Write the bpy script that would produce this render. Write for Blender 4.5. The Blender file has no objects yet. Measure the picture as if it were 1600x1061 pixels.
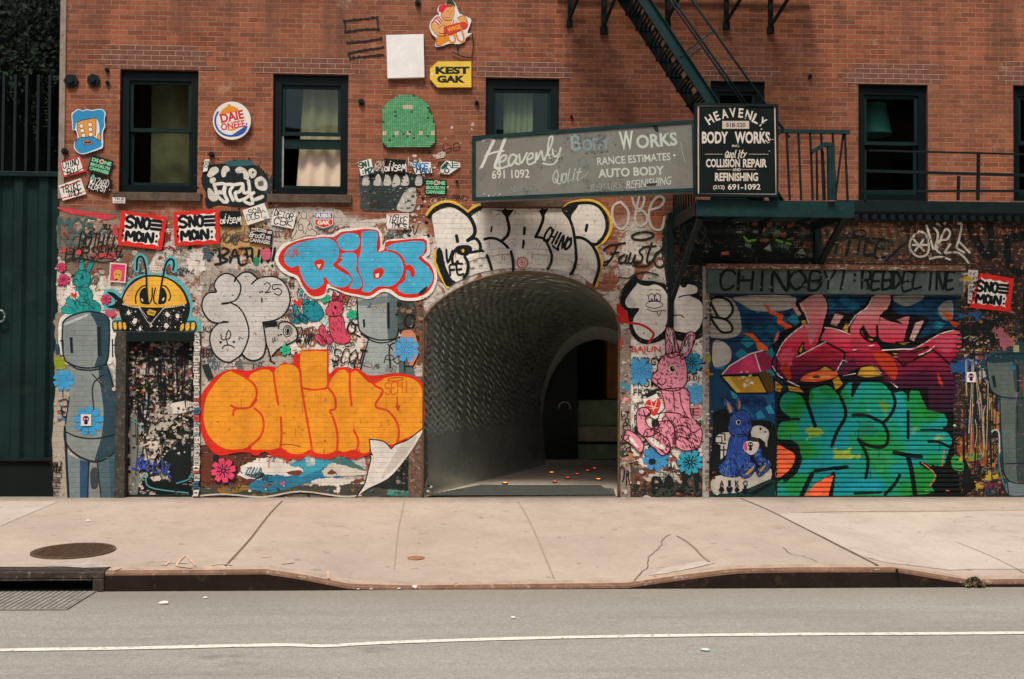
import bpy, bmesh, math, random
from mathutils import Vector, Matrix, geometry
R = math.radians
random.seed(11)
scn = bpy.context.scene
COL = scn.collection

# ------------------------------------------------------------------ camera
F_PX = 1600 * 35.0 / 36.0
CAM = Vector((0, -13.4, 1.865))
YAW, PITCH, ROLL = R(2.50), R(1.09), R(0.302)
CAMR = Matrix.Rotation(-YAW, 3, 'Z') @ Matrix.Rotation(math.pi / 2 + PITCH, 3, 'X') @ Matrix.Rotation(ROLL, 3, 'Z')
cd = bpy.data.cameras.new('camera')
cd.lens = 35.0; cd.sensor_width = 36.0; cd.clip_end = 500; cd.clip_start = 0.05
cam = bpy.data.objects.new('camera', cd)
cam.matrix_world = Matrix.Translation(CAM) @ CAMR.to_4x4()
COL.objects.link(cam)
scn.camera = cam

# ------------------------------------------------------------------ light
SUN_EL, SUN_AZ = R(61), R(198)          # overcast, light falls from high in front of the wall
w = bpy.data.worlds.new('World'); scn.world = w; w.use_nodes = True
nt = w.node_tree
bg = nt.nodes['Background']
sky = nt.nodes.new('ShaderNodeTexSky')
sky.sky_type = 'NISHITA'; sky.sun_disc = False
sky.sun_elevation = SUN_EL; sky.sun_rotation = SUN_AZ
sky.air_density = 1.0; sky.dust_density = 4.0; sky.ozone_density = 0.6
nt.links.new(sky.outputs[0], bg.inputs[0])
bg.inputs[1].default_value = 0.060
tint = nt.nodes.new('ShaderNodeMix'); tint.data_type = 'RGBA'; tint.blend_type = 'MULTIPLY'; tint.inputs[0].default_value = 1.0
tint.inputs[7].default_value = (0.98, 1.0, 0.99, 1)
nt.links.new(sky.outputs[0], tint.inputs[6]); nt.links.new(tint.outputs[2], bg.inputs[0])
sl = bpy.data.lights.new('sun', 'SUN'); sl.energy = 1.5; sl.angle = R(13); sl.color = (1, 0.945, 0.85)
sun = bpy.data.objects.new('sun', sl); COL.objects.link(sun)
sdir = Vector((math.sin(SUN_AZ) * math.cos(SUN_EL), math.cos(SUN_AZ) * math.cos(SUN_EL), math.sin(SUN_EL)))
sun.rotation_euler = sdir.to_track_quat('Z', 'Y').to_euler()
sun.location = (-3, -8, 20)
vs = scn.view_settings
scn.display_settings.display_device = 'sRGB'
vs.view_transform = 'Standard'; vs.look = 'None'; vs.gamma = 1; vs.use_curve_mapping = False
vs.exposure = 1.2

# ------------------------------------------------------------------ places on the wall
def ray(u, v):
    return CAMR @ Vector(((u - 800) / F_PX, (530.5 - v) / F_PX, -1))
def W(u, v, y=0.0):                      # point of the photograph at depth y
    d = ray(u, v); return CAM + d * ((y - CAM.y) / d.y)
def G(u, v, z=0.0):                      # point of the photograph on a level of the ground
    d = ray(u, v); return CAM + d * ((z - CAM.z) / d.z)

VX, VY, VS = 0.0, 0.0, 1.0
def view(x0, y0, s):
    global VX, VY, VS
    VX, VY, VS = x0, y0, s
def full(): view(0, 0, 1)
def pts(s):
    if not isinstance(s, str): return [(VX + a * VS, VY + b * VS) for a, b in s]
    out = []
    for t in s.split():
        a, b = t.split(','); out.append((VX + float(a) * VS, VY + float(b) * VS))
    return out
def spline(p, closed, n=5):
    m = len(p)
    if m < 3: return list(p)
    out = []
    rng = range(m) if closed else range(m - 1)
    for i in rng:
        if closed: a, b, c, d = p[i - 1], p[i], p[(i + 1) % m], p[(i + 2) % m]
        else: a, b, c, d = p[max(i - 1, 0)], p[i], p[i + 1], p[min(i + 2, m - 1)]
        for k in range(n):
            t = k / n; t2 = t * t; t3 = t2 * t
            out.append(tuple(0.5 * (2 * b[q] + (c[q] - a[q]) * t + (2 * a[q] - 5 * b[q] + 4 * c[q] - d[q]) * t2 + (3 * b[q] - a[q] - 3 * c[q] + d[q]) * t3) for q in (0, 1)))
    if not closed: out.append(p[-1])
    return out
def inside(p, poly):
    x, y = p; r = False; j = len(poly) - 1
    for i in range(len(poly)):
        if (poly[i][1] > y) != (poly[j][1] > y) and x < (poly[j][0] - poly[i][0]) * (y - poly[i][1]) / (poly[j][1] - poly[i][1]) + poly[i][0]: r = not r
        j = i
    return r

# ------------------------------------------------------------------ materials
def lin(c): return c / 12.92 if c <= 0.04045 else ((c + 0.055) / 1.055) ** 2.4
def hexc(h, k=0.92):
    h = h.lstrip('#')
    return tuple(min(0.86, lin(int(h[i:i + 2], 16) / 255) * k + 0.003) for i in (0, 2, 4))
class N:
    """small node helper"""
    def __init__(s, tree): s.t = tree
    def new(s, typ, ins=None, **props):
        n = s.t.nodes.new('ShaderNode' + typ)
        for k, v in props.items(): setattr(n, k, v)
        for k, v in (ins or {}).items(): s.put(n.inputs[k], v)
        return n
    def put(s, sock, v):
        if isinstance(v, bpy.types.NodeSocket): s.t.links.new(v, sock)
        else:
            if isinstance(v, (tuple, list)) and len(v) == 3 and sock.type == 'RGBA': v = (*v, 1)
            sock.default_value = v
    def mix(s, f, a, b, blend='MIX'):
        n = s.new('Mix', data_type='RGBA', blend_type=blend)
        s.put(n.inputs[0], f); s.put(n.inputs[6], a); s.put(n.inputs[7], b)
        return n.outputs[2]
    def math(s, op, a, b=0.0, c=None, clamp=False):
        n = s.new('Math', operation=op, use_clamp=clamp)
        s.put(n.inputs[0], a); s.put(n.inputs[1], b)
        if c is not None: s.put(n.inputs[2], c)
        return n.outputs[0]
    def noise(s, scale, detail=3.0, rough=0.55, vec=None, dist=0.0):
        n = s.new('TexNoise', {'Scale': scale, 'Detail': detail, 'Roughness': rough, 'Distortion': dist})
        s.put(n.inputs['Vector'], vec if vec is not None else s.pos())
        return n.outputs[0]
    def noisec(s, scale, detail=3.0, vec=None):
        n = s.new('TexNoise', {'Scale': scale, 'Detail': detail})
        s.put(n.inputs['Vector'], vec if vec is not None else s.pos())
        return n.outputs[1]
    def pos(s):
        if not hasattr(s, '_p'): s._p = s.new('NewGeometry').outputs['Position']
        return s._p
    def xyz(s, vec=None):
        n = s.new('SeparateXYZ', {0: vec if vec is not None else s.pos()}); return n.outputs
    def scaled(s, v):
        n = s.new('VectorMath', {0: s.pos(), 1: v}, operation='MULTIPLY'); return n.outputs[0]
    def ramp(s, f, stops, interp='LINEAR'):
        n = s.new('ValToRGB'); cr = n.color_ramp; cr.interpolation = interp
        while len(cr.elements) > 1: cr.elements.remove(cr.elements[-1])
        for i, (p, c) in enumerate(stops):
            e = cr.elements[0] if i == 0 else cr.elements.new(p)
            e.position = p; e.color = (*c, 1) if not isinstance(c, (int, float)) else (c, c, c, 1)
        s.put(n.inputs[0], f); return n.outputs[0]
    def step(s, f, a, b):
        n = s.new('MapRange', {'Value': f, 'From Min': a, 'From Max': b}); return n.outputs[0]
    def bump(s, h, strength, dist):
        n = s.new('Bump', {'Height': h, 'Strength': strength, 'Distance': dist}); return n.outputs[0]
def new_mat(name):
    m = bpy.data.materials.new(name); m.use_nodes = True
    n = N(m.node_tree); b = m.node_tree.nodes['Principled BSDF']
    b.inputs['Specular IOR Level'].default_value = 0.16
    return m, n, b

def brick_group():
    g = bpy.data.node_groups.new('brick_courses', 'ShaderNodeTree')
    g.interface.new_socket('Color', in_out='OUTPUT', socket_type='NodeSocketColor')
    g.interface.new_socket('Mortar', in_out='OUTPUT', socket_type='NodeSocketFloat')
    g.interface.new_socket('Vary', in_out='OUTPUT', socket_type='NodeSocketFloat')
    g.interface.new_socket('Height', in_out='OUTPUT', socket_type='NodeSocketFloat')
    n = N(g); out = g.nodes.new('NodeGroupOutput')
    x, y, z = n.xyz()
    wob = n.noise(9, 2); wob2 = n.noise(14, 3)
    bx = n.math('ADD', n.math('ADD', x, n.math('MULTIPLY', y, 0.9)), n.math('MULTIPLY', wob, 0.02))
    bz = n.math('ADD', z, n.math('MULTIPLY', wob2, 0.012))
    v = n.new('CombineXYZ', {0: bx, 1: bz, 2: 0.0}).outputs[0]
    def bt(c1, c2, mo):
        t = n.new('TexBrick', {'Vector': v, 'Color1': c1, 'Color2': c2, 'Mortar': mo, 'Scale': 1.0, 'Mortar Size': 0.0052,
                               'Mortar Smooth': 0.35, 'Bias': -0.1, 'Brick Width': 0.212, 'Row Height': 0.0669})
        t.offset = 0.5; return t
    t = bt((0.38, 0.112, 0.053, 1), (0.18, 0.050, 0.028, 1), (0.40, 0.245, 0.155, 1))
    big = n.noise(0.7, 4); mid = n.noise(3.1, 4, 0.65); fine = n.noise(60, 3, 0.7)
    c = n.mix(n.step(big, 0.35, 0.75), t.outputs['Color'], n.mix(0.5, t.outputs['Color'], (0.27, 0.13, 0.075)))
    c = n.mix(n.math('MULTIPLY', n.step(mid, 0.48, 0.74), 0.62), c, (0.16, 0.075, 0.048))
    c = n.mix(n.math('MULTIPLY', n.step(fine, 0.3, 0.75), 0.5), c, n.mix(1.0, c, (0.55, 0.5, 0.5), 'MULTIPLY'))
    c = n.mix(n.math('MULTIPLY', n.step(n.noise(23, 4, 0.75), 0.58, 0.70), 0.5), c, (0.50, 0.30, 0.20))
    h = n.math('ADD', n.math('SUBTRACT', 1.0, t.outputs['Fac']), n.math('MULTIPLY', fine, 0.35))
    g.links.new(c, out.inputs[0]); g.links.new(t.outputs['Fac'], out.inputs[1]); g.links.new(h, out.inputs['Height'])
    va = n.step(n.xyz(t.outputs['Color'])[0], 0.15, 0.33); g.links.new(va, out.inputs['Vary'])
    return g
BRICK = brick_group()
def use_brick(n):
    b = n.t.nodes.new('ShaderNodeGroup'); b.node_tree = BRICK
    n.vary = b.outputs['Vary']
    return b.outputs['Color'], b.outputs['Mortar'], b.outputs['Height']

def wall_mat():
    m, n, b = new_mat('brick_wall_paint_worn')
    bc, bm, bh = use_brick(n)
    x, y, z = n.xyz()
    c = bc
    # the lower storey carries layers of old, half lost paint
    edge = n.math('ADD', z, n.math('MULTIPLY', n.math('SUBTRACT', n.noise(1.6, 4), 0.5), 1.3))
    low = n.step(edge, 3.72, 3.45)
    ps = n.noise(2.3, 6, 0.68, dist=0.6)
    cols = n.ramp(n.noise(1.9, 5, 0.7, vec=n.scaled((1, 1, 1.7))), [(0.0, (0.05, 0.055, 0.05)), (0.36, (0.16, 0.15, 0.13)), (0.42, (0.5, 0.46, 0.40)), (0.5, (0.66, 0.60, 0.53)), (0.56, (0.42, 0.27, 0.15)), (0.62, (0.60, 0.55, 0.50)), (0.70, (0.30, 0.10, 0.09)), (0.76, (0.35, 0.33, 0.30))], 'CONSTANT')
    cols = n.mix(n.step(n.noise(5, 3), 0.35, 0.65), cols, (0.55, 0.50, 0.44))
    mask = n.math('MULTIPLY', n.step(ps, 0.43, 0.47), low)
    chip = n.step(n.math('ADD', n.noise(21, 5, 0.75), n.math('MULTIPLY', bm, 0.05)), 0.60, 0.57)
    c = n.mix(n.math('MULTIPLY', mask, chip), c, cols)
    # old splashes on the upper wall, mostly beside the signs
    fl = n.math('MULTIPLY', n.step(n.noise(18, 5, 0.8), 0.66, 0.70), n.step(n.noise(0.9, 2), 0.52, 0.62))
    c = n.mix(n.math('MULTIPLY', fl, 0.8), c, (0.66, 0.55, 0.48))
    # soot running down from the top
    st = n.noise(1.0, 4, 0.6, vec=n.scaled((5, 1, 0.5)))
    c = n.mix(n.math('MULTIPLY', n.step(st, 0.52, 0.75), 0.35), c, n.mix(1.0, c, (0.4, 0.38, 0.36), 'MULTIPLY'))
    run = n.noise(1.0, 5, 0.7, vec=n.scaled((3.2, 1, 0.28)))
    c = n.mix(n.math('MULTIPLY', n.math('MULTIPLY', n.step(run, 0.46, 0.66), n.step(n.math('ADD', z, n.noise(1.1, 3)), 5.4, 7.0)), 0.55), c, (0.085, 0.05, 0.036))
    c = n.mix(n.math('MULTIPLY', n.step(n.noise(1.0, 6, 0.75), 0.48, 0.66), 0.5), c, n.mix(1.0, c, (0.48, 0.46, 0.44), 'MULTIPLY'))
    ef = n.math('MULTIPLY', n.step(n.noise(2.6, 6, 0.8), 0.57, 0.70), 0.5); c = n.mix(ef, c, (0.46, 0.32, 0.22))
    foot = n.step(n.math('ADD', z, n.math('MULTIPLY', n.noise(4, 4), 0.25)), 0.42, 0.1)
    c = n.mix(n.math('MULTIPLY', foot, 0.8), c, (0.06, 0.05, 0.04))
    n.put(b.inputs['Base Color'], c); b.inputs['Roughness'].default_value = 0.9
    n.put(b.inputs['Normal'], n.bump(bh, 0.7, 0.012))
    return m
MATS = {}
def paint(h, surf='brick', wear=0.30, k=0.92):
    key = (h, surf, wear, k)
    if key in MATS: return MATS[key]
    m, n, b = new_mat('%s_paint_%s' % (surf, h.strip('#')))
    col = hexc(h, k)
    if surf == 'brick':
        bc, bm, bh = use_brick(n)
        mot = n.noise(2.6, 6, 0.72)
        c = n.mix(n.step(mot, 0.34, 0.66), tuple(x * 0.76 for x in col), tuple(min(0.86, x * 1.06) for x in col))
        c = n.mix(n.math('MULTIPLY', n.math('SUBTRACT', 1.0, n.vary), 0.13), c, tuple(x * 0.62 for x in col))
        c = n.mix(n.math('MULTIPLY', bm, 0.24), c, tuple(x * 0.5 for x in col))
        wr = n.math('ADD', n.noise(16, 6, 0.78), n.math('MULTIPLY', bm, 0.05))
        t = 0.755 - 0.24 * wear
        c = n.mix(n.step(wr, t, t + 0.03), c, bc)
        rn = n.step(n.noise(1.0, 5, 0.7, vec=n.scaled((9, 1, 0.8))), 0.55, 0.75); c = n.mix(n.math('MULTIPLY', rn, 0.25), c, tuple(x * 0.45 + 0.01 for x in col))
        gr = n.step(n.noise(2.2, 6, 0.75, vec=n.scaled((2.2, 1, 1))), 0.55, 0.8)
        c = n.mix(n.math('MULTIPLY', gr, 0.35), c, tuple(x * 0.35 + 0.02 for x in col))
        n.put(b.inputs['Base Color'], c); b.inputs['Roughness'].default_value = 0.62
        n.put(b.inputs['Normal'], n.bump(bh, 0.55, 0.010))
    elif surf == 'metal':
        mot = n.noise(3, 6, 0.75, vec=n.scaled((0.8, 1, 1.2)))
        c = n.mix(n.step(mot, 0.34, 0.68), tuple(x * 0.55 for x in col), tuple(min(0.86, x * 1.05) for x in col))
        wr = n.step(n.noise(24, 6, 0.8), 0.70 - 0.1 * wear, 0.73 - 0.1 * wear)
        c = n.mix(wr, c, (0.10, 0.085, 0.075))
        n.put(b.inputs['Base Color'], c); b.inputs['Roughness'].default_value = 0.5
        n.put(b.inputs['Normal'], n.bump(n.noise(40, 3), 0.15, 0.004))
    else:
        mot = n.noise(9, 5, 0.7)
        c = n.mix(n.step(mot, 0.3, 0.8), tuple(x * 0.84 for x in col), tuple(min(0.86, x * 1.03) for x in col))
        if surf == 'paper':
            cr = n.step(n.noise(30, 6, 0.8), 0.69 - 0.08 * wear, 0.72 - 0.08 * wear)
            c = n.mix(n.math('MULTIPLY', cr, 0.7), c, (0.28, 0.22, 0.17))
        n.put(b.inputs['Base Color'], c); b.inputs['Roughness'].default_value = 0.55
        n.put(b.inputs['Normal'], n.bump(n.noise(14, 4), 0.25, 0.006))
    MATS[key] = m; return m
def zgrad(name, stops, surf='metal', z0=0.0, z1=3.0, wob=0.25):
    """sprayed fade: the paint itself runs through these colours from low to high"""
    m, n, b = new_mat(name)
    x, y, z = n.xyz()
    zz = n.math('ADD', z, n.math('MULTIPLY', n.math('SUBTRACT', n.noise(1.6, 3), 0.5), wob))
    c = n.ramp(n.step(zz, z0, z1), [(p, hexc(h)) for p, h in stops])
    mot = n.noise(7, 5, 0.7)
    c = n.mix(n.math('MULTIPLY', n.step(mot, 0.4, 0.8), 0.4), c, n.mix(1.0, c, (0.5, 0.48, 0.5), 'MULTIPLY'))
    wr = n.step(n.noise(24, 6, 0.8), 0.68, 0.71)
    c = n.mix(wr, c, (0.10, 0.085, 0.075))
    n.put(b.inputs['Base Color'], c); b.inputs['Roughness'].default_value = 0.48
    return m
def plain(name, col, rough=0.6, metal=0.0, var=0.25, scale=6.0, dirt=None, bump=0.0, bscale=40):
    if name in MATS: return MATS[name]
    m, n, b = new_mat(name)
    c = n.mix(n.step(n.noise(scale, 5, 0.65), 0.3, 0.75), tuple(x * (1 - var) for x in col), tuple(min(0.9, x * (1 + var * 0.6)) for x in col))
    if dirt: c = n.mix(n.step(n.noise(scale * 2.6, 6, 0.75), 0.56, 0.66), c, dirt)
    n.put(b.inputs['Base Color'], c); b.inputs['Roughness'].default_value = rough; b.inputs['Metallic'].default_value = metal
    if bump: n.put(b.inputs['Normal'], n.bump(n.noise(bscale, 4), bump, 0.01))
    MATS[name] = m; return m

# ------------------------------------------------------------------ objects
def link(o, parent=None):
    COL.objects.link(o)
    if parent is not None: o.parent = parent
    return o
def tagp(o, label=None, cat=None, group=None, kind=None):
    if label: o['label'] = label
    if cat: o['category'] = cat
    if group: o['group'] = group
    if kind: o['kind'] = kind
    return o
def thing(name, label, cat, loc=(0, 0, 0), group=None):
    o = bpy.data.objects.new(name, None); o.empty_display_size = 0.2; o.location = loc
    link(o); return tagp(o, label, cat, group)
def mesh_obj(name, verts, faces, mats, mi=None, parent=None, smooth=False):
    me = bpy.data.meshes.new(name)
    me.from_pydata([tuple(v) for v in verts], [], faces)
    for m in mats: me.materials.append(m)
    if mi: me.polygons.foreach_set('material_index', mi)
    if smooth: me.polygons.foreach_set('use_smooth', [True] * len(me.polygons))
    me.update()
    o = bpy.data.objects.new(name, me); link(o, parent)
    if parent is not None and parent.location.length > 0:
        o.matrix_parent_inverse = Matrix.Translation(parent.location).inverted()
    return o

class MB:
    """collects solids for one mesh"""
    def __init__(s): s.v = []; s.f = []; s.m = []; s.mats = []
    def mi(s, m):
        if m not in s.mats: s.mats.append(m)
        return s.mats.index(m)
    def add(s, vs, fs, m):
        o = len(s.v); s.v += [Vector(v) for v in vs]; k = s.mi(m)
        for f in fs: s.f.append(tuple(i + o for i in f)); s.m.append(k)
    def box(s, a, b, m):
        x0, x1 = sorted((a[0], b[0])); y0, y1 = sorted((a[1], b[1])); z0, z1 = sorted((a[2], b[2]))
        s.add([(x0, y0, z0), (x1, y0, z0), (x1, y1, z0), (x0, y1, z0), (x0, y0, z1), (x1, y0, z1), (x1, y1, z1), (x0, y1, z1)],
              [(0, 3, 2, 1), (4, 5, 6, 7), (0, 1, 5, 4), (1, 2, 6, 5), (2, 3, 7, 6), (3, 0, 4, 7)], m)
    def bar(s, p0, p1, w, h, m, up=(0, 0, 1)):
        p0, p1 = Vector(p0), Vector(p1); d = (p1 - p0).normalized(); u = Vector(up)
        if abs(d.dot(u)) > 0.98: u = Vector((0, 1, 0))
        a = d.cross(u).normalized() * (w / 2); b = d.cross(a).normalized() * (h / 2)
        vs = [p + q for p in (p0, p1) for q in (-a - b, a - b, a + b, -a + b)]
        s.add(vs, [(0, 3, 2, 1), (4, 5, 6, 7), (0, 1, 5, 4), (1, 2, 6, 5), (2, 3, 7, 6), (3, 0, 4, 7)], m)
    def tube(s, ps, r, m, n=8, closed=False):
        ps = [Vector(p) for p in ps]; k = len(ps); vs = []; fs = []
        for i, p in enumerate(ps):
            d = (ps[min(i + 1, k - 1)] - ps[max(i - 1, 0)]).normalized()
            u = Vector((0, 0, 1)) if abs(d.z) < 0.9 else Vector((0, 1, 0))
            a = d.cross(u).normalized(); b = a.cross(d).normalized()
            rr = r[i] if isinstance(r, (list, tuple)) else r
            for j in range(n):
                t = 2 * math.pi * j / n; vs.append(p + a * (rr * math.cos(t)) + b * (rr * math.sin(t)))
        for i in range(k - 1):
            for j in range(n): fs.append((i * n + j, i * n + (j + 1) % n, (i + 1) * n + (j + 1) % n, (i + 1) * n + j))
        fs.append(tuple(range(n))[::-1]); fs.append(tuple((k - 1) * n + j for j in range(n)))
        s.add(vs, fs, m)
    def disc(s, c, r, thick, m, n=20, axis='Y', r2=None):
        c = Vector(c); r2 = r2 or r; vs = []
        for k in (0, 1):
            for j in range(n):
                t = 2 * math.pi * j / n
                if axis == 'Y': vs.append(c + Vector((r * math.cos(t), -thick * k, r2 * math.sin(t))))
                else: vs.append(c + Vector((r * math.cos(t), r2 * math.sin(t), thick * k)))
        fs = [tuple(range(n)), tuple(range(n, 2 * n))[::-1]] + [(j, (j + 1) % n, n + (j + 1) % n, n + j) for j in range(n)]
        s.add(vs, fs, m)
    def build(s, name, parent=None, smooth=False, bevel=0.0):
        o = mesh_obj(name, s.v, s.f, s.mats, s.m, parent, smooth)
        if bevel:
            b = o.modifiers.new('bevel', 'BEVEL'); b.width = bevel; b.segments = 2; b.limit_method = 'ANGLE'
        return o

# ------------------------------------------------------------------ drawing on a surface
_txt = {}
def glyphs(s, bold, shear):
    key = (s, bold, shear)
    if key in _txt: return _txt[key]
    cu = bpy.data.curves.new('t', 'FONT'); cu.body = s; cu.size = 1; cu.offset = bold; cu.shear = shear; cu.resolution_u = 3
    o = bpy.data.objects.new('t', cu); COL.objects.link(o)
    dg = bpy.context.evaluated_depsgraph_get(); ev = o.evaluated_get(dg); me = ev.to_mesh()
    v = [(a.co.x, a.co.y) for a in me.vertices]; f = [tuple(p.vertices) for p in me.polygons]
    ev.to_mesh_clear(); bpy.data.objects.remove(o); bpy.data.curves.remove(cu)
    x0 = min(a for a, b in v); x1 = max(a for a, b in v); y0 = min(b for a, b in v); y1 = max(b for a, b in v)
    _txt[key] = (v, f, x0, x1, y0, y1); return _txt[key]

GL = {'A': "00 26 40|12 32", 'B': "00 06 36 44 33 03|33 42 30 00", 'C': "45 36 16 03 10 30 41", 'D': "00 06 26 43 20 00", 'E': "46 06 00 40|03 33",
 'F': "46 06 00|03 33", 'G': "45 26 03 10 30 42 22", 'H': "06 00|46 40|03 43", 'I': "26 20", 'J': "46 41 20 01", 'K': "06 00|46 03 40", 'L': "06 00 40",
 'M': "00 06 23 46 40", 'N': "00 06 40 46", 'O': "26 04 02 20 42 44 26", 'P': "00 06 36 44 33 03", 'Q': "26 04 02 20 42 44 26|22 40", 'R': "00 06 36 44 33 03|23 40",
 'S': "45 26 05 13 33 41 20 01", 'T': "06 46|26 20", 'U': "06 01 20 41 46", 'V': "06 20 46", 'W': "06 10 24 30 46", 'X': "06 40|46 00", 'Y': "06 23 46|23 20", 'Z': "06 46 00 40",
 '1': "15 26 20", '2': "05 26 45 33 00 40", '5': "46 06 04 34 42 30 00", '6': "36 03 10 30 42 23 03", '9': "40 44 26 05 13 43", '0': "26 04 02 20 42 44 26", '!': "26 22|20 21", '.': "20 21", ':': "23 24|20 21", '=': "04 44|02 42", '-': "03 43",
 'a': "33 14 02 10 30|34 30", 'e': "02 42 34 14 02 10 40", 'i': "24 20|25 26", 'n': "00 04 24 33 30", 's': "34 04 22 30 00", 'u': "04 01 10 30|34 30", 'l': "16 11 20", 't': "26 11 20 30|04 44", 'y': "04 22|44 10", 'c': "34 14 02 10 30", 'r': "00 04|03 24 44", 'o': "24 03 01 20 41 43 24", 'v': "04 20 44", 'H2': ""}

class Art:
    DL = 0.00008
    def __init__(s, y=-0.004, surf='brick', plane=None, wear=0.5):
        s.v = []; s.f = []; s.m = []; s.mats = []; s.n = 0; s.surf = surf; s.wear = wear
        s.o, s.nr = plane if plane else (Vector((0, 0, 0)), Vector((0, -1, 0)))
        s.base = -y if not plane else y
    def P(s, u, v, off):
        d = ray(u, v); t = (s.o - CAM).dot(s.nr) / d.dot(s.nr)
        return CAM + d * t + s.nr * off
    def mat(s, c):
        m = paint(c, s.surf, s.wear) if isinstance(c, str) else c
        if m not in s.mats: s.mats.append(m)
        return s.mats.index(m)
    def off(s):
        s.n += 1; return s.base + s.n * s.DL
    def raw(s, p2, tris, c, off=None, grad=0.0):
        o = s.off() if off is None else off
        b = len(s.v); k = s.mat(c)
        for i, p in enumerate(p2): s.v.append(s.P(p[0], p[1], o + grad * i / max(1, len(p2))))
        for t in tris: s.f.append(tuple(b + i for i in t)); s.m.append(k)
    rag = 0.0
    def fill(s, p, c, smooth=True, n=5):
        q = pts(p)
        if smooth: q = spline(q, True, n if not s.rag else 14)
        if s.rag and len(q) > 12:
            k = len(q); L = [random.uniform(-1, 1) for _ in range(k)]; M = [random.uniform(-1, 1) for _ in range(k // 5 + 2)]
            q = [(a[0] + s.rag * (.6 * L[i] + M[i // 5] + .5 * M[(i + 3) // 5]), a[1] + s.rag * (.5 * L[i - 1] + .8 * M[(i // 5 + 1) % (k // 5)])) for i, a in enumerate(q)]
        r = []
        for a in q:
            if not r or abs(a[0] - r[-1][0]) + abs(a[1] - r[-1][1]) > 0.02: r.append(a)
        tri = geometry.tessellate_polygon([[Vector((a, b, 0)) for a, b in r]])
        s.raw(r, tri, c); return q
    def stroke(s, p, wd, c, closed=False, smooth=True, n=5, taper=False):
        q = pts(p); wd = wd * VS
        if closed: q = q + [q[0]]
        if smooth: q = spline(q, False, n)
        r = [q[0]]
        for a in q[1:]:
            if math.hypot(a[0] - r[-1][0], a[1] - r[-1][1]) > 0.12: r.append(a)
        if len(r) < 2: return
        P2 = []; tri = []; m = len(r)
        for i, a in enumerate(r):
            b = r[max(i - 1, 0)]; d = r[min(i + 1, m - 1)]
            dx, dy = d[0] - b[0], d[1] - b[1]; L = math.hypot(dx, dy) or 1
            h = wd / 2 * (1 if not taper else 0.25 + 0.75 * math.sin(math.pi * (i + 0.6) / (m + 0.2)))
            P2.append((a[0] - dy / L * h, a[1] + dx / L * h)); P2.append((a[0] + dy / L * h, a[1] - dx / L * h))
        for i in range(m - 1): tri += [(2 * i, 2 * i + 1, 2 * i + 3), (2 * i, 2 * i + 3, 2 * i + 2)]
        if wd > 0.9 and not taper:
            for e, sg in ((0, -1), (m - 1, 1)):
                a = r[e]; b = r[1] if e == 0 else r[m - 2]
                ang = math.atan2(a[1] - b[1], a[0] - b[0]); k0 = len(P2)
                for j in range(1, 5):
                    t = ang - math.pi / 2 + math.pi * j / 5; P2.append((a[0] + math.cos(t) * wd / 2, a[1] + math.sin(t) * wd / 2))
                i0, i1 = (2 * e, 2 * e + 1)
                ring = ([i1] + [k0, k0 + 1, k0 + 2, k0 + 3] + [i0]) if e else ([i0] + [k0, k0 + 1, k0 + 2, k0 + 3] + [i1])
                for j in range(1, len(ring) - 1): tri.append((ring[0], ring[j], ring[j + 1]))
        s.raw(P2, tri, c, grad=0.00005)
    def ell(s, cx, cy, rx, ry, c, rot=0, n=22):
        t = R(rot)
        s.fill([(cx + rx * math.cos(a) * math.cos(t) - ry * math.sin(a) * math.sin(t), cy + rx * math.cos(a) * math.sin(t) + ry * math.sin(a) * math.cos(t)) for a in [2 * math.pi * i / n for i in range(n)]], c, False)
    def ring(s, cx, cy, rx, ry, wd, c, rot=0, n=24):
        t = R(rot)
        s.stroke([(cx + rx * math.cos(a) * math.cos(t) - ry * math.sin(a) * math.sin(t), cy + rx * math.cos(a) * math.sin(t) + ry * math.sin(a) * math.cos(t)) for a in [2 * math.pi * i / n for i in range(n)]], wd, c, True, False)
    def rect(s, x0, y0, x1, y1, c): s.fill([(x0, y0), (x1, y0), (x1, y1), (x0, y1)], c, False)
    def text(s, st, cx, cy, wd, h, c, rot=0, bold=0.0, shear=0.0):
        v, f, x0, x1, y0, y1 = glyphs(st, bold, shear); t = R(rot); q = []
        for a, b in v:
            x = ((a - x0) / (x1 - x0) - 0.5) * wd; y = -((b - y0) / (y1 - y0) - 0.5) * h
            q.append((cx + x * math.cos(t) - y * math.sin(t), cy + x * math.sin(t) + y * math.cos(t)))
        s.raw(pts(q), f, c)
    def tag(s, st, cx, cy, wd, h, lw, c, rot=0, shear=0.0, jit=0.25, gap=0.28, smooth=True):
        n = len(st); cw = wd / (n + gap * (n - 1)); t = R(rot)
        for i, ch in enumerate(st):
            g = GL.get(ch) or GL.get(ch.upper())
            if not g: continue
            nar = 0.2 if ch in 'I!.:i' else 1.0
            x00 = -wd / 2 + i * cw * (1 + gap)
            sc = random.uniform(0.9, 1.1); dy = random.uniform(-.05, .05) * h
            for pl in g.split('|'):
                q = []
                for d in pl.split():
                    gx = (int(d[0]) + random.uniform(-jit, jit)) / 4; gy = (int(d[1]) + random.uniform(-jit, jit)) / 6
                    x = x00 + gx * cw * sc + shear * (gy - .5) * h; y = -(gy - 0.5) * h * sc + dy
                    q.append((cx + x * math.cos(t) - y * math.sin(t), cy + x * math.sin(t) + y * math.cos(t)))
                s.stroke(q, lw * random.uniform(0.85, 1.15), c, smooth=smooth, n=4)
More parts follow.
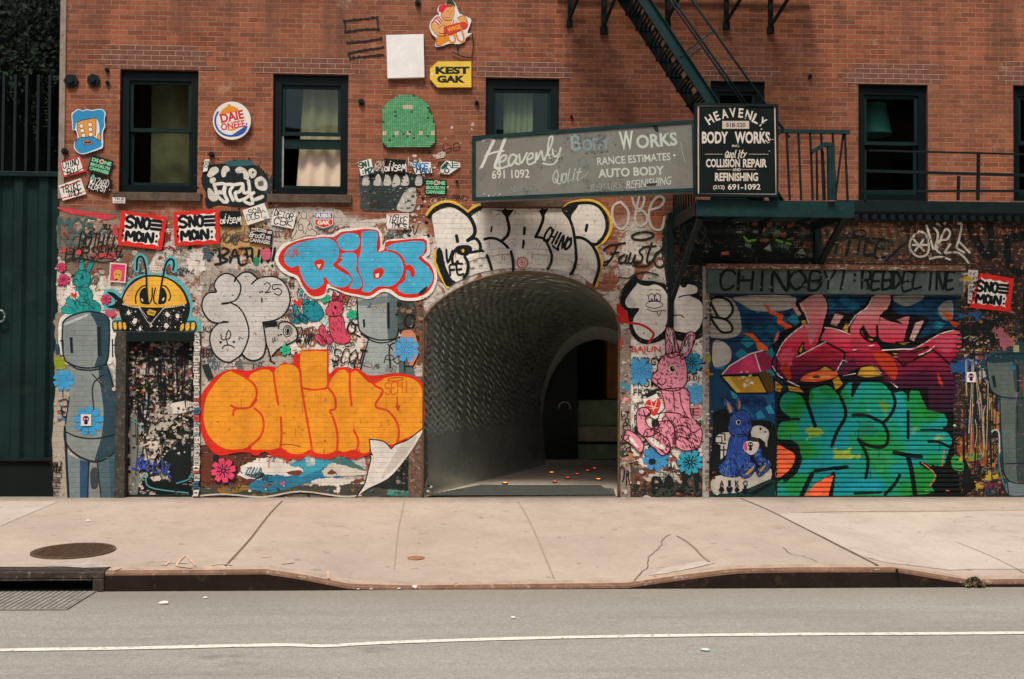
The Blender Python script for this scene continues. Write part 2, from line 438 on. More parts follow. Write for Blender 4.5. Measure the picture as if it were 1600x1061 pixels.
    def scribble(s, cx, cy, wd, h, lw, c, k=6, rot=0):
        t = R(rot)
        for i in range(k):
            x = -wd / 2 + wd * (i + .5) / k; q = []
            for j in range(random.randint(3, 5)):
                a = x + random.uniform(-1, 1) * wd / k * 0.9; b = random.uniform(-.5, .5) * h
                q.append((cx + a * math.cos(t) - b * math.sin(t), cy + a * math.sin(t) + b * math.cos(t)))
            s.stroke(q, lw, c, n=4)
    def hatch(s, poly, n, ln, wd, c, ang=60, spread=25):
        q = spline(pts(poly), True, 3); xs = [a for a, b in q]; ys = [b for a, b in q]; k = 0
        x0, y0, sc = VX, VY, VS; n0 = s.n
        while k < n:
            p = (random.uniform(min(xs), max(xs)), random.uniform(min(ys), max(ys)))
            k += 1
            if not inside(p, q): continue
            a = R(ang + random.uniform(-spread, spread)); L = ln * sc * random.uniform(.5, 1.2) / 2
            e = [(p[0] - math.cos(a) * L, p[1] - math.sin(a) * L), (p[0] + math.cos(a) * L, p[1] + math.sin(a) * L)]
            full(); s.n = n0 + (k % 8) * .4; s.stroke(e, wd * sc, c, smooth=False); view(x0, y0, sc)
        s.n = n0 + 5
    def specks(s, poly, n, r0, r1, cols, stretch=1.4):
        q = spline(pts(poly), True, 3); xs = [a for a, b in q]; ys = [b for a, b in q]
        x0, y0, sc = VX, VY, VS; full(); n0 = s.n
        for i in range(n):
            p = (random.uniform(min(xs), max(xs)), random.uniform(min(ys), max(ys)))
            if not inside(p, q): continue
            r = random.uniform(r0, r1) * sc; k = random.randint(5, 9)
            s.n = n0 + 1 + (i % 24) * 0.4; s.fill([(p[0] + math.cos(6.283 * j / k) * r * stretch * random.uniform(.45, 1.25), p[1] + math.sin(6.283 * j / k) * r * random.uniform(.45, 1.25)) for j in range(k)], random.choice(cols), False)
        s.n = n0 + 12; view(x0, y0, sc)
    def flower(s, cx, cy, r, c, dark=None, n=7, rot=0):
        def petals(k):
            q = []
            for i in range(n * 6):
                a = 2 * math.pi * i / (n * 6) + R(rot); u = (i % 6) / 6
                rr = r * (0.62 + 0.38 * abs(math.sin(math.pi * u)) ** 0.7 - (0.10 if i % 6 == 3 else 0)) * k
                q.append((cx + rr * math.cos(a), cy + rr * math.sin(a)))
            return q
        if dark: s.fill([(a + r * .06, b + r * .08) for a, b in petals(1.08)], dark, True, 2)
        s.fill(petals(1.0), c, True, 2)
        dk = dark or '#2d6f9a'
        for i in range(n):
            a = 2 * math.pi * (i + .5) / n + R(rot)
            s.stroke([(cx + math.cos(a) * r * .12, cy + math.sin(a) * r * .12), (cx + math.cos(a) * r * .5, cy + math.sin(a) * r * .5)], r * (.10 if dark else .04), dk, smooth=False)
            a += math.pi / n
            s.stroke([(cx + math.cos(a) * r * .35, cy + math.sin(a) * r * .35), (cx + math.cos(a) * r * .8, cy + math.sin(a) * r * .8)], r * .035, dk, smooth=False)
    def slab(s, p, c, thick=0.006, smooth=False, side=None):
        """a sheet with its own thickness: the drawing goes on top"""
        q = pts(p)
        if smooth: q = spline(q, True, 5)
        tri = geometry.tessellate_polygon([[Vector((a, b, 0)) for a, b in q]])
        o0 = s.base; s.base += thick; s.raw(q, tri, c)
        o1 = s.base + s.n * s.DL
        b = len(s.v); k = s.mat(side or c); n = len(q)
        for p2 in q: s.v.append(s.P(p2[0], p2[1], o1))
        for p2 in q: s.v.append(s.P(p2[0], p2[1], o0))
        for i in range(n):
            j = (i + 1) % n; s.f.append((b + i, b + j, b + n + j, b + n + i)); s.m.append(k)
        return q
    def build(s, name, parent=None, slats=None):
        if not slats: return mesh_obj(name, s.v, s.f, s.mats, s.m, parent)
        # follow the corrugation of a shutter: cut at each fold, then push each point in or out
        xc, zc, levels, prof = slats
        me = bpy.data.meshes.new(name); me.from_pydata([tuple(v) for v in s.v], [], s.f)
        for m in s.mats: me.materials.append(m)
        me.polygons.foreach_set('material_index', s.m)
        bm = bmesh.new(); bm.from_mesh(me)
        def cut(co, no): return bmesh.ops.bisect_plane(bm, geom=bm.verts[:] + bm.edges[:] + bm.faces[:], dist=1e-6, plane_co=co, plane_no=no)
        zs = [v.co.z for v in bm.verts]; lo, hi = min(zs), max(zs)
        for x in xc:
            cut((x, 0, 0), (1, 0, 0)); bmesh.ops.split_edges(bm, edges=[e for e in bm.edges if all(abs(v.co.x - x) < 1e-5 for v in e.verts)])
        for z in zc:
            cut((0, 0, z), (0, 0, 1)); bmesh.ops.split_edges(bm, edges=[e for e in bm.edges if all(abs(v.co.z - z) < 1e-5 for v in e.verts)])
        for z in levels:
            if lo < z < hi: cut((0, 0, z), (0, 0, 1))
        for v in bm.verts:
            if v.link_faces:
                c = v.link_faces[0].calc_center_median(); v.co.y += prof(v.co.z, c.x, c.z)
        bm.to_mesh(me); bm.free(); me.update()
        o = bpy.data.objects.new(name, me); link(o, parent); return o
# ------------------------------------------------------------------ materials of the place
M_WALL = wall_mat()
M_IRON = plain('fire_escape_iron', (0.010, 0.034, 0.036), 0.42, 0.0, 0.35, 5, dirt=(0.03, 0.035, 0.03), bump=0.2)
M_IROND = plain('dark_iron', (0.006, 0.014, 0.014), 0.5, 0.0, 0.3, 8)
M_FRAME = plain('window_frame_paint', (0.004, 0.009, 0.009), 0.38, 0.0, 0.25, 10)
M_SASH = plain('window_sash_paint', (0.009, 0.024, 0.022), 0.35, 0.0, 0.25, 10)
M_SILL = plain('sooty_stone', (0.11, 0.075, 0.055), 0.9, 0.0, 0.4, 9, dirt=(0.035, 0.032, 0.025), bump=0.4)
M_ROOM = plain('dark_room', (0.03, 0.03, 0.027), 0.9)
M_BLACK = plain('black_void', (0.006, 0.009, 0.008), 0.9)
M_RUST = plain('rusty_post', (0.15, 0.085, 0.055), 0.7, 0.0, 0.5, 14, dirt=(0.5, 0.44, 0.38), bump=0.4)
M_CURT = plain('cream_curtain', (0.74, 0.58, 0.43), 0.9, 0, 0.12, 3)
M_CURTG = plain('grey_net_curtain', (0.62, 0.62, 0.50), 0.9, 0, 0.15, 3)
def glass_mat(name, tint, refl=0.10, rough=0.02):
    m, n, b = new_mat(name); t = m.node_tree
    t.nodes.remove(b); out = t.nodes['Material Output']
    tr = n.new('BsdfTransparent', {'Color': (*tint, 1)}); gl = n.new('BsdfGlossy', {'Color': (0.8, 0.95, 0.88, 1), 'Roughness': rough})
    lw = n.new('LayerWeight', {'Blend': 0.25}); f = n.math('ADD', n.math('MULTIPLY', lw.outputs['Facing'], 0.2), refl)
    n.put(gl.inputs['Normal'], n.bump(n.noise(1.3, 2), 0.06, 0.05))
    mx = n.new('MixShader', {0: f, 1: tr.outputs[0], 2: gl.outputs[0]})
    t.links.new(mx.outputs[0], out.inputs[0]); return m
M_GLASS = glass_mat('window_glass', (0.70, 0.755, 0.69), 0.03)
M_GLASSD = glass_mat('door_glass', (0.55, 0.62, 0.50), 0.05)

def concrete(name, base, dark=0.75, joint=False):
    m, n, b = new_mat(name)
    big = n.noise(0.55, 5, 0.6); mid = n.noise(3.2, 5, 0.7); fine = n.noise(55, 4, 0.8); st = n.noise(1.6, 6, 0.72)
    c = n.mix(n.step(big, 0.35, 0.7), tuple(x * 0.86 for x in base), tuple(x * 1.08 for x in base))
    c = n.mix(n.math('MULTIPLY', n.step(mid, 0.45, 0.75), 0.4), c, tuple(x * dark for x in base))
    c = n.mix(n.math('MULTIPLY', n.step(fine, 0.48, 0.72), 0.5), c, tuple(x * 0.58 for x in base)); c = n.mix(n.math('MULTIPLY', n.step(n.noise(38, 3, .7), 0.60, 0.70), 0.4), c, tuple(min(.8, x * 1.3) for x in base)); c = n.mix(n.math('MULTIPLY', n.step(n.noise(1.3, 6, .7, vec=n.scaled((1, .35, 1))), .5, .7), .3), c, tuple(x * .66 for x in base))
    spot = n.step(n.noise(8.5, 2, 0.4), 0.70, 0.72)
    c = n.mix(n.math('MULTIPLY', spot, 0.5), c, tuple(x * 0.35 for x in base))
    c = n.mix(n.math('MULTIPLY', n.step(st, 0.54, 0.68), 0.32), c, (0.31, 0.235, 0.18)); c = n.mix(n.math('MULTIPLY', n.step(n.noise(14, 5, .8), .52, .66), .28), c, tuple(x * .6 for x in base)); c = n.mix(n.math('MULTIPLY', n.step(n.noise(10, 6, .85), .58, .68), .3), c, tuple(min(.8, x * 1.22) for x in base))
    x, y, z = n.xyz()
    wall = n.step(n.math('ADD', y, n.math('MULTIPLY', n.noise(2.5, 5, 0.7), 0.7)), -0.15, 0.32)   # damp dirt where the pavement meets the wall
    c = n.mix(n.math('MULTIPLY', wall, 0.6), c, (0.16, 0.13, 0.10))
    n.put(b.inputs['Base Color'], c); b.inputs['Roughness'].default_value = 0.9
    n.put(b.inputs['Normal'], n.bump(n.math('ADD', fine, mid), 0.25, 0.006)); return m
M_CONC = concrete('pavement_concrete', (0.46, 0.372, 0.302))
M_CONCL = concrete('pale_pavement_concrete', (0.53, 0.445, 0.37))
M_JOINT = plain('pavement_joint', (0.17, 0.125, 0.09), 0.9, 0, 0.3, 12)
M_JOINTS = plain('faint_pavement_joint', (0.36, 0.28, 0.22), 0.9, 0, 0.3, 12)
def asphalt():
    m, n, b = new_mat('worn_asphalt')
    fine = n.noise(52, 4, 0.85); agg = n.new('TexVoronoi', {'Scale': 70.0}); n.put(agg.inputs['Vector'], n.pos())
    big = n.noise(0.5, 5, 0.6, vec=n.scaled((0.35, 1, 1))); mid = n.noise(4, 5, 0.7, vec=n.scaled((0.5, 1, 1)))
    c = n.mix(n.step(big, 0.32, 0.7), (0.305, 0.285, 0.25), (0.375, 0.352, 0.31))
    c = n.mix(n.math('MULTIPLY', n.step(mid, 0.5, 0.75), 0.35), c, (0.22, 0.205, 0.18))
    c = n.mix(n.math('MULTIPLY', n.step(fine, 0.42, 0.75), 0.7), c, (0.14, 0.13, 0.115))
    c = n.mix(n.math('MULTIPLY', n.step(n.noise(44, 3, .8), 0.58, 0.68), 0.6), c, (0.55, 0.52, 0.46))
    c = n.mix(n.math('MULTIPLY', n.step(n.noise(16, 5, .85), .50, .64), .35), c, (0.20, 0.19, 0.165)); c = n.mix(n.math('MULTIPLY', n.step(n.noise(21, 5, .85), .54, .66), .35), c, (0.47, 0.44, 0.39))
    tyre = n.step(n.noise(0.8, 4, .6, vec=n.scaled((0.12, 2.2, 1))), 0.5, 0.7); c = n.mix(n.math('MULTIPLY', tyre, 0.5), c, (0.19, 0.18, 0.16))
    oil = n.step(n.noise(1.1, 5, .6, vec=n.scaled((0.7, 1.2, 1))), 0.66, 0.74); c = n.mix(n.math('MULTIPLY', oil, 0.5), c, (0.11, 0.105, 0.095))
    x, y, z = n.xyz()
    gut = n.step(n.math('ADD', y, n.math('MULTIPLY', n.noise(1.2, 4), 0.5)), -4.95, -4.3)
    c = n.mix(n.math('MULTIPLY', gut, 0.45), c, (0.20, 0.165, 0.13))
    n.put(b.inputs['Base Color'], c); b.inputs['Roughness'].default_value = 0.85
    n.put(b.inputs['Normal'], n.bump(n.math('ADD', fine, agg.outputs[0]), 0.5, 0.008)); return m
M_ROAD = asphalt()
def line_mat():
    m, n, b = new_mat('worn_white_road_paint')
    f = n.step(n.noise(19, 6, 0.85), 0.53, 0.60)
    c = n.mix(n.math('MULTIPLY', f, 0.85), (0.70, 0.66, 0.58), (0.29, 0.27, 0.24)); n.put(b.inputs['Base Color'], c); b.inputs['Roughness'].default_value = 0.8
    return m

# ------------------------------------------------------------------ the ground
ZG = -0.20                                             # gutter level
KY = G(620, 921, ZG).y                                 # line of the kerb face
XL, XR = -14.0, 15.0
def kx(u, v=921): return G(u, v, ZG).x
# kerb tops read off the photograph: (x, top front edge height)
_k = [(-400, 893), (155, 894), (330, 893), (415, 892), (480, 902), (545, 915), (640, 917.5), (980, 913.5), (1060, 902), (1150, 891), (1250, 889), (1400, 889), (1450, 897), (1515, 908), (1600, 907.5), (2100, 902)]
KP = []
for u, v in _k:
    p = W(u, v, KY); KP.append((p.x, p.z))
KP = [(XL, KP[0][1])] + [k for k in KP if XL < k[0] < XR] + [(XR, KP[-1][1])]
def ktop(x):
    for (a, za), (b, zb) in zip(KP, KP[1:]):
        if a <= x <= b: return za + (zb - za) * (x - a) / (b - a)
    return KP[-1][1]
def wallz(x): return 0.0
def pave_z(x, y):
    t = min(1, max(0, (y - KY - 0.16) / (-KY - 0.16)))          # 0 at the kerb's back, 1 at the wall
    hi = ktop(x) + 0.012; s = t ** 0.85
    return hi * (1 - s) + wallz(x) * s
verts = []; faces = []
xs = sorted(set([XL + i * (XR - XL) / 58 for i in range(59)] + [k[0] for k in KP])); ys = [KY + 0.16 + (0.3 - KY - 0.16) * j / 14 for j in range(15)]
for x in xs:
    for y in ys: verts.append((x, y, pave_z(x, min(y, 0))))
for i in range(len(xs) - 1):
    for j in range(14): a = i * 15 + j; faces.append((a, a + 15, a + 16, a + 1))
sv = MB(); sv.add(verts, faces, M_CONC)
def on_pave(u, v, dz=0.004):
    z = -0.05
    for _ in range(6):
        p = G(u, v, z); z = pave_z(p.x, min(p.y, 0)) + dz
    return G(u, v, z)
def pave_patch(p, m, dz=0.004, ext=None):
    """a slab or mark lying on the pavement, cut fine enough to follow its fall"""
    q = [on_pave(*a, dz) for a in pts(p)]
    bm = bmesh.new(); vs = [bm.verts.new((a.x, a.y, 0)) for a in q]; bm.faces.new(vs)
    bmesh.ops.triangulate(bm, faces=bm.faces[:])
    x0 = min(a.x for a in q); x1 = max(a.x for a in q); y0 = min(a.y for a in q); y1 = max(a.y for a in q)
    for x in xs:
        if x0 < x < x1: bmesh.ops.bisect_plane(bm, geom=bm.verts[:] + bm.edges[:] + bm.faces[:], plane_co=(x, 0, 0), plane_no=(1, 0, 0))
    for y in ys:
        if y0 < y < y1: bmesh.ops.bisect_plane(bm, geom=bm.verts[:] + bm.edges[:] + bm.faces[:], plane_co=(0, y, 0), plane_no=(0, 1, 0))
    bmesh.ops.triangulate(bm, faces=bm.faces[:]); bm.normal_update()
    for f in bm.faces:
        if f.normal.z < 0: f.normal_flip()
    bm.verts.index_update()
    sv.add([(v.co.x, v.co.y, pave_z(v.co.x, min(v.co.y, 0)) + dz) for v in bm.verts], [[v.index for v in f.verts] for f in bm.faces], m); bm.free()
def pave_line(p, wd, m, dz=0.006, jit=0.0):
    q = pts(p); q = spline(q, False, 4); L = []; Rr = []
    for i, a in enumerate(q):
        P = on_pave(a[0] + random.uniform(-jit, jit), a[1] + random.uniform(-jit, jit) * .4, 0)
        b = on_pave(*q[max(i - 1, 0)], 0); c = on_pave(*q[min(i + 1, len(q) - 1)], 0)
        d = Vector((c.x - b.x, c.y - b.y)); d.normalize(); nx, ny = -d.y, d.x
        for S, sg in ((L, 1), (Rr, -1)):
            X, Y = P.x + nx * wd / 2 * sg, P.y + ny * wd / 2 * sg; S.append((X, Y, pave_z(X, min(Y, 0)) + dz))
    k = len(L); sv.add(L + Rr, [(i, i + 1, k + i + 1, k + i) for i in range(k - 1)], m)
full()
pave_patch("-160,783 92,783 40,805 0,822 -160,850", M_CONCL)
pave_patch("1208,801 1600,797 1750,796 1750,890 1600,889 1520,889 1440,885 1385,879 1345,868 1275,833", M_CONCL)
pave_line("441,783 420,805 388,846 352,885", 0.02, M_JOINT)
pave_line("1157,779 1200,797 1250,822 1310,853 1372,884", 0.02, M_JOINT)
pave_line("632,783 622,830 616,890", 0.012, M_JOINTS); pave_line("806,779 830,820 866,905", 0.014, M_JOINTS)
pave_line("1495,848 1545,868 1600,895", 0.016, M_JOINTS)
pave_line("1210,803 1300,800 1450,799 1600,798", 0.02, M_JOINTS)
pave_line("1048,836 1036,842 1034,852 1024,862 1013,871 1011,888 1003,893 992,908", 0.009, M_JOINT, 0.007, 1.5)
pave_line("1058,838 1078,850 1096,868 1108,878", 0.022, plain('pavement_tar', (0.30, 0.235, 0.18), 0.9), 0.007, 0.6)
pave_line("1224,856 1235,866 1252,869 1278,879", 0.007, M_JOINT, 0.007, 1.2)
pave_patch("1012,899 1045,886 1095,877 1118,879 1090,886 1040,896", concrete('patched_pavement', (0.54, 0.455, 0.38)), 0.005)
M_OPAINT = plain('faded_orange_marking', (0.60, 0.40, 0.30), 0.9, 0, 0.25, 20)
for q in ("252,884 270,880 292,881", "290,868 276,884 300,888", "258,884 265,878", "330,884 350,882 362,884", "408,872 424,870", "440,882 460,880", "512,893 513,905", "180,891 190,888", "290,868 305,884"):
    pave_line(q, 0.022, M_OPAINT, 0.008, 0.5)
pave_patch("70,884 84,877 104,875 120,878 138,873 160,879 170,886 130,887 100,885", plain('pavement_smear', (0.43, 0.37, 0.32), 0.9, 0, 0.3, 14, dirt=(.34, .28, .23)), 0.005)
tagp(sv.build('pavement'), kind='structure')
# kerb: a rounded nose with a worn steel edge and a dark face
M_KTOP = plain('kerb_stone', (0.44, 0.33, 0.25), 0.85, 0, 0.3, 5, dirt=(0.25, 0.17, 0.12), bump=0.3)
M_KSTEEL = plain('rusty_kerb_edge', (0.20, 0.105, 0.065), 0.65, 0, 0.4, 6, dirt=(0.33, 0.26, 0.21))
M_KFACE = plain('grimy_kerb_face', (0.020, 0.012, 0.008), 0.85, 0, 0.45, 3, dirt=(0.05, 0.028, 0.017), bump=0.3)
kb = MB(); kv = []; kf = []; km = []
XD0, XD1 = kx(-60), kx(153, 930)                        # catch basin interrupts the kerb here
kxs = sorted(set(list(x for x in xs if x > XD1) + [XD1 + 0.002]))
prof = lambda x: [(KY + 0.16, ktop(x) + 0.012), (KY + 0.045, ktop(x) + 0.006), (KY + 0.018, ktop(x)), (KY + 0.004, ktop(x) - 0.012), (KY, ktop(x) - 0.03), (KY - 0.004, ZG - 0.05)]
for x in kxs: kv += [(x, y, z) for y, z in prof(x)]
for i in range(len(kxs) - 1):
    for j in range(5): a = i * 6 + j; kf.append((a, a + 1, a + 7, a + 6)); km.append((0, 1, 1, 1, 2)[j])
kf.append(tuple(range(6))); km.append(2)
for x in (kx(1402, 905),):
    pass
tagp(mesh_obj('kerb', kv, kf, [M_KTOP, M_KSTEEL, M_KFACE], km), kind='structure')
kl = [x for x in xs if x < XD0] + [XD0]
kv = []; kf = []; km = []
for x in kl: kv += [(x, y, z) for y, z in prof(x)]
for i in range(len(kl) - 1):
    for j in range(5): a = i * 6 + j; kf.append((a, a + 1, a + 7, a + 6)); km.append((0, 1, 1, 1, 2)[j])
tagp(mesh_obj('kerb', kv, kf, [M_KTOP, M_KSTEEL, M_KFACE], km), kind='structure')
tagp(mesh_obj('road', [(-60, -60, ZG - 0.006), (60, -60, ZG - 0.006), (60, KY + 0.05, ZG - 0.006), (-60, KY + 0.05, ZG - 0.006)], [(0, 1, 2, 3)], [M_ROAD]), kind='structure')
# far ground: one sheet under everything, out to the horizon
tagp(mesh_obj('ground', [(-200, -200, -0.45), (200, -200, -0.45), (200, 200, -0.45), (-200, 200, -0.45)], [(0, 1, 2, 3)], [plain('ground_fill', (0.12, 0.11, 0.10), 0.9)]), kind='structure')
full()
ln = [(-500, 1025), (0, 1015.5), (200, 1012.5), (430, 1007.5), (505, 1009), (600, 1004), (800, 997.5), (1000, 993.5), (1200, 991), (1400, 990), (1600, 988.5), (2200, 982)]
lv = []; lf = []
for i, (u, v) in enumerate(spline(ln, False, 6)):
    p = G(u, v, ZG); k = 0.036 * random.uniform(.9, 1.1); lv += [(p.x, p.y - k, ZG), (p.x, p.y + k, ZG)]
lf = [(2 * i, 2 * i + 2, 2 * i + 3, 2 * i + 1) for i in range(len(lv) // 2 - 1)]
tagp(mesh_obj('lane_line', lv, lf, [line_mat()]), kind='structure')

# ------------------------------------------------------------------ the building
BLD = thing('brick_building', 'long red brick building covered in graffiti with an arched metal tunnel entrance', 'building')
full()
def wx(u, v): return W(u, v).x
def rc(u0, v0, u1, v1):
    a, b = W(u0, v0), W(u1, v1); return a.x, b.x, b.z, a.z      # x0 x1 z0 z1
WIN = [rc(188, 108, 308, 302), rc(427, 115, 543, 305), rc(759, 121, 873, 311), rc(1110, 126, 1195, 315), rc(1341, 131, 1450, 315), rc(1583, 133, 1692, 316)]
DOOR = (*rc(198, 522, 303, 776)[:2], 0.0, W(250, 522).z)
SHX0, SHX1 = wx(1106, 600), wx(1503, 600)
SHZ1 = W(1300, 416).z
ARCH_PX = "662,500 668,488 681,474 700,460 722,447 748,436 778,428 812,424.5 845,426 878,432 908,443 932,457 950,474 962,491 968,510"
ARCH = [W(*p) for p in spline(pts(ARCH_PX), False, 4)]
ax0, ax1 = ARCH[0].x, ARCH[-1].x
XB0, XB1, ZTOP = wx(97, 5) - 0.0, XR, 9.2
TH = 0.16                                               # depth of the openings' sides
holes = [[(a, c), (b, c), (b, d), (a, d)] for a, b, c, d in WIN]
arch2 = [(ax0, 0.0)] + [(p.x, p.z) for p in ARCH] + [(ax1, 0.0)]
DR2 = [(DOOR[0], 0.0), (DOOR[0], DOOR[3]), (DOOR[1], DOOR[3]), (DOOR[1], 0.0)]
SH2 = [(SHX0, 0.0), (SHX0, SHZ1), (SHX1, SHZ1), (SHX1, 0.0)]
XB0b = wx(87, 770)
outer = [(XB0b, -0.3)] + [(XB0, ZTOP), (XB1, ZTOP), (XB1, -0.3)]
# the three openings that reach the ground are notches in the outline
outl = [(XB0b, -0.12), (XB0, ZTOP), (XB1, ZTOP), (XB1, -0.12)]
for nb in (SH2, arch2, DR2):
    outl += [(nb[-1][0], -0.12)] + nb[::-1] + [(nb[0][0], -0.12)]
loops = [outl] + holes
flat = [p for l in loops for p in l]
tri = geometry.tessellate_polygon([[Vector((a, b, 0)) for a, b in l] for l in loops])
wv = [(a, 0.0, b) for a, b in flat]; wf = [tuple(t) for t in tri]
wb = MB(); wb.add(wv, wf, M_WALL)
M_REV = plain('brick_reveal', (0.13, 0.055, 0.035), 0.9, 0, 0.4, 14, bump=0.4)
for l in loops:
    k = len(l)
    if l is outl: idx = [i for i in range(k)]
    vs = [(a, 0.0, b) for a, b in l] + [(a, TH, b) for a, b in l]
    wb.add(vs, [(i, (i + 1) % k, k + (i + 1) % k, k + i) for i in range(k)], M_REV)
wb.add([(XB0, 0, -0.1), (XB0, 9, -0.1), (XB0, 9, ZTOP), (XB0, 0, ZTOP)], [(0, 1, 2, 3)], M_WALL)
wb.add([(XB0, 0, ZTOP), (XB0, 9, ZTOP), (XB1, 9, ZTOP), (XB1, 0, ZTOP)], [(0, 1, 2, 3)], M_SILL)
wb.add([(XB1, 0, -0.1), (XB1, 9, -0.1), (XB1, 9, ZTOP), (XB1, 0, ZTOP)], [(0, 1, 2, 3)], M_WALL)
wb.build('brick_wall', BLD)
# pale stone strip at the left corner
cs = MB(); z = 0
a0 = wx(97, 3) - 0.012; cs.box((a0, -0.02, 3.95), (a0 + 0.075, 0.1, ZTOP), plain('corner_stone', (0.30, 0.23, 0.18), 0.9, 0, 0.35, 5, dirt=(0.16, 0.11, 0.08), bump=0.4))
cs.build('corner_stone', BLD)

# darker repair bricks over the windows, with toothed ends
def repair_mat():
    m, n, b = new_mat('dark_repair_bricks'); bc, bm, bh = use_brick(n)
    c = n.mix(n.step(n.noise(11, 3), 0.3, 0.7), (0.13, 0.05, 0.032), (0.21, 0.09, 0.06)); c = n.mix(bm, c, (0.36, 0.24, 0.18))
    n.put(b.inputs['Base Color'], c); b.inputs['Roughness'].default_value = 0.9; n.put(b.inputs['Normal'], n.bump(bh, 0.7, 0.012)); return m
M_REP = repair_mat(); RH = 0.0669
def bands(name, x0, x1, z, rows, teeth=0.2):
    b = MB(); zz = math.floor(z / RH) * RH
    for i in range(rows):
        a = x0 - random.choice((0, .106, .212)) * teeth * 4 + (i * .03 if i > rows - 3 else 0); e = x1 + random.choice((0, .106, .212)) * teeth * 4 - (i * .03 if i > rows - 3 else 0)
        lo = max(zz + i * RH, z + 0.004)
        b.box((a, -0.003, lo), (e, 0.02, zz + (i + 1) * RH), M_REP)
    b.build(name, BLD)
for i, (a, b_, c, d) in enumerate(WIN):
    bands('brick_lintel', a - 0.12, b_ + 0.10, d, (5, 4, 4, 4, 5, 6)[i])

# windows
def window(k, parts):
    a, b, c, d = WIN[k]; f = MB(); t = 0.105; y0, y1 = 0.055, 0.15
    f.box((a, y0, c), (a + t, y1, d), M_FRAME); f.box((b - t, y0, c), (b, y1, d), M_FRAME)
    f.box((a + t, y0 + .002, d - t * 1.25), (b - t, y1, d), M_FRAME); f.box((a + t, y0 + .002, c), (b - t, y1, c + t * 1.0), M_FRAME)
    fo = f.build('window', BLD)
    mid = c + (d - c) * parts.get('mid', 0.49); ia, ib, ic, id_ = a + t, b - t, c + t, d - t * 1.25
    def sash(nm, z0, z1, y, glass=True, r=0.045):
        s = MB(); s.box((ia, y, z0), (ia + r, y + .035, z1), M_SASH); s.box((ib - r, y, z0), (ib, y + .035, z1), M_SASH)
        s.box((ia + r, y + .002, z0), (ib - r, y + .033, z0 + r * 1.1), M_SASH); s.box((ia + r, y + .002, z1 - r), (ib - r, y + .033, z1), M_SASH)
        o = s.build(nm, fo)
        if glass:
            g = MB(); g.box((ia + r, y + .014, z0 + r), (ib - r, y + .019, z1 - r), parts.get('glass', M_GLASS)); g.build('glass_pane', o)
    sash('upper_sash', mid, id_, 0.085)
    if parts.get('open'):
        up = parts['open']; sash('lower_sash', ic + up, mid + 0.03 + up * 0.5 if False else id_ - 0.25, 0.125) if False else None
        s = MB(); s.box((ia, 0.125, mid - 0.17), (ib, 0.155, mid - 0.04), M_SASH); s.build('lower_sash', fo)
        s = MB(); s.box((ia, 0.10, ic), (ia + .025, 0.12, mid), plain('pale_track', (0.42, 0.48, 0.42), 0.5)); s.box((ia + .025, 0.10, ic), (ib, 0.12, ic + .03), M_SASH); s.build('window_track', fo)
    else: sash('lower_sash', ic, mid + 0.045, 0.122)
    rm = MB(); ra, rb, rz0, rz1, ry = a - .3, b + .3, c - .3, d + .3, 2.2
    rm.add([(ra, .165, rz0), (rb, .165, rz0), (rb, ry, rz0), (ra, ry, rz0), (ra, .165, rz1), (rb, .165, rz1), (rb, ry, rz1), (ra, ry, rz1)], [(0, 1, 2, 3), (7, 6, 5, 4), (3, 2, 6, 7), (0, 3, 7, 4), (2, 1, 5, 6)], M_ROOM)
    rm.build('dark_room', fo)
    s = MB(); s.box((a - 0.06, -0.055, c - 0.115), (b + 0.06, TH, c - 0.002), M_SILL); s.build('window_sill', fo, bevel=0.008)
    return fo
window(0, {'mid': 0.505}); window(1, {'mid': 0.50, 'open': 0.7}); window(2, {'mid': 0.2}); window(3, {}); window(4, {'mid': 0.49}); window(5, {'mid': 0.5})
def curtain(label, x0, x1, z0, z1, y, m, folds=6, flare=0.0, name='curtain'):
    b = MB(); vs = []; fs = []; n = folds * 6
    for i in range(n + 1):
        t = i / n
        for j in range(6):
            s = j / 5; w0 = x0 - flare * (1 - s); w1 = x1
            vs.append((w0 + (w1 - w0) * t, y + 0.025 * math.sin(t * folds * 6.283) * (1 - .3 * s) + .01 * math.sin(t * 9 + 3 * s), z0 + (z1 - z0) * s))
    for i in range(n):
        for j in range(5): a = i * 6 + j; fs.append((a, a + 6, a + 7, a + 1))
    b.add(vs, fs, m); o = b.build(name, smooth=True); return tagp(o, label, 'curtain')
p0, p1 = W(470, 120), W(534, 300)
curtain('cream curtain hanging in the half open window beside the green tile panel', p0.x + .0, p1.x - .02, p1.z + .03, WIN[1][3] - .12, 0.24, M_CURT, 3, 0.09)
p0, p1 = W(788, 135), W(834, 300)
curtain('grey net curtain behind the window above the long grey sign', p0.x, p1.x, p1.z - .05, WIN[2][3] - .12, 0.24, M_CURTG, 5)
p0, p1 = W(222, 125), W(306, 290)
curtain('dull brown curtain behind the leftmost window by the round burger badge', p0.x, p1.x + .1, p1.z, WIN[0][3] - .1, 0.40, plain('brown_curtain', (0.42, 0.33, 0.22), 0.9), 2)
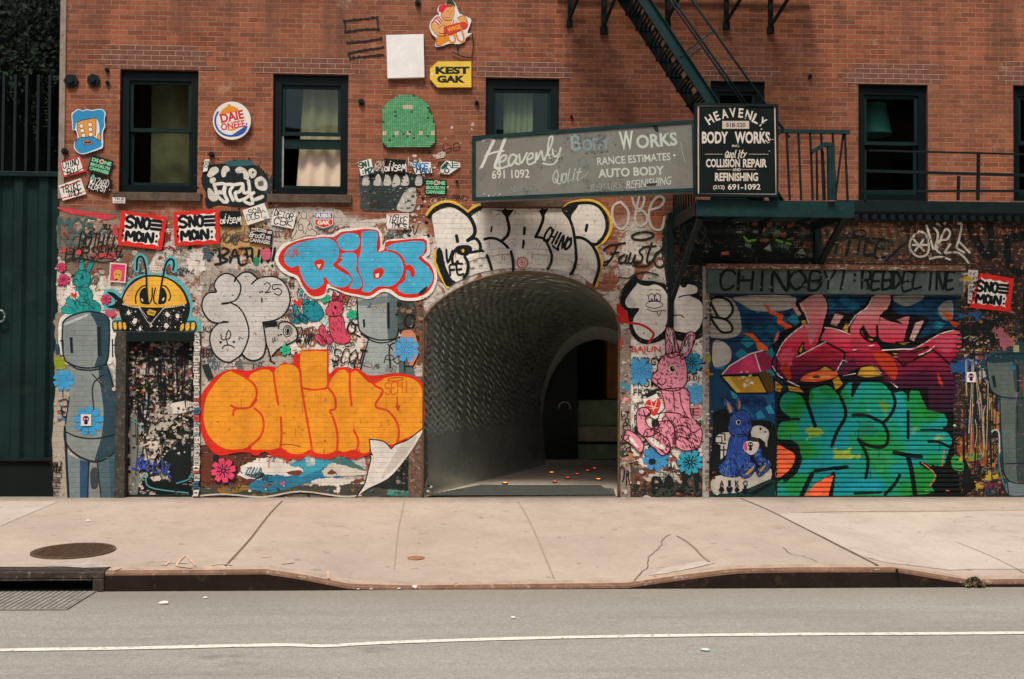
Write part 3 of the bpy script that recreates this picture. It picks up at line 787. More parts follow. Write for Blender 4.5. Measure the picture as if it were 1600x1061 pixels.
# a lampshade hanging behind the fifth window
c = W(1390, 150); b = MB(); m = plain('teal_lampshade', (0.14, 0.48, 0.54), 0.6, 0, 0.1)
lp = thing('pendant_lamp', 'teal conical lampshade hanging behind the window above the fire escape rails', 'lamp', (c.x, 0.55, c.z))
vs = []; fs = []
for i in range(24):
    t = 6.283 * i / 24; vs += [(c.x + .17 * math.cos(t), .55 + .17 * math.sin(t), c.z + .02), (c.x + .25 * math.cos(t), .55 + .25 * math.sin(t), c.z - .42)]
fs = [(2 * i, 2 * ((i + 1) % 24), 2 * ((i + 1) % 24) + 1, 2 * i + 1) for i in range(24)]
mesh_obj('lamp_shade', vs, fs, [m], parent=lp, smooth=True)
b.tube([(c.x, .55, c.z + .02), (c.x, .55, c.z + .45)], .01, M_IROND); b.build('lamp_cord', lp)

# ---- door at the left with its jambs
def collage():
    m, n, b = new_mat('torn_sticker_collage')
    v = n.new('TexVoronoi', {'Scale': 9.0, 'Randomness': 1.0}, distance='MINKOWSKI'); v.inputs['Exponent'].default_value = 1.2
    wv_ = n.new('VectorMath', {0: n.pos(), 1: n.new('VectorMath', {0: n.noisec(5, 4), 1: (0.35, 0.35, 0.35)}, operation='MULTIPLY').outputs[0]}, operation='ADD').outputs[0]
    n.put(v.inputs['Vector'], wv_)
    r = n.xyz(v.outputs['Color'])[0]
    c = n.ramp(r, [(0, (0.012, 0.016, 0.014)), (0.5, (0.03, 0.035, 0.03)), (0.62, (0.45, 0.38, 0.31)), (0.72, (0.02, 0.022, 0.02)), (0.82, (0.30, 0.05, 0.04)), (0.87, (0.10, 0.11, 0.09)), (0.93, (0.55, 0.47, 0.40))], 'CONSTANT')
    tear = n.noise(11, 6, 0.78)
    x, y, z = n.xyz()
    hi = n.step(z, 2.1, 1.5)
    c = n.mix(n.step(tear, 0.50, 0.53), c, n.ramp(n.noise(8, 4), [(0, (0.03, 0.03, 0.03)), (0.42, (0.28, 0.23, 0.19)), (0.5, (0.62, 0.53, 0.45)), (0.56, (0.10, 0.085, 0.07)), (0.62, (0.42, 0.36, 0.30))], 'CONSTANT'))
    c = n.mix(n.step(n.noise(15, 5, .8), 0.60, 0.63), c, (0.012, 0.015, 0.013))
    c = n.mix(n.step(z, 1.75, 2.25), c, (0.012, 0.016, 0.014))
    n.put(b.inputs['Base Color'], c); b.inputs['Roughness'].default_value = 0.6
    n.put(b.inputs['Normal'], n.bump(tear, 0.5, 0.01)); return m
M_COLL = collage()
dr = MB(); a, b_ = DOOR[0], DOOR[1]; dz = DOOR[3]
dr.box((a + .01, 0.10, 0.03), (b_ - .01, 0.15, dz - .10), M_COLL)
DOOR_O = dr.build('door', BLD)
d2 = MB(); jm = plain('grimy_door_frame', (0.055, 0.05, 0.04), 0.7, 0, 0.5, 9, dirt=(0.20, 0.17, 0.14), bump=.3)
d2.box((a - .13, -0.03, 0.0), (a + .005, 0.13, dz + .03), jm); d2.box((b_ - .005, -0.03, 0.0), (b_ + .075, 0.13, dz + .02), jm)
d2.box((a + .005, -0.035, dz - .10), (b_ - .005, 0.13, dz + .03), M_IROND); d2.box((a, .06, 0), (b_, .15, .028), M_IROND)
d2.build('door_frame', DOOR_O, bevel=0.006)

# ---- rusty corner guards of the arch
g = MB(); x = ax0; g.box((x - .19, -0.012, 0.0), (x - .008, 0.05, 1.62), M_RUST); g.build('corner_guard', BLD, bevel=.006)
g = MB(); x = ax1; g.box((x + .02, -0.014, 0.0), (x + .155, 0.05, 2.25), plain('painted_post', (0.30, 0.23, 0.19), 0.7, 0, .5, 10, dirt=(.12, .07, .05), bump=.4)); g.build('corner_guard', BLD, bevel=.006)
# shutter posts
g = MB(); g.box((SHX0 - .075, -0.02, 0.0), (SHX0 + .015, 0.05, SHZ1 - .02), plain('shutter_post', (0.36, 0.33, 0.29), 0.6, 0, .5, 7, dirt=(.06, .05, .04), bump=.3)); g.build('shutter_post', BLD, bevel=.005)

# ---- the metal tunnel
def resample(p, n):
    d = [0]
    for a, b in zip(p, p[1:]): d.append(d[-1] + (b - a).length)
    out = []
    for i in range(n):
        t = d[-1] * i / (n - 1); k = 0
        while k < len(d) - 2 and d[k + 1] < t: k += 1
        f = (t - d[k]) / max(1e-9, d[k + 1] - d[k]); out.append(p[k].lerp(p[k + 1], f))
    return out
NT = 90
front = resample([Vector((ax0 + .006, 0.02, 0.0))] + [Vector((p.x * .997 + .001, 0.02, p.z - .006)) for p in ARCH] + [Vector((ax1 - .006, 0.02, 0.0))], NT)
DY = G(852, 727, 0.02).y
inner_px = "852,727 847,690 845,650 848,612 857,578 872,549 893,525 925,511.5 950,513 975,525 1000,555 1012,600 1016,650 1012,690 1004,727"
inner = resample([W(*p, DY) for p in spline(pts(inner_px), False, 4)], NT)
for p in (inner[0], inner[-1]): p.z = 0.02
def alu():
    m, n, b = new_mat('rippled_aluminium')
    x, y, z = n.xyz()
    nz = n.noise(2.2, 3); nw = n.noise(0.8, 3)
    s_ = n.math('ADD', n.math('MULTIPLY', y, 27.0), n.math('MULTIPLY', nz, 9.0))
    zz = n.math('ADD', n.math('ADD', n.math('MULTIPLY', z, 62.0), n.math('MULTIPLY', x, 26.0)), n.math('ADD', n.math('MULTIPLY', n.math('SINE', s_), 1.3), n.math('MULTIPLY', nw, 16.0)))
    h = n.math('MULTIPLY', n.math('ADD', n.math('SINE', zz), n.math('MULTIPLY', n.noise(6, 2), 0.8)), n.step(n.noise(1.7, 3), 0.22, 0.52))
    fade = n.math('MULTIPLY', n.step(z, 0.75, 1.2), n.step(n.noise(0.9, 2), 0.25, 0.45))
    c = n.mix(n.step(n.noise(3, 4, .7), .3, .8), (0.43, 0.45, 0.40), (0.54, 0.56, 0.50))
    c = n.mix(n.math('MULTIPLY', n.step(n.noise(1.4, 6, .75), .5, .68), .45), c, (0.20, 0.20, 0.17))
    n.put(b.inputs['Base Color'], c); b.inputs['Metallic'].default_value = 0.72; b.inputs['Specular IOR Level'].default_value = .5
    n.put(b.inputs['Roughness'], n.math('ADD', 0.22, n.math('MULTIPLY', n.noise(5, 3), .15)))
    n.put(b.inputs['Normal'], n.bump(n.math('MULTIPLY', h, fade), 0.9, 0.030)); return m
M_ALU = alu()
tv = []; tf = []; NS = 14
for k in range(NS + 1):
    t = k / NS; e = t ** 1.0
    for i in range(NT):
        p = front[i].lerp(inner[i], e); tv.append(p)
for k in range(NS):
    for i in range(NT - 1): a = k * NT + i; tf.append((a, a + 1, a + NT + 1, a + NT))
TUN = mesh_obj('tunnel_lining', tv, tf, [M_ALU], parent=BLD, smooth=True)
rim = MB(); rim.tube([p + Vector((0, -0.03, 0)) for p in front], 0.016, plain('bronze_rim', (0.14, 0.085, 0.05), 0.5, 0.3, .3), 8); rim.build('tunnel_rim', TUN, smooth=True)
fl = MB(); M_TF = plain('tunnel_floor_concrete', (0.40, 0.34, 0.28), 0.8, 0, .25, 5, dirt=(.30, .25, .2))
fl.add([(ax0, -0.01, 0.012), (ax1, -0.01, 0.012), (inner[-1].x + .3, DY + .3, 0.03), (inner[0].x - .1, DY + .3, 0.03)], [(0, 1, 2, 3)], M_TF)
fl.build('tunnel_floor', TUN)
full(); gm = plain('ribbed_mat', (0.11, 0.115, 0.10), 0.6, 0.3, .25, 20)
th = MB(); q = [G(*p, 0.03) for p in pts("664,774 962,773 958,763 905,760 820,758 752,757")]
cx = [(p.x, p.y, p.z) for p in q]; th.add(cx, [tuple(range(len(cx)))], gm)
for i in range(11):
    t = (i + .5) / 11; y = q[0].y + .03 + (q[4].y - q[0].y) * t * .93
    xl = q[0].x + (q[5].x - q[0].x) * t * .95 + .04; th.box((xl, y - .012, .031), (q[1].x - .03 - .05 * t, y + .012, .043), gm)
th.build('threshold_grating', TUN)
M_LO = bpy.data.materials.new('orange_floor_light'); M_LO.use_nodes = True
M_LR = bpy.data.materials.new('red_floor_light'); M_LR.use_nodes = True
for m, c in ((M_LO, (1.0, 0.38, 0.05, 1)), (M_LR, (1.0, 0.06, 0.03, 1))):
    b = m.node_tree.nodes['Principled BSDF']; b.inputs['Base Color'].default_value = c; b.inputs['Emission Color'].default_value = c; b.inputs['Emission Strength'].default_value = 0.7
for u, v, r, m in ((789, 755, .075, M_LO), (862, 738.5, .07, M_LO), (935, 749, .075, M_LO), (887, 747, .06, M_LR), (867, 753, .055, M_LR), (902, 741, .045, M_LR), (918, 735.5, .045, M_LR), (929, 732, .055, M_LR)):
    p = G(u, v, 0.034); s = MB(); s.disc((p.x, p.y, .022), r * .6, .018, M_IROND, axis='Z'); o = s.build('floor_light', TUN)
    s = MB(); s.disc((p.x, p.y, .041), r * .42, .006, m, axis='Z'); s.build('light_lens', o)
# oval door frame, glass door, and the lobby behind
ctr = sum(inner, Vector()) / NT; ctr.z = 1.05
def ring(pp, k): return [Vector((ctr.x + (p.x - ctr.x) * k, p.y, ctr.z + (p.z - ctr.z) * k if p.z > .1 else p.z)) for p in pp]
fr = MB(); i2 = [Vector((p.x + (.05 if i < NT / 2 else -.05) * (1 - abs(i / NT - .5) * .9), p.y + .05, max(.03, p.z - .21 * math.sin(math.pi * i / (NT - 1)) ** 1.5))) for i, p in enumerate(inner)]
vs = inner + i2 + [p + Vector((0, .05, 0)) for p in i2]; fs = []
for i in range(NT - 1): fs += [(i, i + 1, NT + i + 1, NT + i), (NT + i, NT + i + 1, 2 * NT + i + 1, 2 * NT + i)]
fr.add(vs, fs, plain('brushed_frame', (0.36, 0.36, 0.32), 0.5, 0.2, .15)); FR = fr.build('tunnel_doorway', BLD, smooth=True)
s = MB(); s.box((inner[0].x, DY + .02, .02), (inner[-1].x, DY + .22, .11), plain('pale_step', (.30, .27, .22), .7)); s.build('doorway_step', FR)
gl = MB(); hx = W(903, 640, DY + .2).x
pl_ = [p + Vector((0, .06, 0)) for p in i2 if p.x <= hx]
top = [p for p in pl_]; top.append(Vector((hx, DY + .18, .12)))
gl.add(top, [tuple(range(len(top)))], plain('smoked_door_leaf', (0.012, 0.016, 0.013), 0.15, 0, .1)); DL = gl.build('glass_door', FR)
hd = MB(); h = W(882, 637, DY + .12); hd.tube([(h.x + .10 * math.cos(t), h.y, h.z + .10 * math.sin(t)) for t in [R(-10) + R(200) * i / 16 for i in range(17)]], .012, plain('steel_handle', (.5, .5, .45), .3, .8), 8); hd.build('door_handle', DL, smooth=True)
lb = MB(); lx0, lx1, ly0, ly1, lz1 = inner[0].x - 1.2, inner[-1].x + 2.2, DY + .26, DY + 5.2, 3.0
M_LOB = plain('lobby_wall', (0.12, 0.17, 0.10), .6)
lb.add([(lx0, ly0, 0), (lx1, ly0, 0), (lx1, ly1, 0), (lx0, ly1, 0), (lx0, ly0, lz1), (lx1, ly0, lz1), (lx1, ly1, lz1), (lx0, ly1, lz1)], [(0, 1, 2, 3), (7, 6, 5, 4), (3, 2, 6, 7), (0, 3, 7, 4), (2, 1, 5, 6)], M_LOB)
lb.build('lobby', FR)
LY = DY + 1.2
def lob(name, u0, v0, u1, v1, dep, m, y=None):
    y = y or LY; a, b = W(u0, v0, y), W(u1, v1, y); s = MB(); s.box((a.x, y, b.z), (b.x, y + dep, a.z), m); return s.build(name, FR, bevel=.01)
lob('lobby_panel', 903, 625, 1010, 666, .3, plain('olive_panel', (.55, .68, .40), .5)); lob('lobby_ledge', 903, 666, 1010, 690, .8, plain('tan_ledge', (.8, .68, .42), .6), LY - .25)
lob('lobby_base', 903, 694, 1010, 724, .8, plain('green_base', (.5, .66, .38), .5), LY - .1); lob('lobby_column', 949, 515, 975, 624, .4, plain('brown_column', (.75, .32, .12), .6), LY + .2)

# the houses across the street, behind the camera: they shade the roadway and show in the glass
for i, (x0, x1, h, c) in enumerate(((-30, -9.2, 15, (.16, .085, .06)), (-9, 7.5, 10.5, (.30, .27, .22)), (7.7, 30, 17, (.12, .07, .05)))):
    m = plain('facade_%s' % 'abc'[i], c, .9, 0, .3, 1.5); o = thing('row_building', ('brown brick building across the street, left, seen only in the window glass', 'low pale building across the street, seen only in the window glass', 'tall dark brick building across the street, right, seen only in the window glass')[i], 'building', ((x0 + x1) / 2, -24, 0))
    f = MB(); f.box((x0, -32, -.3), (x1, -24, h), m)
    for r in range(int(h / 3.4)):
        for j in range(int((x1 - x0) / 2.6)): xx = x0 + .9 + j * 2.6; f.box((xx, -24.02, 1 + r * 3.4), (xx + 1.1, -23.98, 2.9 + r * 3.4), M_FRAME)
    f.build('facade', o)
# ------------------------------------------------------------------ roller shutter: slats, hood, side panel
full()
PITCH_S = 0.0635
ZH = W(1300, 459).z; PX1 = wx(1213, 650); PZ1 = W(1160, 533).z
def sl_prof(z, cx, cz):
    if not (SHX0 < cx < SHX1) or cz > ZH: return 0.0
    if cx < PX1 and cz < PZ1: return 0.006
    t = (z / PITCH_S) % 1.0
    if t > 1 - 1e-4: t = 0.0
    if t < 0.3: return 0.003 + 0.020 * (1 - t / 0.3)
    if t < 0.8: return 0.003 + 0.005 * (t - 0.3) / 0.5
    return 0.008 + 0.015 * (t - 0.8) / 0.2
LEV = []
k = 0
while k * PITCH_S < ZH:
    LEV += [k * PITCH_S, (k + .3) * PITCH_S, (k + .8) * PITCH_S]; k += 1
SLATS = ((SHX0, PX1, SHX1), (PZ1, ZH), LEV, sl_prof)
SHUT = thing('roller_shutter', None, None); SHUT.parent = BLD
a = Art(0.0, 'metal'); full()
M_SLAT = plain('grimy_shutter_steel', (0.035, 0.05, 0.055), .5, 0, .4, 6, dirt=(.12, .11, .1))
def wrect(art, x0, z0, x1, z1, m, y):
    b = len(art.v); k = art.mat(m); art.v += [Vector((x0, y, z0)), Vector((x1, y, z0)), Vector((x1, y, z1)), Vector((x0, y, z1))]; art.f.append((b, b + 1, b + 2, b + 3)); art.m.append(k)
wrect(a, SHX0, 0.02, SHX1, ZH, M_SLAT, 0.0)
a.build('shutter_slats', SHUT, SLATS)
b = MB(); hm = plain('hood_grey_green', (0.085, 0.115, 0.10), .6, 0, .35, 4, dirt=(.04, .05, .045), bump=.2)
hx0, hx1 = SHX0 - .03, SHX1 - .02
b.box((hx0, -0.10, ZH - .01), (hx1, 0.06, SHZ1 - .06), hm)
b.build('shutter_hood', SHUT, bevel=.012)
b = MB(); b.box((hx0 - .01, -0.125, SHZ1 - .06), (hx1 + .02, 0.06, SHZ1 + .012), plain('peeling_lintel', (0.17, 0.075, 0.045), .75, 0, .4, 8, dirt=(.52, .49, .43), bump=.4)); b.build('shutter_lintel', SHUT, bevel=.006)
b = MB(); b.box((PX1 - .012, -0.006, 0.0), (PX1 + .012, .03, PZ1), M_IROND); b.box((SHX0, -0.004, PZ1 - .008), (PX1, .02, PZ1 + .008), M_IROND); b.box((PX1, -0.002, 0.0), (SHX1, .03, .028), M_IROND); b.build('shutter_guide', SHUT)

# ------------------------------------------------------------------ gate and dark planting left of the building
M_GATE = plain('gate_green_paint', (0.006, 0.021, 0.020), .5, 0, .5, 1.2, dirt=(.012, .026, .023), bump=.3, bscale=5)
gx1 = XB0b - .015; GY = 0.12
def gz(v): return W(40, v, GY).z
GT = thing('corrugated_gate', 'dark green corrugated metal gate with bars on top, left of the brick building', 'gate', (gx1 - 2, GY, 0))
b = MB(); x = -9.0; zt, zb = gz(276), gz(716); prof_ = []
per = 0.325; x0 = gx1 - per * 14
for i in range(15):
    xx = x0 + i * per
    prof_ += [(xx, 0), (xx + .045, .045), (xx + .15, .045), (xx + .195, 0)]
prof_ = [p for p in prof_ if p[0] <= gx1]
vs = [(px, GY - d, z) for px, d in prof_ for z in (zb, zt)]
b.add(vs, [(2 * i, 2 * i + 2, 2 * i + 3, 2 * i + 1) for i in range(len(prof_) - 1)], M_GATE)
b.add([(x, y + .03, z) for x, y, z in vs], [(2 * i + 1, 2 * i + 3, 2 * i + 2, 2 * i) for i in range(len(prof_) - 1)], M_GATE)
b.build('corrugated_panel', GT)
b = MB(); b.box((x0, GY - .09, zt - .01), (gx1 - .02, GY + .05, zt + .055), M_GATE); b.build('top_rail', GT, bevel=.006)
b = MB(); b.box((x0, GY - .06, zb - .03), (gx1, GY + .05, zb + .015), M_IROND); b.box((x0, GY - .02, -.05), (gx1, GY + .05, zb - .03), M_BLACK); b.build('bottom_rail_and_gap_shade', GT)  # bottom rail, and a black box painted as the shaded gap below
b = MB(); b.box((gx1 - .035, GY - .02, zb), (gx1 + .012, GY + .06, gz(112)), M_IROND); b.build('gate_post', GT)
for i in range(22):
    u = 89 - i * 18.2; xx = wx(u, 200)
    if xx < x0: break
    b = MB(); b.box((xx - .018, GY, zt + .055), (xx + .018, GY + .035, gz(116)), M_IROND); b.build('bar', GT)
h = W(1, 494, GY - .07); b = MB(); b.tube([(h.x + .055 * math.cos(t), h.y, h.z + .075 * math.sin(t)) for t in [6.283 * i / 16 for i in range(17)]], .014, plain('dull_steel', (.22, .25, .23), .4, .6)); b.build('gate_handle', GT, smooth=True)
DW = MB(); DW.box((XL - 6, 1.2, -.1), (XB0 - .05, 1.5, 9.0), plain('shade_black_wall', (0.002, 0.004, 0.003), .95))  # near-black colour stands for the deep shade behind the gate
tagp(DW.build('neighbour_wall'), 'wall painted near black as shade behind the barred green gate at the left', 'wall')
iv = MB(); M_IVY = plain('dark_ivy_leaves', (0.003, 0.009, 0.004), .7, 0, .6, 7); M_IVYB = plain('ivy_leaves', (0.008, 0.026, 0.009), .7, 0, .5, 9)  # leaf greens kept almost black, the shade is in their colour
def leaf(c, s, m):
    n = Vector((random.uniform(-1, 1), random.uniform(-1.4, -.2), random.uniform(-.3, 1))).normalized(); u = n.orthogonal().normalized(); v = n.cross(u)
    t = random.uniform(0, 6.28); a = u * math.cos(t) + v * math.sin(t); bb = n.cross(a)
    iv.add([c - a * s, c + bb * s * .55, c + a * s, c - bb * s * .55 + n * s * .2], [(0, 1, 2, 3)], m)
for i in range(2600):
    u = random.uniform(-60, 92); t = random.random() ** .6; v = -40 + 165 * t + 12 * math.sin(u / 13.0)
    c = W(u, v, random.uniform(.25, 1.1)); leaf(c, random.uniform(.03, .065), M_IVYB if (v > 70 and random.random() < .45) else M_IVY)
for k in range(9):
    u0 = random.uniform(2, 88); v0 = 120; L = random.uniform(40, 140)
    for i in range(26):
        t = i / 26; leaf(W(u0 + 7 * math.sin(t * 6 + k) + random.uniform(-2, 2), v0 + L * t, .2), random.uniform(.015, .035), M_IVYB)
ivo = thing('ivy', 'dark ivy hanging over the bars of the green gate', 'ivy', (gx1 - .6, .6, 5.6)); iv.build('foliage', ivo)
st = MB()
for k in range(5):
    u0 = 10 + k * 18; st.tube([W(u0 + 4 * math.sin(j), 150 - j * 22, .7) for j in range(8)], .012, M_IROND, 5)
st.build('stem', ivo)

# ------------------------------------------------------------------ fire escape
FE = thing('fire_escape', 'dark green iron fire escape with stair and platforms bolted to the brick wall', 'fire escape', (W(1210, 320).x, -.8, 3.7))
YF, YB = -1.52, -0.92
def fpart(b, nm, **k): return b.build(nm, FE, **k)
A0, A1 = W(1088, 312, YF), W(1335, 312, YF); A0b = W(1088, 337, YF); zt, zb = A0.z, A0b.z
b = MB(); b.box((A0.x, YF, zb), (A1.x, YF + .012, zt), M_IRON); b.box((A0.x, YF + .012, zt - .012), (A1.x, YF + .07, zt), M_IRON); b.box((A0.x, YF + .012, zb), (A1.x, YF + .07, zb + .012), M_IRON); fpart(b, 'platform_beam')
for x in (A0.x, A1.x - .02):
    b = MB(); b.box((x, YF + .075, zb + .02), (x + .02, -.01, zt - .02), M_IROND); fpart(b, 'platform_beam')
b = MB()
for i in range(18): y = YF + .1 + i * .08; b.box((A0.x + .02, y, zt - .05), (A1.x - .02, y + .045, zt - .025), M_IROND)
for i in range(4): x = A0.x + .2 + i * .5; b.box((x, YF + .08, zt - .09), (x + .03, -.02, zt - .051), M_IROND)
fpart(b, 'platform_grating')
rz = W(1300, 206, YF).z; rx1 = W(1328, 206, YF).x
b = MB(); b.box((A0.x + .02, YF - .012, rz - .022), (rx1, YF + .03, rz + .022), M_IRON); fpart(b, 'guard_rail')
for u0, u1 in ((1229, 1234), (1247.5, 1252), (1266, 1270), (1283, 1287), (1301, 1306), (1320, 1324.5)):
    b = MB(); b.bar(W(u0, 208, YF + .01), W(u1, 313, YF + .01), .022, .022, M_IROND); fpart(b, 'baluster')
for u0, u1 in ((1276, 1277), (1286, 1289)):
    b = MB(); b.bar(W(u0, 236, YF + .25), W(u1, 313, YF + .25), .02, .02, M_IROND); fpart(b, 'baluster')
b = MB(); b.bar(W(1318, 206, YF + .03), W(1305, 312, YF + .03), .02, .02, M_IROND); fpart(b, 'baluster')
b = MB(); b.bar(W(1298, 227, YF - .03), W(1299, 312, YF - .03), .085, .05, M_IRON); b.bar(W(1300, 227, YF - .03), W(1287, 226, YF - .03), .06, .05, M_IRON); b.bar(W(1288, 226, YF - .03), W(1268, 238, YF - .03), .05, .05, M_IRON); fpart(b, 'ladder_hook')
for i in range(9):
    y = -.15 - i * .15; b = MB(); b.bar((A0.x + .01, y, zt - .03), (A0.x + .01, y, rz), .02, .02, M_IROND); fpart(b, 'baluster')
b = MB(); b.box((A0.x - .01, YF + .035, rz - .02), (A0.x + .03, -.01, rz + .02), M_IROND); fpart(b, 'guard_rail')
b = MB(); b.tube([W(*p, YF - .02) for p in spline([(1208, 176), (1213, 190), (1222, 200), (1217, 209), (1208, 206)], False, 4)], .016, M_IROND, 6); fpart(b, 'rail_end', smooth=True)
# braces down to the wall
for (u, v), (u2, v2), wdt in (((1322, 336), (1281, 412), .075), ((1094, 340), (1049, 470), .06)):
    b = MB(); b.bar(W(u, v, YF + .1), W(u2, v2, -.03), wdt, .06, M_IROND); fpart(b, 'brace')
for u, v0, v1, wd in ((1047.5, 334, 512, .075), (1276, 340, 412, .09)):
    b = MB(); p, q = W(u, v0, -.02), W(u, v1, -.02); b.box((p.x - wd / 2, -.08, q.z), (p.x + wd / 2, -.006, p.z), M_IROND); fpart(b, 'wall_post')
# second platform to the right
B0, B1 = W(1334, 313, YB), W(1900, 313, YB); zt2 = B0.z; zb2 = W(1334, 330, YB).z
b = MB(); b.box((A1.x + .005, YB, zb2), (B1.x, YB + .015, zt2), M_IROND); fpart(b, 'platform_beam')
b = MB()
for i in range(44):
    x = A1.x + .03 + i * .125
    b.bar((x + .10, YB + .03, zt2 - .05), (x, -.02, zt2 - .05), .05, .02, M_IROND)
b.box((A1.x + .02, -.06, zb2 + .02), (B1.x, -.008, zt2 - .02), M_IROND)
fpart(b, 'platform_grating')
for (u0, v0), (u1, v1), t in (((1358, 235), (1750, 245), .022), ((1352, 267), (1750, 278), .034), ((1345, 299), (1750, 298), .028)):
    b = MB(); b.bar(W(u0, v0, YB), W(u1, v1, YB), t, t, M_IROND); fpart(b, 'guard_rail')
for u, v0, v1, t in ((1529, 238, 313, .034), (1498, 275, 313, .03), (1352, 235, 313, .025), (1640, 240, 313, .034)):
    b = MB(); b.bar(W(u, v0, YB + .002), W(u - 1, v1, YB + .002), t, t, M_IROND); fpart(b, 'rail_post')
# stair
S0, S1 = W(1006, 0, -1.3), W(1112, 160, -1.3); d = (S1 - S0).normalized(); up = Vector((-d.z, 0, d.x)) * (-1 if d.x < 0 else 1)
if up.z < 0: up = -up
T0 = S0 - d * 1.6; T1 = S0 + d * ((zt - S0.z) / d.z)
for y, m in ((-1.3, M_IRON), (-.7, M_IROND)):
    b = MB(); a_, c_ = T0.copy(), T1.copy(); a_.y = c_.y = y; b.bar(a_, c_, .014, .135, m, up=(0, 1, 0)) if False else None
    n_ = up * .067; vs = [a_ - n_, a_ + n_, c_ + n_, c_ - n_]; vs = vs + [v + Vector((0, .012, 0)) for v in vs]
    b.add(vs, [(0, 1, 2, 3), (7, 6, 5, 4), (0, 4, 5, 1), (1, 5, 6, 2), (2, 6, 7, 3), (3, 7, 4, 0)], m)
    for sg in (1, -1):
        q = [v + n_ * 0 for v in (a_ + n_ * sg, c_ + n_ * sg)]; b.bar(q[0] + Vector((0, -.018 if y < -1 else .02, 0)), q[1] + Vector((0, -.018 if y < -1 else .02, 0)), .035, .008, m, up=tuple(up))
    fpart(b, 'stair_stringer')
n = int((T0.z - T1.z) / .196)
for i in range(n):
    z = T1.z + .19 + i * .196; t = (z - T0.z) / d.z; p = T0 + d * t; b = MB()
    for k in range(4): b.box((p.x - .10 + k * .055, -1.285, z - .012), (p.x - .075 + k * .055, -.69, z + .012), M_IROND)
    b.box((p.x - .105, -1.29, z - .04), (p.x + .105, -1.28, z - .0125), M_IROND); b.box((p.x - .105, -.71, z - .04), (p.x + .105, -.70, z - .0125), M_IROND)
    fpart(b, 'tread')
for (u0, u1), r, y in (((1046, 1157), .014, -1.3), ((1052, 1163), .014, -1.26), ((1081, 1193), .015, -1.3)):
    a_, c_ = W(u0, 0, y), W(u1, 158, y); e = (c_ - a_).normalized(); b = MB(); b.tube([a_ - e * 1.6, c_ + e * .55], r, M_IRON, 8); fpart(b, 'handrail', smooth=True)
for q in (((1117, 47), (1062, 89)), ((1098, 74), (1076, 90))):
    b = MB(); b.bar(W(*q[0], -1.3), W(*q[1], -1.3), .02, .02, M_IRON); fpart(b, 'handrail_post')
# upper platform just above the frame, and its brackets
UZ = 6.86; ua, ub = W(868, 0).x, W(1262, 0).x
b = MB()
for i in range(9): y = -1.0 + i * .11; b.box((ua, y, UZ), (ub, y + .05, UZ + .03), M_IROND)
b.box((ua, -1.05, UZ - .08), (ub, -1.035, UZ + .05), M_IRON); fpart(b, 'upper_platform')
for u, v, wd in ((889.5, 38, .05), (943, 49, .07), (1042, 38, .06), (1134, 42, .06), (1203, 49, .06)):
    p = W(u, v); b = MB(); b.box((p.x - wd / 2, -.05, p.z), (p.x + wd / 2, -.005, UZ), M_IROND); b.bar((p.x, -.05, p.z + .06), (p.x + .18, -.95, UZ - .01), .035, .035, M_IROND); b.box((p.x - wd / 2 - .015, -.06, p.z - .04), (p.x + wd / 2 + .015, -.004, p.z + .05), M_IROND); fpart(b, 'bracket')

# ------------------------------------------------------------------ the two shop signs
ytl, ytr = -0.42, -1.44
TL, TR, BL = W(738, 213, ytl), W(1085, 187, ytr), W(738, 314, ytl)
nr = (TR - TL).cross(BL - TL).normalized()
if nr.y > 0: nr = -nr
LS = thing('long_shop_sign', 'long weathered grey sign with faded white hand lettering, jutting out over the arch', 'sign', TL)
PL = (TL, nr)
sq = [(738, 213), (1085, 187), (1087.5, 299.5), (738, 314)]
a = Art(0.0, 'board', PL); full()
M_SGN = plain('weathered_grey_sign', (0.185, 0.175, 0.150), .55, 0, .22, 2.0, dirt=(.12, .12, .105))
a.base = -0.16; a.slab(sq, M_SGN, .16)
view(700, 0, .3375)
WH, WF, WG = '#d8d6ca', '#8b9a98', '#a9aaa0'
for q, wd in (("160,652 186,642 214,652", 9), ("213,650 188,700 172,738 152,780", 13), ("268,632 246,690 228,738 218,772 238,782", 14), ("172,722 212,706 258,698", 8)): a.stroke(q, wd, WH)
for q, wd in (("236,752 262,742 270,722 254,720 238,745 244,778 278,768", 9), ("318,722 296,716 280,742 288,768 312,742 320,720 312,752 328,760", 10), ("330,715 338,756 366,708", 9), ("366,740 388,732 394,712 378,712 366,738 374,762 402,750", 8), ("404,752 410,704 412,740 432,698 440,736 450,742", 8), ("448,735 478,672 484,632 470,640 462,700 474,732", 8), ("484,690 490,724 512,714 522,682 506,740 478,762 440,756", 8)): a.stroke(q, wd, '#c9cabe')
a.text('B', 592, 660, 48, 78, WF, -4, .02); a.text('ODY', 686, 668, 128, 56, '#7f9494', -4, .02); a.text('W', 826, 650, 66, 86, '#c4c8bc', -4, .03); a.text('ORKS', 966, 650, 190, 64, '#bcc0b6', -5, .03)
a.text('INSU', 628, 754, 92, 32, '#7d8480', -4); a.text('RANCE ESTIMATES', 860, 736, 340, 36, '#c6c7bb', -4, .015); a.ell(1048, 719, 5, 5, WH)
a.text('691 1092', 290, 806, 174, 40, '#d6d4c8', -2, .012)
a.tag('Qualit', 552, 812, 130, 58, 6, '#b4b7ad', -6, .3, .12, .05); a.stroke("520,845 560,836 620,824 650,796", 5, '#989d94')
a.text('AUTO BODY', 848, 796, 306, 42, '#c0c2b6', -3, .03); a.text('REPAIRS-', 738, 864, 160, 34, '#8d938b', -4, .01, .3); a.text('REFINISHING', 930, 846, 214, 38, '#bcbfb3', -6, .01, .3)
a.scribble(340, 872, 150, 34, 2.5, '#8d938b', 8, -8); a.stroke("300,888 420,878", 2.5, '#8d938b')
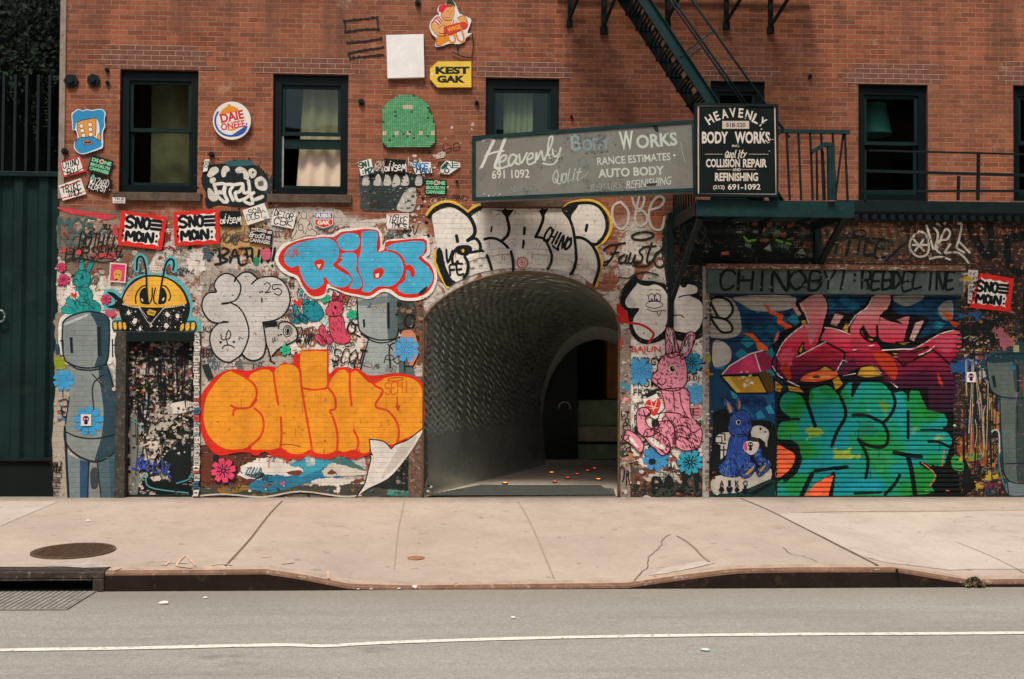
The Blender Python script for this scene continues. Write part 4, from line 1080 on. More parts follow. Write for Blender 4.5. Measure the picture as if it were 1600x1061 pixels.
a.stroke("1078,660 1084,700 1098,748", 2.5, WG); a.fill("945,570 965,572 975,610 955,600", '#1d2b29'); a.fill("920,852 965,848 960,858 925,862", '#2a3634')
a.specks("150,895 260,885 260,925 150,925", 20, 2, 5, ['#c9c6ba', '#8b9a98']); a.specks("480,700 530,690 540,740 470,760", 26, 1.5, 4, ['#c2c3b7', '#565a54']); a.specks("560,620 760,620 760,700 560,700", 40, 2, 7, ['#75786f', '#6a6d66'])
a.specks("640,840 860,820 860,880 640,890", 30, 2, 5, ['#6c6f68', '#75786f'])
a.specks("130,650 1080,560 1100,870 130,920", 90, 1, 4, ['#5c5f58', '#6f736b', '#8a8d84'])
a.build('sign_board', LS)
a = Art(0.0, 'board', PL); full(); fr_ = "738,213 1085,187 1087.5,299.5 738,314"
q = pts(fr_); inn = [(743.5, 218), (1081, 192), (1083, 294), (743.5, 308.5)]
o1 = .03
for i in range(4):
    j = (i + 1) % 4; aa = Art(0.0, 'board', PL)
    a.n = 0; a.base = -.02; a.slab([q[i], q[j], inn[j], inn[i]], M_IRON, .035)
a.build('sign_frame', LS)
b = MB(); p = W(760, 250, -.3); b.bar(W(765, 240, -.3), W(765, 240, -.0), .04, .04, M_IROND); b.bar(W(765, 300, -.3), W(765, 300, 0), .04, .04, M_IROND); b.build('sign_bracket', LS)

YS = YF - .06
BS = thing('shop_sign', 'black shop sign with white lettering and border hung on the fire escape platform', 'sign', W(1150, 300, YS))
PB = (Vector((0, YS, 0)), Vector((0, -1, 0)))
a = Art(0, 'board', PB); full(); a.base = -.05
M_BLK = plain('black_sign_enamel', (0.008, 0.013, 0.012), .35, 0, .2, 5)
a.slab([(1087, 162), (1214.5, 163.5), (1215, 307), (1087.5, 306)], M_BLK, .05)
view(1040, 160, .25445); WB = '#dccfc0'
a.stroke("200,20 670,22 680,565 202,562", 9, '#d8bfb0', True, False)
for ch, x, y, r in (('H', 270, 106, -32), ('E', 314, 84, -22), ('A', 362, 70, -12), ('V', 412, 63, -5), ('E', 462, 65, 5), ('N', 511, 77, 14), ('L', 556, 100, 24), ('Y', 594, 122, 32)):
    a.text(ch, x, y, 40 if ch != 'E' else 30, 58, WB, r, .025)
a.rect(348, 114, 513, 162, '#c9b7aa'); a.text('518-520', 431, 139, 118, 26, '#141a18', 0, .02)
a.text('BODY', 303, 216, 160, 74, WB, 0, .035); a.text('WORKS', 532, 216, 216, 74, WB, 0, .035); a.text('INC.', 432, 267, 48, 14, WB, 0, .01)
a.tag('Quality', 432, 318, 128, 44, 6, WB, 0, .22, .08, .1)
for q in ("240,318 350,318", "510,318 632,318", "315,413 404,413", "466,413 554,413"): a.stroke(q, 3, '#c9a898')
a.text('COLLISION', 352, 373, 208, 52, WB, 0, .03); a.text('REPAIR', 548, 373, 146, 52, WB, 0, .03); a.text('AND', 436, 413, 50, 18, WB, 0, .02); a.text('REFINISHING', 435, 458, 264, 52, WB, 0, .03)
a.text('(212)', 327, 524, 70, 30, WB, 0, .02); a.text('691-1092', 482, 519, 200, 36, WB, 0, .02)
a.specks("560,130 640,140 660,290 600,290 590,200", 45, 2, 7, ['#0b1210', WB, '#0b1210']); a.specks("440,40 490,40 500,100 430,80", 10, 2, 6, ['#0b1210'])
a.build('sign_board', BS)
b = MB(); c0, c1 = W(1086, 161, YS), W(1216, 308, YS)
for bx in (((c0.x, YS - .012, c0.z - .03), (c1.x, YS + .05, c0.z)), ((c0.x, YS - .012, c1.z), (c1.x, YS + .05, c1.z + .03)), ((c0.x, YS - .010, c1.z + .03), (c0.x + .03, YS + .05, c0.z - .03)), ((c1.x - .025, YS - .010, c1.z + .03), (c1.x, YS + .05, c0.z - .03))): b.box(*bx, M_IROND)
b.build('sign_frame', BS)

# ------------------------------------------------------------------ small fittings on the wall
def anchor(u, v, r, n=5):
    b = MB(); p = W(u, v); b.disc((p.x, 0, p.z), r, .035, M_IROND, n=n); b.disc((p.x, -.035, p.z), r * .45, .03, M_IROND, n=8); b.build('wall_anchor', BLD)
for u, v, r, n in ((112, 127, .095, 6), (147, 126, .085, 7), (565, 160, .045, 8), (745, 161, .03, 8), (653, 5, .04, 8), (1265, 120, .028, 8), (331, 242, .04, 7), (102, 237, .045, 6), (893, 183, .02, 7), (168, 110, .03, 5), (169, 130, .03, 5), (714, 284, .018, 6)): anchor(u, v, r, n)

# ------------------------------------------------------------------ pavement fittings and litter
p = on_pave(115, 861); MH = thing('manhole_cover', 'rusty round manhole cover set in the pavement near the left corner', 'manhole', (p.x, p.y, p.z))
M_MH = plain('rusty_cast_iron', (0.10, 0.058, 0.036), .75, .2, .5, 16, dirt=(.06, .05, .04), bump=.5)
rx = abs(on_pave(178, 861).x - on_pave(52, 861).x) / 2; tilt = (pave_z(p.x, p.y + .3) - pave_z(p.x, p.y - .3)) / .6
def lid(r0, r1, dz, m, nm, par, n=36):
    b = MB(); vs = []; 
    for k, (r, h) in enumerate(((r1, dz - .02), (r1, dz), (r0, dz))):
        for j in range(n):
            t = 6.283 * j / n; x, y = r * math.cos(t), r * math.sin(t); vs.append((p.x + x, p.y + y, p.z + tilt * y + h))
    fs = [(k * n + j, k * n + (j + 1) % n, (k + 1) * n + (j + 1) % n, (k + 1) * n + j) for k in (0, 1) for j in range(n)]
    if r0 < r1 * .9: fs.append(tuple(2 * n + j for j in range(n)))
    b.add(vs, fs, m); return b.build(nm, par)
lid(.1, rx * .94, .012, M_MH, 'cover', MH); lid(rx * .945, rx, .010, plain('iron_rim', (.15, .10, .07), .7, .2, .4, 12), 'cover_rim', MH)
b = MB()
for i in range(-6, 7):
    for j in range(-6, 7):
        x, y = i * rx / 7, j * rx / 7
        if x * x + y * y < (rx * .85) ** 2: b.box((p.x + x - .018, p.y + y - .018, p.z + tilt * y + .011), (p.x + x + .018, p.y + y + .018, p.z + tilt * y + .016), M_MH)
b.build('tread_pattern', MH)
p = on_pave(650, 872); b = MB(); b.disc((p.x, p.y, p.z - .01), .085, .016, plain('rust_cap', (.36, .16, .09), .85, 0, .4, 20, dirt=(.42, .28, .2)), axis='Z'); tagp(b.build('valve_cover'), 'small rust coloured valve cover in the pavement in front of the arch', 'valve cover')
# catch basin at the left edge
SD = thing('storm_drain', 'kerb inlet storm drain with dark mouth and iron grate at the left road edge', 'storm drain', (XD1 - .6, KY, ZG))
zt_ = W(100, 897, KY + .2).z
b = MB(); cap = plain('inlet_iron', (0.055, 0.045, 0.035), .7, .1, .5, 9, dirt=(.20, .15, .11), bump=.4)
zc = ktop(XD1)
b.box((XD0, KY - .02, zc - .055), (XD1, KY + .16, zc + .005), cap); b.box((XD1 - .10, KY - .02, ZG - .05), (XD1, KY + .1, zc - .055), cap); b.box((XD0, KY - .018, zc - .075), (XD1 - .10, KY + .02, zc - .055), cap); b.build('inlet_head', SD, bevel=.01)
b = MB(); b.box((XD0, KY + .1, ZG - .2), (XD1 - .1, KY + .12, zc - .06), M_BLACK); b.box((XD0, KY - .01, ZG - .06), (XD1 - .1, KY + .1, ZG + .004), M_BLACK); b.build('inlet_mouth', SD)
b = MB(); b.box((XD0, KY + .05, zc + .005), (XD1 - .02, KY + .16, zc + .012), plain('gritty_gap', (.05, .045, .035), .9, 0, .5, 30, dirt=(.25, .2, .16))); b.build('inlet_lid', SD)
gx0, gx1_ = kx(-60), G(128, 938, ZG).x; gy0 = G(60, 953, ZG).y
b = MB(); b.box((gx0, gy0, ZG - .005), (gx1_, KY - .02, ZG + .001), plain('grate_dark', (.20, .185, .16), .8))
for i in range(40):
    x = gx0 + i * .05
    if x < gx1_ - .03: b.box((x, gy0 + .02, ZG + .001), (x + .03, KY - .03, ZG + .006), plain('worn_grate', (.27, .25, .215), .7, 0, .4, 14))
b.box((gx0, gy0, ZG + .001), (gx1_, gy0 + .02, ZG + .006), plain('worn_grate', (.2, .2, .2))); b.box((gx1_ - .02, gy0 + .02, ZG + .001), (gx1_, KY - .03, ZG + .006), plain('worn_grate', (.2, .2, .2))); b.build('grate', SD)
def scrap(u, v, s, col, label, name='litter', cat='litter', group=None, road=True, h=.4):
    p = G(u, v, ZG) if road else on_pave(u, v); m = plain('litter_%s' % name + str(col), col, .8, 0, .1); n = 9; vs = []; b = MB()
    ph = random.uniform(0, 6)
    for j in range(n): t = 6.283 * j / n; r = s * random.uniform(.6, 1.1); vs.append((p.x + r * math.cos(t) * 1.3, p.y + r * math.sin(t) * .7, p.z + .006 + s * h * random.uniform(0, .8)))
    vs.append((p.x, p.y, p.z + .01 + s * h)); k = len(vs); vs += [(x, y, max(p.z + .001, z - .004)) for x, y, z in vs]
    fs = [(j, (j + 1) % n, n) for j in range(n)] + [(k + (j + 1) % n, k + j, k + n) for j in range(n)] + [((j + 1) % n, j, k + j, k + (j + 1) % n) for j in range(n)]
    b.add(vs, fs, m); tagp(b.build(name), label, cat, group)
scrap(257, 943, .036, (.75, .72, .66), 'white paper scrap on the asphalt below the left kerb', 'paper_scrap', 'litter')
scrap(648, 920, .032, (.78, .72, .68), 'crumpled white tissue in the gutter below the arch', 'crumpled_tissue', 'litter', h=.8)
scrap(321, 935, .02, (.7, .68, .62), 'tiny pale paper crumb right of the paper scrap on the road', 'paper_scrap', 'litter')
scrap(802, 966, .02, (.7, .66, .6), 'tiny pale paper crumb on the asphalt below the middle of the kerb', 'paper_scrap', 'litter')
scrap(137, 814, .028, (.75, .74, .7), 'flat white paper scrap on the pavement left of the manhole', 'paper_scrap', 'litter', road=False, h=.2)
scrap(884, 918, .022, (.08, .11, .2), 'tiny dark blue wrapper in the gutter right of the arch', 'wrapper', 'litter', h=.7)
scrap(1102, 1016, .03, (.5, .6, .62), 'pale blue wrapper scrap on the road below the white line', 'wrapper', 'litter', h=.2)
for i in range(14):
    u = 560 + i * 30 + random.uniform(-12, 12); scrap(u, 921.5 - (u - 560) * .011, random.uniform(.008, .016), (.62, .55, .48), 'pale crumb of gutter grit along the dropped kerb', 'gutter_grit', 'grit', 'crumbs of grit along the dropped kerb')
lf_ = MB(); c = G(1521, 916, ZG); lm = plain('dead_leaves', (.13, .11, .05), .9, 0, .6, 30); lm2 = plain('brown_leaves', (.07, .05, .03), .9, 0, .5, 30)
for i in range(240):
    r = random.random() ** .6; t = random.uniform(0, 6.283); pz = Vector((c.x + .115 * r * math.cos(t), c.y + .07 * r * math.sin(t), ZG + .008 + .085 * (1 - r) * random.random() + .008)); s = random.uniform(.012, .026)
    nn = Vector((random.uniform(-1, 1), random.uniform(-1, 1), random.uniform(.1, 1))).normalized(); u_ = nn.orthogonal().normalized(); v_ = nn.cross(u_)
    lf_.add([pz - u_ * s, pz + v_ * s * .6, pz + u_ * s, pz - v_ * s * .6 + nn * .006], [(0, 1, 2, 3)], random.choice((lm, lm, lm2)))
tagp(lf_.build('leaf_clump'), 'clump of dead leaves lying against the kerb at the right', 'leaves')
b = MB(); p0 = W(1401, 889, KY - .012); b.bar(W(1401, 889, KY - .004), W(1405, 918, KY - .006), .02, .006, M_BLACK); tagp(b.build('kerb_gap'), kind='structure')
# ------------------------------------------------------------------ paint on the wall: every piece is one part of the building
WHT, BLK, RED, ORG, SKY, TEAL = '#ebe2d6', '#0c1613', '#dd2a1c', '#f39a24', '#49b3d6', '#1d9aa0'
GRY, DGR, PNK, YEL, BLU, GRN = '#89928e', '#2c4753', '#f090a6', '#f2c04c', '#2a5fae', '#2fae74'
def piece(a, name, label, slats=None):
    o = a.build(name, BLD, slats)
    if label: o['label'] = label
    return o
# --- ground coats: patches of old white, buff and grey the pieces stand on, with dark fills for shade
a = Art(-0.0006, wear=.8); full(); a.rag = 2.2
a.fill("985,540 1000,532 1040,520 1098,515 1103,600 1102,720 1090,742 1040,740 1000,725 986,700", WHT)
a.fill("92,395 130,372 178,400 190,470 170,500 100,505", '#d9cfc2'); a.fill("105,440 150,410 160,480 110,490", WHT)
a.fill("455,480 470,455 560,450 640,460 655,520 650,575 560,585 470,580 440,530", WHT); a.fill("300,395 318,388 322,420 305,430 296,420", WHT)
a.fill("315,345 420,340 435,375 400,398 330,390", '#c69a64'); a.fill("415,330 520,326 540,350 470,372 430,390 415,360", '#c9bfb2')
a.fill("545,350 600,340 640,352 600,365 560,362", '#d6cabc'); a.rag = 5; a.fill("312,432 345,418 400,425 395,450 330,470", '#a9a196'); a.fill("312,480 340,470 390,520 350,540 312,530", '#c3bab0'); a.fill("400,430 445,440 440,480 415,470", '#8d867c'); a.rag = 2.2; a.fill("312,545 372,560 468,555 470,580 400,590 330,590 312,600", '#b5ada2')
a.fill("310,700 345,695 420,705 430,770 318,772", '#5a3226'); a.fill("86,500 110,495 108,580 88,600", '#8e8474'); a.fill("86,600 104,590 106,770 86,774", '#b2a898')
a.fill("100,335 190,328 240,345 235,410 180,430 100,420", '#7d6a5a'); a.fill("120,345 180,340 200,380 140,395", '#a08c7a')
a.fill("1110,345 1280,342 1290,412 1112,412", '#12201c'); a.fill("1285,345 1600,345 1600,425 1500,425 1288,412", '#3a2a22'); a.fill("1300,360 1400,352 1410,400 1310,405", '#54402f')  # dark fills below the platforms: black paint plus the fire escape's shade
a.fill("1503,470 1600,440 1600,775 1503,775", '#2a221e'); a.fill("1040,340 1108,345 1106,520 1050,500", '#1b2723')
a.fill("985,735 1100,738 1100,775 986,775", '#6d4a3a'); a.fill("985,760 1030,748 1100,765 1100,776 986,776", '#2e322d'); a.fill("1010,742 1050,738 1062,752 1020,756", '#c9bdae'); a.fill("648,470 662,460 662,560 640,560 642,500", '#7a5040')
a.specks("620,225 745,180 748,330 600,330", 40, 1, 3.2, ['#d8c8b8', '#c4b0a0'], .8)
a.specks("310,345 645,340 645,550 310,550", 260, .8, 3.2, ['#cfc5b8', '#8c6a50', '#5b3a2c', '#b9ad9e', '#3a3a35', '#b07a48', '#d8a45c'])
a.specks("108,345 290,350 290,510 108,510", 150, 1, 5, ['#cfc5b8', '#6b4638', '#3a3630', '#b9ad9e', '#a0512f', '#8a3030'])
a.specks("640,250 690,245 700,330 650,345 640,420 632,350", 120, .8, 3, ['#d5cabd', '#1c201d', '#e2d9cc', '#b54848'])
a.specks("600,365 665,330 668,470 640,470", 70, .8, 3.4, ['#d5cabd', '#1c201d', '#6a4a3c'])
a.specks("1300,355 1590,355 1590,420 1300,400", 90, .8, 3, ['#141d1a', '#6a4434', '#8d7e70', '#a05138', '#20332c'])
a.specks("1515,485 1590,485 1590,765 1515,765", 120, 1, 4, ['#10201c', '#6a4434', '#8d7e70', '#b06a34', '#1e4c6a', '#7a2d3c', '#c9a24a', '#171d1b'])
a.specks("985,690 1103,690 1103,775 985,775", 90, 1, 4, ['#d5cabd', '#5a2d20', '#1f2320', '#8a4a34'])
piece(a, 'old_paint_and_shade', 'patches of old white, buff and grey paint under the graffiti, painted dark for shade below the fire escape')['kind'] = 'stuff'
# years of small tags and scrawl showing in the gaps between the big pieces
a = Art(-0.0058, wear=.7); full(); rs = random.getstate(); random.seed(77)
AB = 'ABCDEHIKLMNORSTUVXYZ'
for (x0, y0, x1, y1, k, cols) in ((98, 335, 310, 520, 70, ['#1a2420', '#4d5c56', '#8a2f2f', '#e0d6ca', '#2c4a4a']), (310, 340, 655, 600, 210, ['#1a2420', '#39413c', '#6d6a62', '#8a4a3a', '#e6dccf', '#4f6a74', '#a06a3a']), (310, 690, 655, 770, 22, ['#1a2420', '#e6dccf', '#2d6f86', '#8a3a30']), (985, 540, 1103, 770, 50, ['#1f2622', '#5a605a', '#8a4a3a', '#3a5a52']), (1045, 345, 1590, 410, 70, ['#0d1714', '#2c3a34', '#5a5148', '#7a4a36', '#1c2a26']), (1510, 470, 1598, 770, 70, ['#0d1714', '#7a6a58', '#1f4a66', '#8a3a2c', '#a58a4a', '#5a6a62']), (560, 225, 745, 330, 14, ['#d8c8b8', '#3a2a24'])):
    for j in range(k):
        cx, cy = random.uniform(x0 + 8, x1 - 8), random.uniform(y0 + 5, y1 - 5); wd = random.uniform(10, 30); hh = random.uniform(5, 15); lw = random.uniform(.7, 1.9); c_ = random.choice(cols)
        if cx - wd / 2 < x0: cx = x0 + wd / 2
        if cx + wd / 2 > x1: cx = x1 - wd / 2
        n0 = a.n
        if random.random() < .6: a.tag(''.join(random.choice(AB) for _ in range(random.randint(2, 5))), cx, cy, wd, hh, lw, c_, random.uniform(-15, 15), random.uniform(0, .4), .45)
        else: a.scribble(cx, cy, wd, hh, lw, c_, random.randint(3, 6), random.uniform(-20, 20))
        a.n = n0 + .15 if n0 < 16 else .5
random.setstate(rs)
piece(a, 'graffiti_scrawl', 'small dark tags and scribbles crowding the gaps')['kind'] = 'stuff'
# torn layers along the foot of the wall
view(300, 520, 400 / 1516.0)
a = Art(-0.0055, wear=.5); a.rag = 1.4
a.fill("40,930 160,900 305,902 430,930 660,900 900,890 1180,890 1315,900 1315,962 900,962 650,940 400,968 50,972", '#4a4a40'); a.fill("160,930 200,900 300,898 340,925 250,950 170,955", '#9a7434')
a.fill("340,900 430,840 560,790 700,740 900,745 960,770 1030,830 900,850 700,880 560,930 400,940", '#2c7fa0', n=3); a.fill("560,790 700,745 860,750 780,800 640,850", '#3fa0b8'); a.fill("820,750 900,745 1030,820 960,830", '#4a7a74')
a.fill("250,830 300,780 360,755 400,740 520,745 560,775 640,800 660,830 560,845 440,840 400,865 340,865 290,850", WHT, n=3); a.fill("780,830 800,790 850,775 940,795 1040,830 960,845 800,850", '#ded2c2', n=3); a.fill("710,880 790,855 860,862 1000,870 1030,890 890,900 870,960 850,910 760,905", WHT, n=3)
a.fill("330,850 345,815 370,840 400,820 430,840 400,865", '#2d2a26'); a.fill("560,825 640,815 655,835 600,845", '#7a4030'); a.fill("805,835 830,805 850,835", '#7a4a34'); a.fill("940,880 1000,865 1030,880 960,895", '#6a4634')
a.fill("1170,910 1310,905 1310,960 1180,965", '#2f7f78'); a.specks("1170,905 1310,905 1310,965 1170,965", 40, 4, 12, ['#b08a3a', '#8a4030', '#3aa09a', '#5a6a40'])
a.specks("40,900 1310,890 1310,965 50,972", 110, 4, 13, ['#d9d0c4', '#3a3a34', '#2c7fa0', '#8a6a34', '#6a4636', '#171c1a'])
a.fill("520,885 545,880 550,895 525,897", '#c86a9a'); a.fill("70,720 250,740 280,830 130,880 60,870", '#6a3a2a'); a.fill("130,725 170,740 160,790 120,800", '#20241f')
a.fill("1180,740 1370,560 1370,900 1060,905 1200,830", '#232824'); a.specks("1200,700 1370,640 1370,890 1220,890", 50, 4, 12, ['#8a8478', '#3b4a40', '#101613', '#6a6a60'])
a.scribble(1270, 810, 120, 130, 9, BLK, 4)
a.stroke("40,965 200,955 420,972 640,938 880,968 1000,962", 9, '#d8ccbc', n=3); a.stroke("60,978 250,968 430,984 650,952 900,978", 6, '#1a1714')
piece(a, 'torn_paint_layers', 'peeling blue, white and rusty paint layers along the foot of the wall')

# --- tall grey robot figure at the left corner
a = Art(-0.0075); view(80, 470, .30151)
a.fill("40,115 70,70 120,48 180,38 250,50 300,80 322,112 322,165 352,155 356,190 335,240 342,300 352,420 320,300 300,330 80,330 55,280 40,240", WHT, n=3)
a.fill("22,235 40,225 48,265 25,275", '#2c4a58'); a.fill("330,200 345,180 362,230 360,290 345,310 330,280", '#2c4a58'); a.fill("20,300 62,295 75,350 25,350", '#8f9a20')
a.fill("105,330 290,330 330,470 352,690 335,780 250,832 160,825 80,740 72,650 95,470", GRY, n=3)
a.fill("290,335 325,440 352,690 335,780 250,832 225,830 262,700 272,560 245,350", DGR, n=3)
a.fill("85,790 150,825 195,832 190,1040 92,1040 80,900", '#7b8789', False); a.fill("150,826 196,832 190,1040 150,1040", '#2e5070', False)
a.fill("240,832 345,780 347,1036 262,1040", '#526a72', False); a.fill("300,810 347,782 347,1036 310,1038", '#3a5b68', False); a.fill("200,850 240,838 262,1040 192,1040", '#8f908a', False); a.fill("205,880 240,870 245,960 210,970", '#3c4548')
a.fill("65,112 100,82 190,60 270,74 298,100 300,200 292,315 250,342 175,348 100,328 70,300 60,200", GRY, n=3)
a.fill("205,62 270,74 298,100 300,200 292,315 250,342 225,345 250,250 238,130", DGR, n=3); a.fill("75,115 180,72 185,80 80,125", '#c3c9c4')
a.fill("75,165 125,150 128,190 78,195", '#838c88')
a.fill("96,190 112,188 116,270 102,274", '#16222e', False); a.fill("238,135 260,133 262,285 242,285", '#16222e', False)
for q, wd in (("62,112 100,80 190,56 275,70 302,102", 9), ("62,112 58,220 70,300 100,328 175,348 250,340 292,310 303,200 302,102", 8), ("92,320 130,350 190,360 250,352 290,325", 8), ("290,335 322,440 350,560 352,690", 8), ("215,380 270,445", 6), ("276,382 218,435 222,565", 7), ("78,680 140,705 220,714 300,702 350,682", 7), ("72,650 72,720 110,780 180,822 250,832 310,800 350,765", 9), ("72,660 78,780 92,1038", 12), ("196,835 190,1038", 7), ("240,838 262,1040", 6), ("50,210 62,205 62,280 50,285", 6), ("318,200 320,290", 7), ("322,230 345,228", 6), ("95,500 75,640", 6), ("40,520 80,510 85,545 55,550 60,600 45,620", 6), ("60,440 62,500", 4)): a.stroke(q, wd, '#0f2230')
a.specks("30,550 70,540 75,610 40,620", 14, 3, 9, ['#2c4ea0', '#10202c', '#b04a5a', '#3b7fb0'])
a.flower(68, 410, 60, '#3f9fd0', n=8); a.flower(196, 622, 82, '#3f9fd0', n=9, rot=10)
a.scribble(30, 860, 60, 70, 5, BLK, 6); a.tag('MIHALA', 28, 940, 130, 42, 4, BLK, -86); a.ell(327, 457, 10, 10, '#d8b8a0')
piece(a, 'graffiti_robot', 'tall grey robot with blue flower belly painted at the left corner')
# small teal rabbit and flowers left of the bee
a = Art(-0.0073); view(80, 320, .16965)
def small_rabbit(a, c, dk, card='#e8e0d6', heart='#dd3a2a'):
    a.fill("262,610 255,560 275,505 300,520 310,600 318,618", c); a.fill("320,615 345,540 385,515 392,545 365,600 345,625", c)
    a.fill("225,640 260,610 330,610 362,650 358,720 330,760 260,760 215,735 198,710 205,680", c)
    a.fill("235,765 340,755 385,820 380,870 445,910 460,955 430,1000 200,1000 190,940 230,860", c); a.fill("150,860 185,840 215,900 260,960 240,1000 170,960 145,900", c); a.fill("90,960 130,930 210,960 230,1000 160,1010 100,990", c)
    a.fill("160,820 215,785 262,830 215,880", card); a.fill("180,820 200,808 212,820 235,812 238,835 215,862", heart)
    for q in ("262,610 255,560 275,505 300,520 310,600", "320,615 345,540 385,515 392,545 365,600", "225,640 260,610 330,610 362,650 358,720 330,760 260,760 215,735 198,710 225,640", "340,755 385,820 380,870 445,910 460,955", "150,860 185,840 215,900 260,960", "235,765 225,850 270,900 340,880", "300,830 330,900 400,960", "90,960 130,930 210,960"): a.stroke(q, 7, dk)
    a.ell(290, 670, 13, 13, dk); a.hatch("225,640 330,610 360,720 260,760 200,710", 60, 26, 5, dk); a.hatch("235,765 340,755 380,870 450,930 300,1000 200,980", 110, 30, 5, dk)
small_rabbit(a, '#1c9c96', '#0f4a50')
a.flower(95, 575, 48, '#dd3f68', '#301428', 6); a.flower(115, 690, 58, '#dd3f68', '#301428', 7); a.flower(505, 870, 50, '#dd3f68', '#301428', 7); a.fill("500,980 560,965 605,1000 560,1035 510,1020", '#d0506c')
piece(a, 'graffiti_rabbit', 'small teal rabbit with red heart card stencilled above the robot')
# red smear and grey-green tags
a = Art(-0.0071); view(80, 320, .16965)
a.fill("70,20 200,40 330,60 450,75 560,90 600,110 520,140 440,130 330,105 200,85 80,45", '#d0434a', n=3); a.fill("570,200 600,180 615,240 600,310 575,280", '#d0434a'); a.fill("90,415 150,400 160,430 100,440", '#d0434a'); a.fill("230,420 300,410 300,450 240,460", '#d0434a'); a.fill("380,460 580,440 580,485 400,490", '#c04a48')
a.tag('MOE', 240, 190, 330, 130, 26, '#41605c', 2); a.tag('NO', 180, 330, 200, 100, 20, '#4d6661', 0); a.stroke("390,290 440,250 470,220", 18, '#41605c')
a.tag('BOTH!!', 430, 340, 330, 150, 13, '#141f1c', 6, .1); a.tag('HORSEKC', 400, 440, 520, 110, 11, '#141f1c', -4, .25); a.stroke("140,520 300,500 480,530 600,500 650,410", 10, '#141f1c'); a.scribble(300, 500, 300, 60, 8, '#20302c', 5)
piece(a, 'graffiti_tag', 'blackened grey and red scrawl over bricks at the left corner')
# --- bee with bandana over the door
a = Art(-0.0071); view(165, 390, .13193); TQ = '#5fb6bd'
a.fill("-20,500 40,470 110,470 180,530 210,460 290,360 400,300 480,285 470,190 440,130 410,120 400,200 395,265 350,265 330,190 350,90 400,45 460,60 500,130 520,280 640,285 680,270 690,170 740,90 800,80 850,140 845,260 790,270 775,200 760,170 725,210 720,290 820,320 920,400 1000,520 1035,650 1020,800 1110,820 1130,900 1080,990 860,985 160,985 60,960 40,880 100,820 170,810 160,700 40,720 -20,690", TQ, n=3)
a.fill("160,700 180,610 230,480 320,370 440,312 560,300 700,318 830,380 930,480 985,600 1003,680 985,800 930,900 890,968 250,968 195,850", BLK, n=4)
a.fill("205,632 240,510 320,410 440,338 560,322 700,338 820,400 910,500 950,590 955,640 860,660 740,680 600,686 450,682 320,668", '#f0b43c', n=4); a.fill("205,632 240,510 320,410 380,372 330,460 300,560 290,660", '#efaa58', n=3)
a.fill("410,600 404,530 432,470 482,452 500,520 512,640 460,648 425,635", BLK); a.fill("722,600 726,530 700,470 660,452 645,540 622,640 680,646 710,630", BLK)
for q in ("362,635 358,560 385,490 430,440 490,425", "660,425 715,438 755,495 770,560 750,605"): a.stroke(q, 17, BLK)
for q in ("555,455 552,560 535,620 510,645", "592,455 572,560 578,620 605,645"): a.stroke(q, 17, BLK)
a.stroke("505,640 490,480 485,300 468,170 440,98 405,85 378,115 374,180 370,240", 24, BLK); a.stroke("640,600 662,430 690,280 715,175 755,118 795,120 812,160 808,200 800,240", 24, BLK)
a.fill("20,505 95,510 160,560 210,600 200,690 100,698 10,678 100,650 110,590", BLK)
for cx, cy in ((432, 590), (440, 605), (690, 580), (680, 597)): a.ell(cx, cy, 9, 11, WHT)
def dots(p, n, r, c):
    q = spline([(x, y) for x, y in p], False, 12)
    for i in range(n): x, y = q[int(i * (len(q) - 1) / (n - 1))]; a.ell(x, y, r, r, c, n=8)
dots([(205, 645), (320, 678), (410, 688)], 13, 7, WHT); dots([(700, 690), (820, 676), (935, 655)], 13, 7, WHT); dots([(410, 700), (460, 790), (530, 875), (600, 800), (690, 700)], 26, 6, WHT)
a.stroke("412,690 500,810", 4, WHT, smooth=False); a.stroke("690,690 545,875", 4, WHT, smooth=False)
for cx, cy, r in ((275, 745, 26), (350, 845, 34), (410, 940, 24), (735, 775, 34), (855, 785, 32), (720, 900, 38), (545, 905, 12)):
    a.fill([(cx + r * random.uniform(.5, 1.0) * math.cos(t), cy + r * random.uniform(.6, 1.3) * math.sin(t)) for t in [6.283 * i / 9 for i in range(9)]], WHT)
    for i in range(9): t = random.uniform(0, 6.28); a.ell(cx + r * 1.5 * math.cos(t), cy + r * 1.5 * math.sin(t), 4, 4, WHT, n=6)
for cx, cy in ((810, 725), (930, 715), (900, 855), (640, 845), (620, 912), (300, 940), (830, 918), (360, 735)): a.ell(cx, cy, 8, 8, WHT, n=7)
a.fill("495,740 520,705 605,730 580,788 505,770", '#e0b13a', False); a.text('GAK', 550, 748, 70, 30, BLK, 12, .02)
for cx, cy, r in ((120, 905, 12), (178, 900, 8), (230, 905, 8)): a.ell(cx, cy, 20, 46, '#f0b43c', -r)
for cx, cy, r in ((908, 920, 18), (975, 915, 10), (1040, 910, 6)): a.ell(cx, cy, 24, 48, '#f0b43c', r)
for x in (150, 205): a.stroke([(x, 855), (x, 950)], 12, BLK)
for x in (940, 1008): a.stroke([(x, 860), (x, 960)], 12, BLK)
a.stroke("90,860 150,845 250,860 250,950 110,955 90,900", 14, BLK, True); a.stroke("880,960 890,890 960,855 1060,855 1075,920 1050,965", 14, BLK)
a.rect(160, 964, 1060, 992, '#1b2b26')
piece(a, 'graffiti_bee', 'yellow bee in a black bandana painted above the sticker covered door')

